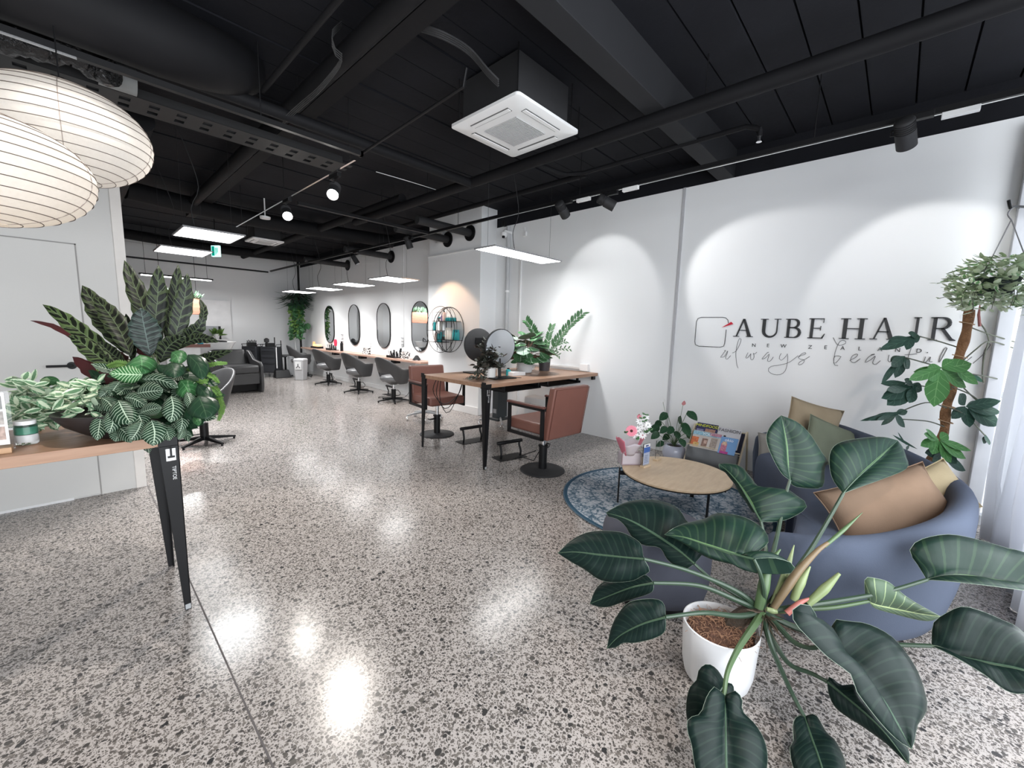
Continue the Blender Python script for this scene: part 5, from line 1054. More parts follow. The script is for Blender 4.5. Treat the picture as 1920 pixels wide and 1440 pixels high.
GL_ = {
 'A': [[(.44, 1), (.52, 1), (.20, .03), (.13, .03)], [(.44, 1), (.54, 1), (.90, .03), (.72, .03)], rect(.27, .70, .34, .385), serif(.15, 0, .30), serif(.82, 0, .34)],
 'U': strip([(.22, 1), (.22, .35)]+arc(.52, .35, .30, .32, 180, 360)+[(.82, 1)], [TK, TK]+[TK-.10*i/14 for i in range(15)]+[.05]) + [serif(.22, 1, .36), serif(.82, 1, .30)],
 'B': [rect(.15, .30, 0, 1), serif(.2, 0, .3), serif(.2, 1, .3)]+strip([(.2, .98), (.5, .98)]+arc(.5, .76, .24, .215, 90, -90)+[(.25, .54)], [TN]*2+[TN+.10*math.sin(PI*i/14) for i in range(15)]+[TN])+strip([(.25, .53), (.52, .53)]+arc(.54, .275, .30, .25, 90, -90)+[(.2, .025)], [TN]*2+[TN+.11*math.sin(PI*i/14) for i in range(15)]+[TN]),
 'E': [rect(.16, .31, 0, 1), rect(.05, .80, .96, 1), rect(.05, .82, 0, .045), rect(.3, .66, .49, .53), [(.80, 1), (.77, .78), (.80, .78), (.82, 1)], [(.82, 0), (.92, .24), (.88, .24), (.74, .04)], [(.66, .40), (.69, .40), (.69, .62), (.66, .62)]],
 'H': [rect(.14, .29, 0, 1), rect(.71, .86, 0, 1), rect(.28, .72, .48, .525), serif(.215, 0, .36), serif(.215, 1, .36), serif(.785, 0, .36), serif(.785, 1, .36)],
 'I': [rect(.38, .62, 0, 1), serif(.5, 0, .62), serif(.5, 1, .62)],
 'R': [rect(.14, .28, 0, 1), serif(.2, 0, .34), serif(.2, 1, .3)]+strip([(.2, .98), (.48, .98)]+arc(.46, .745, .26, .23, 90, -90)+[(.25, .515)], [TN]*2+[TN+.10*math.sin(PI*i/14) for i in range(15)]+[TN])+[[(.42, .53), (.56, .53), (.88, .10), (1.0, .035), (1.0, 0), (.80, 0)]]}
for ch, xa, ya, xb, yb_, yt in (('A', 1375, 631, 1412, 632, 598), ('U', 1422, 632, 1463, 633, 598), ('B', 1469, 633, 1504, 634, 598), ('E', 1512, 634, 1549, 635, 597), ('H', 1571, 635, 1624, 636, 597), ('A', 1630, 636, 1680, 637, 596), ('I', 1704, 638, 1727, 638, 595), ('R', 1737, 638, 1791, 640, 595)):
    bl, br = wp(xa, ya), wp(xb, yb_); zt = wp(xa, yt).z; poly_letter('letter', GL_[ch], bl.y, br.y, bl.z-.0, zt)
Mw = axes((0, -1, 0), (0, 0, 1))
for ch, px, py in (('N', 1413.5, 647.5), ('E', 1440, 648), ('W', 1469, 649), ('Z', 1519, 651), ('E', 1548, 651.5), ('A', 1580, 653), ('L', 1612, 654), ('A', 1650, 655), ('N', 1683, 656.5), ('D', 1723, 658)):
    place_text('small_letter', ch, .048, wp(px, py, .002), Mw, INK, sgn, ext=.002)
MB().lathe([(0, 0), (.004, 0), (.004, .004), (0, .004)], M=Matrix.Rotation(R_(-90), 3, 'Y'), c=wp(1739, 661, .002), n=8).build('full_stop', INK, sgn)
C1 = (1280, 560, 6.0)   # zoom frame of the traced script line
scr = [[(468, 585), (490, 580), (470, 600), (440, 640), (425, 660), (430, 660), (470, 650), (500, 600), (510, 585), (500, 620), (485, 660), (490, 680), (510, 675), (540, 640)],
       [(560, 610), (600, 590), (640, 520), (658, 460), (645, 445), (625, 480), (605, 560), (600, 640), (610, 740), (625, 780)],
       [(735, 608), (715, 650), (712, 668), (730, 665), (760, 630), (770, 615), (765, 650), (770, 685), (790, 685), (805, 650), (795, 610), (810, 625), (835, 600)],
       [(955, 605), (975, 600), (950, 610), (915, 650), (890, 680), (900, 680), (940, 660), (975, 620), (965, 660), (955, 700), (980, 705), (1005, 680), (1020, 655)],
       [(1110, 615), (1090, 650), (1090, 690), (1120, 690), (1160, 650), (1180, 620), (1180, 700), (1160, 800), (1110, 850), (1040, 855), (980, 830), (962, 795), (1000, 760), (1100, 745), (1190, 720), (1250, 680), (1300, 640)],
       [(1300, 660), (1340, 620), (1385, 605), (1380, 625), (1330, 640), (1300, 665), (1330, 680), (1370, 690), (1350, 730), (1300, 745), (1320, 710), (1380, 680), (1430, 650)]]
scr2 = [[(865, 700), (890, 740), (930, 730), (925, 715), (900, 720), (880, 760), (870, 800), (868, 835), (880, 830), (905, 800), (895, 795), (870, 800), (870, 840), (890, 845)],
        [(950, 820), (985, 800), (990, 785), (965, 795), (955, 820), (975, 830), (1005, 810)], [(1060, 790), (1085, 785), (1050, 800), (1030, 830), (1060, 815), (1085, 795), (1070, 830), (1085, 840), (1110, 820)],
        [(1155, 790), (1150, 820), (1165, 825), (1185, 800), (1180, 825), (1200, 825)], [(1270, 755), (1255, 800), (1250, 840)], [(1235, 790), (1300, 785)], [(1345, 800), (1335, 830), (1350, 825), (1370, 800), (1365, 825), (1380, 825)],
        [(1440, 760), (1420, 800), (1415, 830), (1455, 760), (1445, 755), (1425, 790)], [(1545, 790), (1540, 825), (1560, 820), (1585, 800)], [(1590, 835), (1640, 790), (1680, 740), (1670, 735), (1645, 780), (1640, 860)]]
for L, (ox, oy, s) in ((scr, C1), (scr2, (1250, 380, 2.769))):
    for P in L: MB().tube(cr([wp(ox+a/s, oy+c/s, .003) for a, c in P], 30), .0021, 5).build('script_stroke', THIN, sgn)
# ================= curtain =================
CUR = m_trans('sheer_curtain', (.86, .87, .90), .45)
rows = []
for i in range(150):
    x = 4.46-i*.012; r = []
    for j in range(12):
        z = 2.72*j/11+.0; fl = 1+.5*(1-j/11)**2; dd = .045*math.sin(i*.42+.3*math.sin(i*.11)+.25*math.sin(j*.8))*fl+.02*math.sin(i*.17+j*.3); r.append(Vector((x-(1-j/11)**2*.05*math.sin(i*.2), -.64+dd-.10*max(0, 1-j/2.0)*math.sin(i*.13)**2, z+.004)))
    rows.append(r)
o = thing('sheer_curtain', 'white sheer curtain hanging to the floor at the right edge', 'curtain', (4.0, -.64, 2.75)); MB().grid(rows).build('curtain_cloth', CUR, o, solid=.001)
MB().tube([(4.45, -.64, 2.75), (2.5, -.64, 2.75)], .012, 8).build('curtain_track', WHT, o)
wn = MB().box(4.52, 4.78, -1.38, -1.33, 0, 2.95); FRG = mat('window_frame_grey', (.42, .43, .46), .5)
w1 = struct(MB().box(4.70, 4.785, -.60, -.52, 0, 2.95).box(4.70, 4.785, -1.38, -1.30, 0, 2.95).box(4.70, 4.785, -1.3, -.6, .0, .08).box(4.72, 4.785, -1.3, -.6, 1.0, 1.04).build('window_1', FRG, smooth=False, bevel=.004))
TWI = mat('twine', (.45, .30, .18), .9)
# ================= tall split-leaf plant on moss pole =================
mx, my = 4.42, -.16
o = thing('moss_pole_monstera', 'tall split leaf climbing plant tied to a brown coir pole behind the sofa', 'plant', (mx, my, 0)); random.seed(17)
PP = [at(1818, 581, x=4.42), at(1811, 627, x=4.42), at(1796, 676, x=4.42), at(1784, 729, x=4.42), at(1773, 771, x=4.42), at(1765, 825, x=4.42), Vector((4.42, at(1765, 825, x=4.42).y+.12, .18))]
MB().tube(cr(PP, 40), [.028+.003*math.sin(i*1.3) for i in range(40)], 14).build('coir_pole', mat('coir', (.33, .17, .08), .95, var=.3, sc=30, bump=1, bsc=90, bd=.02), o)
t0 = PP[0]; MB().box(t0.x-.018, t0.x+.018, t0.y-.018, t0.y+.018, t0.z-.01, t0.z+.03).build('pole_core', mat('olive_stake', (.06, .06, .035), .7), o, smooth=False)
pb_ = PP[-1]; MB().lathe([(0, 0), (.13, 0), (.16, .24), (.15, .24), (.14, .2), (0, .2)], c=(pb_.x, pb_.y, 0), n=30).build('pot', mat('grey_pot', (.3, .3, .3), .6), o)
MO = leafmat('split_leaf_bright', (.06, .19, .05), (.16, .34, .12), 5, 1.2, .04, .04, .3, under=(.10, .22, .10)); MD = leafmat('split_leaf_dark', (.022, .058, .042), (.06, .12, .08), 5, 1.2, .04, .04, .35, under=(.06, .12, .09))
def lobed(lobes, dcen, m, jit=.05, nm='leaf'):
    """lobes: (base px, base py, tip px, tip py, width px); d = depth"""
    b = MB()
    for i, (a, c, e, f, wd) in enumerate(lobes):
        d0 = dcen; d1 = dcen+random.uniform(-jit, jit); P0 = at(a, c, d=d0); P1 = at(e, f, d=d1); L = (P1-P0).length; b.leaf(P0, P1-P0, -cd_+Vector((0, 0, random.uniform(.1, .6)))+cr_*random.uniform(-.3, .3), L*1.04, wd/FPX*dcen, .25, .12, 7, shape=.52)
    return b.build(nm, m, o)
D = 3.0
lobed([(1725, 631, 1700, 627, 16), (1722, 629, 1640, 661, 17), (1700, 632, 1660, 648, 20), (1712, 628, 1696, 657, 16), (1725, 632, 1705, 640, 14)], D-.1, MD)
lobed([(1697, 670, 1673, 706, 26), (1697, 668, 1665, 690, 18), (1690, 672, 1645, 722, 11), (1695, 672, 1700, 690, 20), (1690, 668, 1670, 678, 14)], D-.05, MD)
lobed([(1764, 690, 1695, 718, 20), (1764, 690, 1710, 698, 14), (1764, 693, 1745, 760, 38), (1762, 700, 1735, 712, 18), (1766, 690, 1815, 685, 30), (1766, 692, 1800, 727, 30), (1780, 688, 1795, 680, 24), (1766, 688, 1785, 676, 22), (1790, 690, 1826, 722, 26), (1765, 690, 1735, 690, 16)], D-.22, MO)
lobed([(1720, 722, 1648, 748, 26), (1715, 725, 1660, 760, 30), (1700, 728, 1655, 735, 16), (1715, 727, 1700, 755, 22), (1710, 720, 1724, 732, 20), (1700, 718, 1650, 722, 14), (1712, 722, 1693, 712, 16)], D-.12, MD)
lobed([(1695, 771, 1607, 793, 9), (1680, 775, 1620, 789, 10), (1675, 778, 1638, 788, 8), (1690, 775, 1640, 780, 9), (1680, 778, 1652, 797, 9), (1678, 776, 1690, 800, 16), (1680, 775, 1697, 772, 13)], D-.05, MD)
lobed([(1811, 762, 1869, 752, 20), (1811, 762, 1868, 775, 22), (1815, 765, 1865, 798, 38), (1811, 764, 1812, 800, 26), (1810, 762, 1780, 785, 18), (1813, 760, 1840, 768, 26), (1809, 760, 1794, 738, 22)], D, MD)
lobed([(1760, 824, 1724, 816, 16), (1760, 824, 1722, 838, 18), (1762, 826, 1800, 860, 26), (1762, 824, 1810, 846, 15), (1760, 826, 1745, 850, 22), (1762, 822, 1775, 815, 18), (1760, 824, 1728, 806, 12), (1762, 828, 1775, 865, 24)], D-.25, MO)
lobed([(1765, 850, 1730, 850, 18), (1765, 850, 1740, 875, 18), (1770, 855, 1800, 882, 22), (1770, 850, 1790, 870, 22), (1720, 842, 1668, 816, 5), (1700, 835, 1680, 812, 5), (1705, 835, 1695, 845, 5)], D-.2, MD)
lobed([(1848, 815, 1850, 835, 12), (1848, 818, 1840, 832, 10)], D+.1, MD); lobed([(1822, 702, 1838, 716, 9)], D+.1, MD)
b = MB()
for P in ([(1808, 655, D), (1760, 640, D), (1725, 631, D-.1)], [(1790, 700, D), (1760, 688, D), (1697, 670, D-.05)], [(1785, 730, D), (1765, 730, D), (1720, 722, D-.1)], [(1775, 765, D), (1735, 755, D), (1675, 778, D)], [(1770, 800, D), (1740, 790, D), (1690, 786, D)],
          [(1784, 725, D), (1820, 740, D), (1842, 758, D)], [(1780, 765, D), (1810, 778, D), (1848, 818, D+.1)], [(1815, 612, D), (1850, 625, D), (1894, 641, D+.15)], [(1790, 690, D), (1830, 655, D), (1855, 640, D), (1892, 652, D+.15)], [(1855, 640, D), (1848, 620, D), (1838, 605, D), (1835, 590, D)], [(1853, 642, D), (1845, 670, D), (1842, 700, D), (1844, 718, D)], [(1810, 700, D), (1845, 705, D), (1878, 712, D+.1)], [(1795, 715, D), (1825, 745, D), (1845, 760, D)]):
    Q = [at(a, c, d=e) for a, c, e in P]
    for v in Q: v.x = min(v.x, 4.77)
    b.tube(cr(Q, 16), .0045, 6)
b.build('stem', mat('stem_olive', (.09, .10, .07), .5), o)
MB().tube([at(1837, 612, d=D), at(1835, 590, d=D), at(1838, 568, d=D)], [.009, .008, .002], 8).build('new_leaf_sheath', mat('sheath_red', (.35, .13, .12), .5), o)
for py in (606, 668, 762, 790): q = at(1813-(py-606)*.215, py, x=4.42); MB().tube([q+Vector((.038*math.cos(t), .038*math.sin(t), .01*math.sin(t))) for t in np.arange(0, 6.5, .5)], .004, 5).build('twine', TWI, o)
# ================= hanging basket =================
q = at(1868, 525, x=4.35)
o = thing('hanging_basket', 'hanging basket of green and white variegated trailing foliage at upper right', 'plant', q); random.seed(23)
MB().lathe([(0, -.10), (.08, -.10), (.115, .0), (.12, .01), (.105, .01), (0, .0)], c=q, n=30).build('basket', mat('green_pot_dark', (.02, .035, .03), .5), o)
hk = at(1896, 412, x=4.35); b = MB()
for a in (2.6, 4.6, .4): b.tube(cr([q+Vector((.14*math.cos(a), .14*math.sin(a), .05)), hk], 3), .0035, 5)
b.tube(cr([hk, hk+Vector((0, .02, .04)), hk+Vector((0, .0, .08)), hk+Vector((0, -.03, .07))], 10), .004, 6)
b.build('chain', mat('chain_grey', (.25, .25, .26), .4, .8), o)
PW = [leafmat('variegated_leaf', (.72, .78, .60), (.12, .27, .10), 3, 1.0, .0, .5, .4, under=(.62, .70, .5)), leafmat('variegated_green', (.14, .30, .12), (.70, .76, .55), 3, 1.0, .05, .45, .4, under=(.5, .6, .4))]
bs = [MB(), MB()]; st = MB()
for i in range(620):
    a = random.uniform(0, 2*PI); el = random.uniform(-1.2, 1.3); R0 = random.uniform(.13, .23); rr = R0*math.cos(el)*1.05; z = R0*math.sin(el)*.85-.03
    p = q+Vector((rr*math.cos(a), rr*math.sin(a), z)); p.x = min(p.x, 4.74)
    bs[i % 2].leaf(p, (math.cos(a)+random.uniform(-.6, .6), math.sin(a)+random.uniform(-.6, .6), random.uniform(-1, .4)), (random.uniform(-.5, .5), -.4, 1), random.uniform(.05, .08), random.uniform(.030, .046), .6, .2, 4)
for i in range(12):
    a = random.uniform(2.2, 5.2); P = cr([q+Vector((.12*math.cos(a), .12*math.sin(a), .02)), q+Vector((.22*math.cos(a), .22*math.sin(a), -.1)), q+Vector((.20*math.cos(a), .20*math.sin(a), -.15-.008*i))], 10); st.tube(P, .002, 5)
    for p in P[3:]: bs[i % 2].leaf(p, (random.uniform(-1, 1), random.uniform(-1, 1), -.4), (0, -.4, 1), .06, .028, .5, .2, 3)
for (px, py, tx, ty) in ((1800, 515, 1757, 531), (1803, 540, 1758, 560), (1798, 530, 1775, 540), (1800, 515, 1786, 513)):
    P = cr([at(px, py, x=4.3), at((px+tx)/2, (py+ty)/2+4, x=4.4), at(tx, ty, x=4.5)], 8); st.tube(P, .0022, 5)
    for p in P[3::2]: bs[1].leaf(p, (random.uniform(-1, 0), random.uniform(-.2, 1), random.uniform(-.5, .6)), (0, -.5, 1), .045, .03, .3, .2, 3)
bs[0].build('foliage', PW[0], o); bs[1].build('green_foliage', PW[1], o); st.build('stem', bpy.data.materials['stem_olive'], o)
# bracket
br = at(1925, 385, x=4.75)
tag(MB().tube(cr([(4.78, br.y-.1, hk.z+.09), (4.62, br.y-.02, hk.z+.115), (4.42, hk.y-.0, hk.z+.10), (4.36, hk.y+.01, hk.z+.075), (4.33, hk.y+.02, hk.z+.09), (4.31, hk.y+.03, hk.z+.12)], 20), .009, 8).build('wall_hook', BLK), 'black curved wall hook carrying the hanging basket', 'hook')
# ================= big philodendron in white pot =================
qx, qy = 1.72, .405
ph = thing('philodendron', 'large dark green philodendron with paddle leaves in a white pot, foreground', 'plant', (qx, qy, 0))
MB().lathe([(0, 0), (.105, 0), (.122, .012), (.133, .06), (.142, .225), (.142, .236), (.137, .238), (.132, .225), (.128, .19), (0, .185)], c=(qx, qy, 0), n=64).build('pot', mat('white_glazed_pot', (.78, .79, .81), .35, var=.02), ph)
COIR = mat('coir_mulch', (.20, .10, .065), .95, var=.4, sc=40, bump=1, bsc=150, bd=.02); random.seed(31)
b = MB().lathe([(.128, .19), (.09, .225), (.04, .24), (0, .245)], c=(qx, qy, 0), n=30)
mo = b.build('mulch', COIR, ph); b = MB()
for i in range(420):
    a = random.uniform(0, 2*PI); r = .12*math.sqrt(random.random()); p = Vector((qx+r*math.cos(a), qy+r*math.sin(a), .245-.35*r+random.uniform(-.005, .01))); d = Vector((random.uniform(-1, 1), random.uniform(-1, 1), random.uniform(-.1, .5)))*.022
    b.tube([p, p+d+Vector((0, 0, .008)), p+d*2], .0009, 3, cap=False)
b.build('coir_fibre', mat('coir_strand', (.36, .20, .12), .9), mo)
PHL = leafmat('philodendron_leaf', (.0045, .0135, .0115), (.05, .09, .06), 13, 2.6, .10, .035, .44, under=(.045, .085, .05), amt=.12, spec=.17)
PHM = leafmat('philodendron_leaf_mid', (.008, .024, .017), (.10, .18, .08), 12, 2.4, .10, .035, .42, under=(.05, .10, .055), amt=.13, spec=.2)
PHU = leafmat('philodendron_leaf_under', (.07, .11, .07), (.25, .32, .17), 9, 2.2, .05, .045, .45, under=(.03, .08, .05), amt=.8)
RIM = mat('leaf_rim', (.17, .22, .17), .5)
def sheet(M, A, B, d0, d1, da=0.0, db=0.0, m=PHL, bow=.012, n=26, dm=0.0, wav=.0022):
    """blade lofted between its midrib M and its two margins A, B; every line runs from the petiole to the tip; d = distance ahead of the camera plane"""
    def lift(P, off):
        L = cr([(x, y, 0) for x, y in P], n); return [at(p.x, p.y, d=d0+(d1-d0)*i/(n-1)+off*math.sin(PI*min(1, i/(n-1)*1.05))**.7) for i, p in enumerate(L)]
    LM, LA, LB = lift(M, dm), lift(A, da), lift(B, db); rows = []; uv = []; K = 6
    for i in range(n):
        t = i/(n-1); r = []; u = []
        for E, sgn in ((LA, -1), (LB, 1)):
            side = []
            for k in range(1, K+1):
                s = k/K; p = LM[i].lerp(E[i], s); w = (E[i]-LM[i]).length
                nn = (LM[min(i+1, n-1)]-LM[max(i-1, 0)]).cross(E[i]-LM[i]); nn = nn.normalized() if nn.length > 1e-8 else Vector((0, 0, 1))
                if nn.dot(CP-p) < 0: nn = -nn
                p = p+nn*(w*.16*math.sin(PI*s)*(bow/.012)+wav*w/.1*math.sin((t*22+sgn)*1.0-s*3.5)*math.sin(PI*s)); side.append((p, (t, .5+sgn*.5*s)))
            r.append(side)
        row = [a[0] for a in r[0][::-1]]+[LM[i]]+[a[0] for a in r[1]]; ur = [a[1] for a in r[0][::-1]]+[(t, .5)]+[a[1] for a in r[1]]
        rows.append(row); uv.append(ur)
    lf = MB().grid(rows, uv).build('leaf', m, ph, solid=.0012)
    MB().tube([r[0] for r in rows]+[r[-1] for r in rows[::-1]], .0009, 4, cap=False).build('leaf_margin', RIM, lf)
    MB().tube([p+(CP-p).normalized()*.0015 for p in LM], [.0045*(1-.75*i/(n-1)) for i in range(n)], 6).build('midrib', RIB if m is not PHU else RIB2, lf)
    return LM[0]
RIB = mat('midrib_green', (.045, .085, .05), .4); RIB2 = mat('midrib_pale', (.33, .42, .2), .4); STG = mat('petiole_green', (.035, .065, .04), .38); STB = mat('petiole_bright', (.08, .14, .06), .4)
CR = at(1430, 1147, d=1.66)
def pet(pts, r0=.011, r1=.006, m=STG):
    P = cr([CR]+[at(a, c, d=e) for a, c, e in pts], 26); n = len(P); MB().tube(P, [r0+(r1-r0)*i/(n-1) for i in range(n)], 8).build('petiole', m, ph)
S_ = [
 # leftmost
 dict(M=[(1207, 1048), (1173, 1045), (1123, 1040), (1077, 1035), (1046, 1037)], A=[(1207, 1048), (1204, 1030), (1200, 1018), (1183, 1006), (1157, 997), (1108, 997), (1073, 1012), (1046, 1037)], B=[(1207, 1048), (1218, 1070), (1203, 1080), (1180, 1090), (1130, 1089), (1095, 1067), (1070, 1053), (1046, 1037)], d0=1.66, d1=1.80, da=.06, db=-.03, pet=[(1380, 1108, 1.66), (1290, 1070, 1.67), (1207, 1048, 1.66)]),
 dict(M=[(1225, 1093), (1185, 1101), (1140, 1118), (1106, 1132)], A=[(1225, 1093), (1210, 1078), (1175, 1078), (1135, 1090), (1117, 1105), (1106, 1132)], B=[(1225, 1093), (1222, 1110), (1190, 1122), (1170, 1128), (1140, 1138), (1120, 1137), (1106, 1132)], d0=1.64, d1=1.76, da=.05, db=-.02, pet=[(1380, 1125, 1.65), (1310, 1098, 1.65), (1225, 1093, 1.64)]),
 dict(M=[(1248, 1157), (1204, 1170), (1162, 1192), (1138, 1216)], A=[(1248, 1157), (1246, 1136), (1233, 1124), (1194, 1125), (1171, 1136), (1148, 1172), (1138, 1216)], B=[(1248, 1157), (1246, 1184), (1225, 1197), (1190, 1205), (1169, 1205), (1156, 1213), (1138, 1216)], d0=1.52, d1=1.60, da=.04, db=-.03, pet=[(1385, 1155, 1.60), (1320, 1149, 1.54), (1248, 1157, 1.52)]),
 dict(M=[(1302, 1057), (1273, 1033), (1223, 1000), (1178, 975), (1137, 961)], A=[(1302, 1057), (1322, 1030), (1325, 1000), (1290, 980), (1270, 952), (1228, 938), (1185, 939), (1155, 950), (1137, 961)], B=[(1302, 1057), (1280, 1068), (1252, 1050), (1237, 1027), (1207, 1022), (1185, 1007), (1173, 987), (1157, 973), (1140, 968), (1137, 961)], d0=1.72, d1=1.98, da=.12, db=-.02, pet=[(1370, 1108, 1.68), (1335, 1087, 1.70), (1302, 1057, 1.72)]),
 dict(M=[(1413, 1048), (1373, 1038), (1323, 1022), (1282, 1008), (1246, 1002.5)], A=[(1413, 1048), (1417, 1038), (1440, 1018), (1437, 1000), (1420, 983), (1390, 968), (1345, 962), (1320, 973), (1282, 982), (1260, 992), (1246, 1002.5)], B=[(1413, 1048), (1450, 1046), (1485, 1056), (1488, 1072), (1463, 1076), (1423, 1068), (1382, 1060), (1335, 1049), (1307, 1035), (1287, 1022), (1265, 1010), (1246, 1002.5)], d0=1.60, d1=1.78, da=.10, db=-.05, m=1, pet=[(1432, 1110, 1.62), (1425, 1075, 1.60), (1413, 1048, 1.60)]),
 dict(M=[(1481, 900), (1476, 870), (1473, 828), (1464.6, 779)], A=[(1481, 900), (1465, 887), (1448, 857), (1438, 830), (1438, 812), (1449, 793), (1464.6, 779)], B=[(1481, 900), (1490, 912), (1534, 916), (1545, 905), (1546, 878), (1552, 865), (1540, 847), (1517, 812), (1494, 791), (1464.6, 779)], d0=1.92, d1=1.98, da=-.05, db=-.02, m=1, pet=[(1440, 1080, 1.72), (1458, 1000, 1.83), (1470, 940, 1.90), (1481, 900, 1.92)]),
 dict(M=[(1581, 925), (1600, 903), (1630, 875), (1660, 847), (1683, 826)], A=[(1581, 925), (1562, 900), (1555, 870), (1559, 843), (1580, 828), (1632, 820), (1660, 820), (1683, 826)], B=[(1581, 925), (1621, 910), (1652, 899), (1700, 878), (1698, 855), (1692, 838), (1683, 826)], d0=1.80, d1=2.0, da=.05, db=-.04, m=1, pet=[(1460, 1110, 1.68), (1510, 1045, 1.72), (1550, 980, 1.77), (1581, 925, 1.80)]),
 dict(M=[(1427, 978), (1405, 940), (1385, 907), (1365, 884), (1348, 870)], A=[(1427, 978), (1421, 966), (1402, 940), (1380, 907), (1362, 886), (1350, 880), (1348, 870)], B=[(1427, 978), (1469, 976), (1507, 957), (1511, 943), (1494, 930), (1475, 918), (1444, 921), (1423, 914), (1407, 895), (1388, 874), (1362, 869), (1348, 870)], d0=1.85, d1=2.05, da=.08, db=-.02, m=1, pet=[(1432, 1080, 1.72), (1436, 1030, 1.80), (1427, 978, 1.85)]),
 dict(M=[(1738, 1087), (1790, 1078), (1860, 1088), (1920, 1098), (2000, 1118)], A=[(1738, 1087), (1720, 1058), (1705.5, 1035.5), (1715, 1018), (1738, 1008), (1778, 1002), (1822, 1009), (1889, 1028), (1930, 1042), (2000, 1118)], B=[(1738, 1087), (1790, 1091), (1860, 1099), (1920, 1107), (2000, 1118)], d0=1.56, d1=1.50, da=.08, db=-.06, m=1, pet=[(1500, 1137, 1.62), (1580, 1125, 1.60), (1660, 1110, 1.58), (1738, 1087, 1.56)]),
 dict(M=[(1747, 1211), (1765, 1215), (1800, 1232), (1860, 1246), (1920, 1258), (2010, 1290)], A=[(1747, 1211), (1750, 1169), (1769, 1153), (1800, 1138), (1829, 1142), (1878, 1162), (1920, 1187), (2010, 1290)], B=[(1747, 1211), (1789, 1231), (1844, 1264), (1889, 1296), (1925, 1300), (2010, 1290)], d0=1.42, d1=1.22, da=.08, db=-.05, pet=[(1500, 1180, 1.60), (1580, 1205, 1.54), (1660, 1208, 1.48), (1747, 1211, 1.42)]),
 dict(M=[(1630, 1127), (1647, 1135), (1720, 1150), (1764, 1156)], A=[(1630, 1127), (1623, 1115), (1622, 1085), (1640, 1084), (1667, 1092), (1692, 1113), (1717, 1130), (1764, 1156)], B=[(1630, 1127), (1640, 1140), (1680, 1152), (1720, 1162), (1745, 1164), (1764, 1156)], d0=1.60, d1=1.56, da=.0, db=0, m=2, pet=[(1500, 1142, 1.64), (1560, 1139, 1.62), (1630, 1127, 1.60)]),
 dict(M=[(1549, 1203), (1584, 1238), (1629, 1284), (1660, 1324), (1709, 1404)], A=[(1549, 1203), (1538, 1175), (1522, 1138), (1500, 1133), (1484, 1148), (1493, 1171), (1522, 1202), (1552, 1232), (1598, 1267), (1604, 1293), (1649, 1353), (1682, 1387), (1709, 1404)], B=[(1549, 1203), (1558, 1180), (1566, 1162), (1590, 1165), (1627, 1170), (1671, 1193), (1704, 1231), (1724, 1267), (1738, 1315), (1735, 1338), (1720, 1360), (1715, 1387), (1709, 1404)], d0=1.46, d1=1.22, da=-.03, db=.10, pet=[(1460, 1175, 1.60), (1490, 1205, 1.54), (1525, 1215, 1.49), (1549, 1203, 1.46)]),
 dict(M=[(1551, 1278), (1615, 1331), (1660, 1375), (1704, 1433)], A=[(1551, 1278), (1556, 1269), (1578, 1285), (1602, 1284), (1616, 1309), (1650, 1353), (1700, 1400), (1704, 1433)], B=[(1551, 1278), (1555, 1304), (1571, 1331), (1620, 1364), (1660, 1393), (1693, 1424), (1704, 1433)], d0=1.46, d1=1.27, da=.04, db=.02, pet=[(1450, 1200, 1.60), (1480, 1245, 1.54), (1520, 1262, 1.50), (1551, 1278, 1.46)]),
 dict(M=[(1508, 1344), (1520, 1379), (1536, 1424), (1560, 1505)], A=[(1508, 1344), (1495.5, 1342), (1487, 1358), (1488, 1392), (1481, 1400), (1488, 1440), (1515, 1485), (1560, 1505)], B=[(1508, 1344), (1519, 1340), (1531, 1342), (1550, 1374), (1565, 1387), (1580, 1415), (1586, 1440), (1588, 1475), (1560, 1505)], d0=1.42, d1=1.18, da=0, db=.04, pet=[(1442, 1200, 1.58), (1462, 1250, 1.52), (1485, 1300, 1.46), (1508, 1344, 1.42)]),
 dict(M=[(1360, 1280), (1340, 1310), (1320, 1350), (1312, 1400)], A=[(1360, 1280), (1345, 1256), (1327, 1245), (1311, 1255), (1306, 1275), (1293, 1290), (1287, 1320), (1290, 1355), (1312, 1400)], B=[(1360, 1280), (1375, 1286), (1372, 1320), (1350, 1370), (1312, 1400)], d0=1.46, d1=1.36, da=.05, db=0),
 dict(M=[(1358, 1303), (1360, 1362), (1361, 1440), (1368, 1520)], A=[(1358, 1303), (1345, 1291), (1337, 1289), (1324, 1309), (1313, 1338), (1291, 1347), (1289, 1370), (1297, 1397), (1304, 1440), (1325, 1490), (1368, 1520)], B=[(1358, 1303), (1366, 1302), (1376, 1294), (1391, 1309), (1392, 1333), (1416, 1358), (1433, 1388), (1439, 1424), (1430, 1470), (1400, 1505), (1368, 1520)], d0=1.38, d1=1.14, da=-.01, db=.02, pet=[(1412, 1175, 1.58), (1385, 1215, 1.50), (1364, 1260, 1.42), (1358, 1303, 1.38)], big=.016)]
for s in S_:
    sheet(s['M'], s['A'], s['B'], s['d0'], s['d1'], s.get('da', 0), s.get('db', 0), (PHL, PHM, PHU)[s.get('m', 0)])
    if 'pet' in s: pet(s['pet'], s.get('big', .012), .0065, STB if s.get('m', 0) == 2 or 'big' in s else STG)
SH = mat('sheath_pale', (.22, .28, .13), .4); SHR = mat('sheath_brown', (.17, .12, .065), .45); SHP = mat('sheath_pink', (.42, .14, .12), .45)
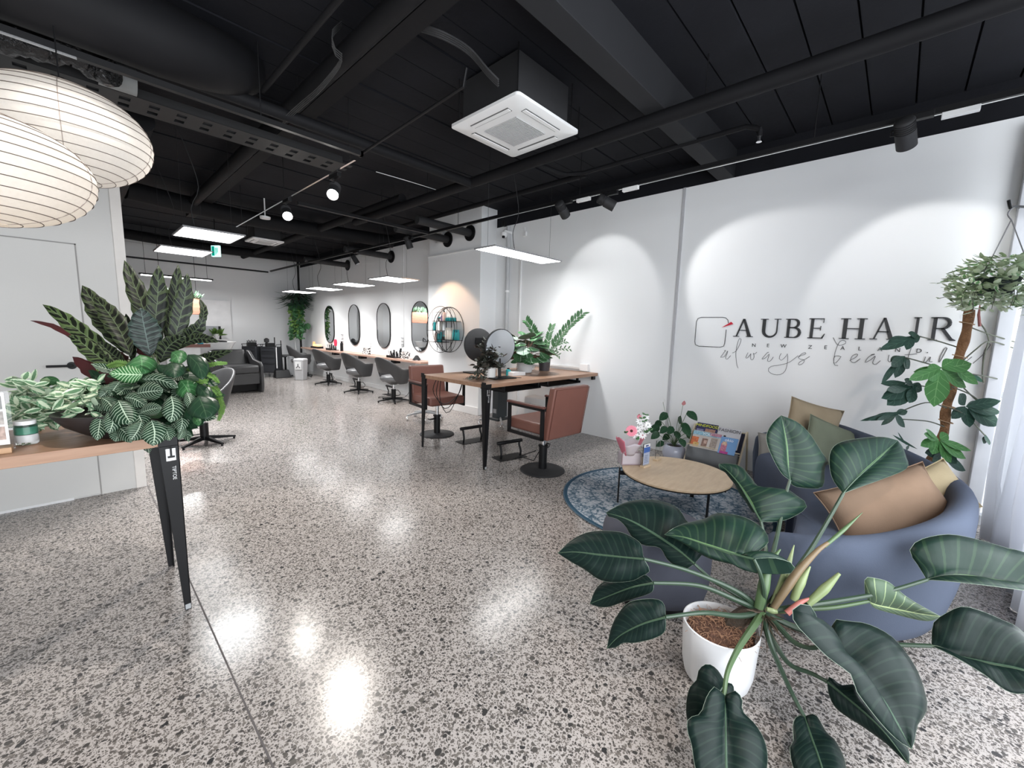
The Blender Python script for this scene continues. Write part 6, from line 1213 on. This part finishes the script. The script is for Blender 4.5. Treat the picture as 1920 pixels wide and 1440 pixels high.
for nm, m, P, r in (('new_shoot', SH, [(1450, 1135, 1.64), (1470, 1085, 1.66), (1489, 1022, 1.70)], [.014, .016, .002]), ('new_shoot', SH, [(1488, 1125, 1.62), (1500, 1095, 1.62), (1519, 1062, 1.63)], [.014, .017, .003]),
        ('new_shoot', SH, [(1515, 1132, 1.6), (1545, 1105, 1.59), (1574, 1075, 1.58)], [.013, .017, .006]), ('leaf_sheath', SHR, [(1450, 1140, 1.62), (1490, 1080, 1.62), (1530, 1035, 1.63), (1552, 1018, 1.64)], [.013, .017, .012, .007]),
        ('rolled_leaf', STB, [(1545, 1025, 1.64), (1580, 995, 1.66), (1617, 961, 1.68)], [.007, .008, .001]), ('leaf_sheath', STB, [(1422, 1140, 1.64), (1432, 1100, 1.64), (1440, 1062, 1.66), (1463, 1030, 1.68)], [.017, .022, .018, .003]), ('leaf_sheath', SHP, [(1475, 1150, 1.6), (1500, 1130, 1.6), (1524, 1120, 1.6)], [.012, .010, .003]), ('bud', SH, [(1437, 1142, 1.58), (1450, 1146, 1.575), (1458, 1147, 1.57)], [.008, .011, .007])):
    MB().tube(cr([at(a, c, d=e) for a, c, e in P], 16), [float(np.interp(i/15, np.linspace(0, 1, len(r)), r)) for i in range(16)], 10).build(nm, m, ph)
b = MB(); stem0 = Vector((qx+.02, qy-.02, .22))
b.tube(cr([stem0, stem0.lerp(CR, .5)+Vector((0, 0, .02)), CR], 12), [.03, .032, .034, .034, .034, .034, .034, .034, .034, .032, .028, .02], 12)
b.build('stem', mat('brown_stem', (.07, .05, .035), .8, bump=.8, bsc=80, bd=.01), ph); b = MB()
for i in range(110):
    d = Vector((random.uniform(-1, 1), random.uniform(-1, 1), random.uniform(-.6, .7))).normalized(); L = random.uniform(.04, .11); p = CR+d*.015-Vector((0, 0, .01)); b.tube(cr([p, p+d*L*.5+Vector((0, 0, -.006)), p+d*L+Vector((random.uniform(-.02, .02), random.uniform(-.02, .02), -.012))], 6), [.003, .003, .0026, .002, .0016, .001], 5)
b.build('dry_roots', mat('dry_root', (.10, .07, .05), .9), ph)
# ================= reception counter with planting bowl =================
RZ = .875; ry0, ry1 = 2.40, 2.98; rx1 = .292
rc = thing('reception_counter', 'wooden reception counter top on tapered black legs at the left', 'counter', (rx1, ry0, 0))
MB().box(-3.2, rx1, ry0, ry1, RZ-.045, RZ).build('counter_top', OAK, rc, smooth=False, bevel=.002)
def big_leg(x, y, sx, sy):
    l = tiptoe(rc, x, y, sx, sy, RZ-.002); return l
lA = big_leg(rx1+.002, ry0-.004, -1, 1); lB = big_leg(rx1+.002, ry1-.06, -1, -1)
place_text('leg_lettering', 'TIPTOE', .020, (rx1-.022, ry0-.007, .70), axes((0, 0, -1), (1, 0, 0)), LTXT, lA)
place_text('leg_lettering', 'TIPTOE', .020, (rx1-.045, ry1-.056-.08, .76), axes((0, 0, -1), (1, 0, 0)), LTXT, lB)
big_leg(-3.1, ry0-.004, 1, 1)
# white cabinet behind
# bowl
bx_, by_ = at(228, 800, y=2.55).x, 2.55
bw = thing('planted_bowl', 'low dark oval bowl overflowing with striped, variegated and ferny foliage on the counter', 'planter', (bx_, by_, RZ))
MB().lathe([(0, .0), (.10, 0), (.16, .025), (.235, .065), (.28, .108), (.285, .12), (.272, .12), (.20, .09), (0, .08)], c=(bx_, by_, RZ+.001), n=56, sx=.76, sy=.62).build('bowl', mat('dark_bronze_bowl', (.025, .020, .020), .45, var=.25, sc=12), bw)
MB().lathe([(.262, .102), (.15, .11), (0, .115)], c=(bx_, by_, RZ), n=40, sx=.76, sy=.62).build('soil', SOIL, bw)
random.seed(77)
RAT = leafmat('rattlesnake_leaf', (.036, .050, .022), (.09, .12, .07), 8, .8, .03, .03, .45, dark=(.004, .006, .004), under=(.075, .018, .022))
RAL = leafmat('rattlesnake_leaf_light', (.062, .095, .035), (.12, .16, .09), 8, .8, .03, .03, .45, dark=(.005, .008, .004), under=(.075, .018, .022))
RAB = leafmat('rattlesnake_leaf_grey', (.028, .045, .037), (.08, .11, .10), 8, .8, .03, .03, .4, dark=(.006, .011, .009), under=(.05, .03, .03))
MAR = mat('maroon_leaf', (.085, .018, .020), .5, var=.3)
PRY = leafmat('prayer_leaf', (.014, .038, .020), (.36, .45, .34), 10, 2.2, .10, .05, .42, under=(.10, .14, .09))
PRL = leafmat('prayer_leaf_bright', (.04, .14, .045), (.42, .58, .36), 10, 2.2, .13, .07, .4, under=(.10, .14, .09))
VAR = leafmat('cream_edged_leaf', (.58, .68, .50), (.14, .26, .14), 3, 1, .0, .5, .45, under=(.4, .5, .36)); VAG = leafmat('cream_splashed_leaf', (.12, .24, .13), (.60, .68, .50), 4, 1.2, .05, .4, .4, under=(.25, .35, .2))
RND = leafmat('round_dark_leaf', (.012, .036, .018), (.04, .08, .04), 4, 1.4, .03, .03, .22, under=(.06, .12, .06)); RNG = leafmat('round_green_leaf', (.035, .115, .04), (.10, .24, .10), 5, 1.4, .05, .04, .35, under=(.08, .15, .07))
FRN = leafmat('fern_green', (.11, .21, .045), (.2, .35, .1), 3, 1, .05, .08, .5); PST = mat('leaf_stalk', (.16, .20, .10), .5)
def pleaf(name, m, P, hw, d0, d1, wave=0.0, tilt=.3, shape=.5, n=16, tipw=1):
    """long blade along midrib P (base..tip); hw half width in px at its distance"""
    L = cr([(a, c, 0) for a, c in P], n); C_ = [at(p.x, p.y, d=d0+(d1-d0)*i/(n-1)) for i, p in enumerate(L)]; rows = []; uv = []
    for i in range(n):
        t = i/(n-1); tg = (C_[min(i+1, n-1)]-C_[max(i-1, 0)]).normalized(); vw = (CP-C_[i]).normalized(); sd = tg.cross(vw).normalized(); u = t**(math.log(.5)/math.log(shape))
        w = hw/FPX*(d0+(d1-d0)*t)*max(0, math.sin(PI*min(1, u)))**.75*1.0+.0006; wv = 1+wave*math.sin(i*2.1); up = sd.cross(tg).normalized()
        rows.append([C_[i]-sd*w*wv+up*w*tilt*(1+wave*2*math.sin(i*1.7)), C_[i]-sd*w*.5*wv+up*w*.05, C_[i], C_[i]+sd*w*.5+up*w*.05, C_[i]+sd*w*(1+wave*math.cos(i*2.3))+up*w*tilt*(1+wave*2*math.cos(i*1.9))]); uv.append([(t, 0), (t, .25), (t, .5), (t, .75), (t, 1)])
    return MB().grid(rows, uv).build(name, m, bw, solid=.0008)
for m, P, hw, d0, d1 in (
    (RAL, [(232, 675), (165, 632), (110, 590), (80, 571)], 14, 2.02, 2.0), (RAT, [(240, 665), (205, 610), (175, 565), (154, 535)], 19, 2.05, 2.1), (RAT, [(246, 668), (225, 620), (198, 580), (176, 556)], 17, 2.0, 2.05),
    (RAL, [(228, 700), (180, 665), (150, 640), (128, 629)], 14, 1.98, 1.98), (RAT, [(235, 690), (205, 665), (172, 648), (150, 640)], 10, 2.1, 2.15), (RAT, [(286, 665), (272, 590), (250, 530), (233, 488)], 16, 2.08, 2.12),
    (RAT, [(292, 665), (291, 610), (296, 550), (297, 497)], 16, 2.02, 2.04), (RAT, [(318, 665), (322, 600), (330, 545), (334, 496)], 13, 2.1, 2.14), (RAT, [(322, 660), (334, 610), (346, 560), (351, 512)], 15, 2.02, 2.03),
    (RAB, [(282, 668), (276, 640), (268, 600), (264, 577)], 23, 1.95, 1.93), (RAT, [(335, 655), (355, 630), (374, 612), (382, 592)], 12, 2.05, 2.06), (RAT, [(378, 620), (380, 600), (382, 580), (374, 560)], 6, 2.06, 2.1),
    (RAT, [(335, 650), (365, 635), (390, 636), (411, 641)], 9, 2.0, 1.98), (RAT, [(345, 672), (380, 672), (410, 664), (436, 657)], 8, 2.02, 2.02), (RAT, [(250, 680), (245, 645), (240, 610), (236, 588)], 9, 2.12, 2.15), (RAT, [(300, 680), (312, 655), (328, 640), (348, 630)], 15, 1.98, 1.98), (RAT, [(235, 680), (215, 668), (196, 652), (184, 640)], 12, 2.0, 2.0)):
    pleaf('rattlesnake_leaf', m, P, hw, d0, d1, .10, .22)
for P, hw, d0 in (([(205, 660), (150, 637), (100, 612), (57, 601)], 5, 2.08), ([(240, 715), (190, 705), (155, 682), (136, 669)], 13, 2.02), ([(262, 700), (240, 690), (220, 672), (205, 650)], 14, 2.12), ([(300, 670), (285, 660), (270, 655), (262, 640)], 12, 2.15)):
    pleaf('maroon_leaf', MAR, P, hw, d0, d0+.02, .12, .3)
b = MB()
for P in ([(285, 760), (286, 720), (288, 665)], [(275, 760), (262, 720), (240, 675)], [(300, 760), (318, 700), (325, 660)], [(270, 752), (240, 715), (212, 680)], [(300, 740), (296, 690), (278, 655)], [(312, 745), (330, 700), (345, 672)], [(262, 760), (240, 730), (205, 700)], [(280, 745), (300, 700), (290, 660)]): b.tube(cr([at(a, c, d=2.08) for a, c in P], 10), .0045, 6)
b.build('leaf_stalks', PST, bw)
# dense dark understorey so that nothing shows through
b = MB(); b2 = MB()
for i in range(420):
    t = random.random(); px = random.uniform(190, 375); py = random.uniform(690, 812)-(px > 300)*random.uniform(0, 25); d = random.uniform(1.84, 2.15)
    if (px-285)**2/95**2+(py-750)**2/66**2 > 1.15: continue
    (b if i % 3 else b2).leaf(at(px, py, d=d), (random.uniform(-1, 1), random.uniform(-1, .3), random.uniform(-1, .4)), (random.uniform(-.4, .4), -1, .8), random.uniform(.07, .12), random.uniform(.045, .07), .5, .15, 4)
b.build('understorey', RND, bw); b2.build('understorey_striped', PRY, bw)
for m, P, hw, d in ((PRL, [(268, 703), (240, 702), (204, 700)], 16, 1.90), (PRY, [(266, 711), (300, 712), (334, 727)], 12, 1.90), (PRY, [(255, 738), (280, 734), (306, 732)], 17, 1.85), (PRY, [(232, 745), (252, 748), (274, 762)], 13, 1.88), (PRY, [(222, 750), (232, 772), (246, 796)], 20, 1.84),
        (PRY, [(263, 774), (282, 768), (303, 764)], 12, 1.82), (PRY, [(321, 742), (325, 765), (320, 792)], 17, 1.84), (PRY, [(284, 787), (290, 810), (287, 836)], 20, 1.80), (PRY, [(266, 790), (258, 808), (244, 826)], 17, 1.81), (PRY, [(208, 768), (212, 790), (204, 813)], 14, 1.82),
        (PRY, [(190, 777), (186, 800), (182, 826)], 12, 1.82), (PRY, [(230, 800), (222, 815), (216, 828)], 13, 1.85), (PRY, [(190, 745), (205, 756), (216, 775)], 13, 1.88), (PRY, [(175, 750), (190, 760), (203, 768)], 10, 1.90), (PRY, [(210, 722), (200, 735), (186, 745)], 12, 1.93), (PRY, [(225, 715), (215, 728), (205, 745)], 11, 1.95),
        (PRY, [(250, 765), (262, 782), (268, 800)], 15, 1.86), (PRY, [(300, 800), (312, 808), (318, 826)], 11, 1.83), (PRY, [(215, 800), (232, 808), (246, 830)], 12, 1.84), (PRY, [(335, 770), (342, 790), (336, 812)], 10, 1.88), (RNG, [(262, 665), (266, 680), (264, 702)], 21, 1.94), (RND, [(320, 680), (326, 692), (328, 708)], 17, 1.90),
        (RNG, [(338, 712), (350, 728), (358, 748)], 17, 1.92), (RND, [(352, 665), (372, 685), (380, 712)], 15, 1.92), (RND, [(372, 742), (382, 765), (388, 786)], 24, 1.84), (RNG, [(322, 660), (332, 668), (336, 682)], 14, 1.97), (RND, [(345, 745), (360, 770), (366, 790)], 18, 1.90), (RND, [(370, 722), (382, 735), (392, 752)], 12, 1.9),
        (PRY, [(350, 735), (356, 750), (358, 768)], 9, 1.86), (RND, [(295, 685), (306, 692), (322, 700)], 9, 1.93), (PRY, [(345, 800), (340, 815), (334, 824)], 7, 1.88), (RNG, [(362, 782), (370, 790), (372, 798)], 6, 1.86)):
    pleaf('broad_leaf', m, P, hw*1.04, d-.11, d-.15, .02, -.28, .45, 12)
bs = [MB(), MB()]
for i in range(260):
    u = random.random(); px = 28+u*165; cy = 745+10*math.sin(u*3)-u*8; py = cy+random.uniform(-38, 48)*(1 if px < 120 else .75)
    if px > 120 and py > 775 or py > 806-(px-90)*.3 and px > 90: continue
    p = at(px, py, d=random.uniform(1.74, 1.98)); a = random.uniform(0, 2*PI)
    bs[0 if random.random() < .55 else 1].leaf(p, Vector((-.5, -.2, 0))+Vector((math.cos(a), math.sin(a)*.7, random.uniform(-.9, .6))), (random.uniform(-.4, .4), -.8, 1), random.uniform(.045, .075), random.uniform(.026, .042), .5, .2, 5)
bs[0].build('variegated_foliage', VAR, bw); bs[1].build('splashed_foliage', VAG, bw)
for m, P, hw in ((RNG, [(78, 728), (90, 715), (112, 714)], 9), (RNG, [(142, 735), (140, 722), (142, 708)], 10), (RNG, [(155, 735), (168, 722), (185, 712)], 10), (VAG, [(85, 778), (100, 776), (118, 784)], 9), (VAR, [(98, 732), (112, 727), (127, 722)], 6), (VAR, [(74, 792), (88, 792), (98, 790)], 8), (VAG, [(62, 795), (50, 800), (40, 806)], 6), (VAR, [(136, 770), (146, 760), (156, 755)], 6)): pleaf('broad_leaf', m, P, hw, 1.88, 1.86, .02, -.2, .45, 10)
# ferns hanging to the right
fr = MB()
for P in ([(350, 720), (385, 712), (410, 735), (412, 760)], [(355, 710), (380, 688), (405, 682), (425, 681)], [(355, 715), (378, 700), (398, 706), (410, 718)], [(360, 735), (395, 728), (415, 750), (410, 785)], [(360, 730), (398, 735), (418, 762), (410, 788)], [(350, 730), (380, 715), (400, 722), (405, 742)], [(345, 700), (372, 690), (385, 700), (390, 715)], [(345, 715), (368, 705), (385, 718), (392, 735)], [(250, 690), (225, 682), (200, 688), (183, 694)]):
    C_ = cr([at(a, c, d=random.uniform(1.86, 1.96)) for a, c in P], 60); fr.tube(C_, .0012, 4)
    for i in range(3, 60):
        tg = (C_[i]-C_[i-1]).normalized(); sd = tg.cross((CP-C_[i]).normalized()).normalized()
        for s in (-1, 1):
            for q in range(2): fr.leaf(C_[i], sd*s+tg*.5+Vector((random.uniform(-.2, .2), random.uniform(-.3, .3), random.uniform(-.2, .2))), (0, -1, 1), random.uniform(.014, .024)*(1.15-i/75), .0055, .2, .1, 2)
fr.build('fern_frond', FRN, bw)
# sign, jar on the counter
AC = bpy.data.materials.get('acrylic') or m_glass('acrylic')
q = at(10, 850, z=RZ); sx_, sy_ = at(28, 838, z=RZ).x, 2.50
o = thing('menu_holder', 'acrylic menu stand with printed sheet on a wood block, on the reception counter', 'stand', (sx_-.1, sy_, RZ))
MB().box(sx_-.22, sx_+.0, sy_-.035, sy_+.035, RZ, RZ+.022).build('wood_base', mat('menu_wood', (.45, .27, .15), .5), o, smooth=False, bevel=.002)
MB().box(sx_-.20, sx_+.008, sy_-.004, sy_+.004, RZ+.012, RZ+.24).build('acrylic_panel', AC, o, smooth=False)
c = MB().box(sx_-.20, sx_-.004, sy_-.0055, sy_-.0045, RZ+.03, RZ+.235).build('price_sheet', mat('sheet_paper', (.72, .71, .70), .7), o, smooth=False)
b = MB()
for g, n_ in ((.205, 3), (.16, 5), (.10, 5), (.055, 3)):
    for k in range(n_): b.box(sx_-.19, sx_-.085-random.uniform(0, .03), sy_-.0062, sy_-.0056, RZ+g-.008*k, RZ+g-.008*k+.0025)
b.build('print_lines', mat('menu_print', (.06, .06, .06), .6), c, smooth=False)
for k, cc in enumerate(((.22, .22, .21), (.38, .34, .31), (.42, .30, .25))): MB().box(sx_-.06, sx_-.012, sy_-.0064, sy_-.0056, RZ+.17-.06*k, RZ+.222-.06*k).build('photo_block', mat('photo_%d' % k, cc, .4, var=.4, sc=70), c, smooth=False)
q = at(52, 832, z=RZ)
o = thing('display_jar', 'clear jar with green contents between the menu stand and the planted bowl', 'jar', (q.x, q.y, RZ))
MB().lathe([(0, 0), (.030, 0), (.034, .006), (.034, .075), (.030, .083), (.030, .098), (0, .098)], c=(q.x, q.y, RZ+.0005), n=36).build('jar_glass', AC, o)
MB().lathe([(0, .012), (.030, .012), (.030, .042), (0, .042)], c=(q.x, q.y, RZ), n=30).build('white_layer', WHT, o); MB().lathe([(0, .044), (.030, .044), (.030, .074), (0, .074)], c=(q.x, q.y, RZ), n=30).build('green_layer', mat('mint_wax', (.08, .30, .20), .5), o)
MB().lathe([(.031, .084), (.032, .10), (0, .101)], c=(q.x, q.y, RZ), n=30).build('lid', WHT, o)
# ================= paper lanterns =================
PAP = m_paper(); RIBM = mat('bamboo_rib', (.09, .065, .05), .7)
def lantern(lab, c, R, h, n, col, en):
    o = thing('paper_lantern', lab, 'lantern', c); c = Vector(c); prof = []; NP = 40
    for i in range(NP+1):
        t = R_(12)+(PI-R_(24))*i/NP; r = R*math.sin(t)**.92; z = h*math.cos(t); prof.append((r, z))
    prof = prof[::-1]; rows = []
    K = 96
    for j, (r, z) in enumerate(prof): rows.append([c+Vector(((r-.0025*abs(math.sin(j*PI/2)))*math.cos(2*PI*k/K), (r-.0025*abs(math.sin(j*PI/2)))*math.sin(2*PI*k/K), z)) for k in range(K)])
    MB().grid(rows, wrap=True).build('paper_shade', PAP, o)
    b = MB(); tn = n
    for i in range(tn):
        t = R_(13)+(PI-R_(26))*(i+.5)/tn; r = R*math.sin(t)**.92+.0008; z = h*math.cos(t); b.tube([c+Vector((r*math.cos(a), r*math.sin(a), z)) for a in np.arange(0, 2*PI+.05, .065)], .0018, 4, cap=False)
    b.build('bamboo_rib', RIBM, o); b = MB()
    for k in range(5):
        a = 2*PI*k/5+.9; b.tube([c+Vector(((R*math.sin(t)**.92-.001)*math.cos(a), (R*math.sin(t)**.92-.001)*math.sin(a), h*math.cos(t))) for t in np.linspace(R_(13), PI-R_(13), 24)], .0022, 4, cap=False)
    b.build('paper_seam', mat('seam_tone', (.30, .25, .22), .8) if not bpy.data.materials.get('seam_tone') else bpy.data.materials['seam_tone'], o)
    r0 = R*math.sin(R_(12))**.92
    MB().tube([c+Vector((r0*math.cos(a), r0*math.sin(a), h*math.cos(R_(12)))) for a in np.arange(0, 6.3, .2)], .004, 6, cap=False).tube([c+Vector((0, 0, h*.6)), (c.x, c.y, 3.31)], .003, 5).tube([c+Vector((-r0, 0, h*.97)), c+Vector((r0, 0, h*.97))], .003, 5).build('frame_and_cord', BLK, o)
    MB().lathe([(0, -.05), (.022, -.04), (.03, -.01), (.018, .03), (.014, .06), (0, .06)], c=c, n=20).build('bulb', emis('bulb_glow', col, 10), o)
    l = bpy.data.lights.new('lantern_glow', 'POINT'); l.energy = en; l.color = col; l.shadow_soft_size = .05; lo = bpy.data.objects.new('lantern_glow', l); COL.objects.link(lo); lo.location = c+Vector((0, 0, .02)); return o
lantern('upper white paper lantern with fine ribs, farther of the two', (.044, 3.30, 2.355), .352, .237, 15, (1, .98, .97), 1.5)
lantern('lower cream paper lantern with fine ribs, nearer of the two', (-.232, 2.648, 1.963), .352, .206, 15, (1, .88, .76), 1.6)
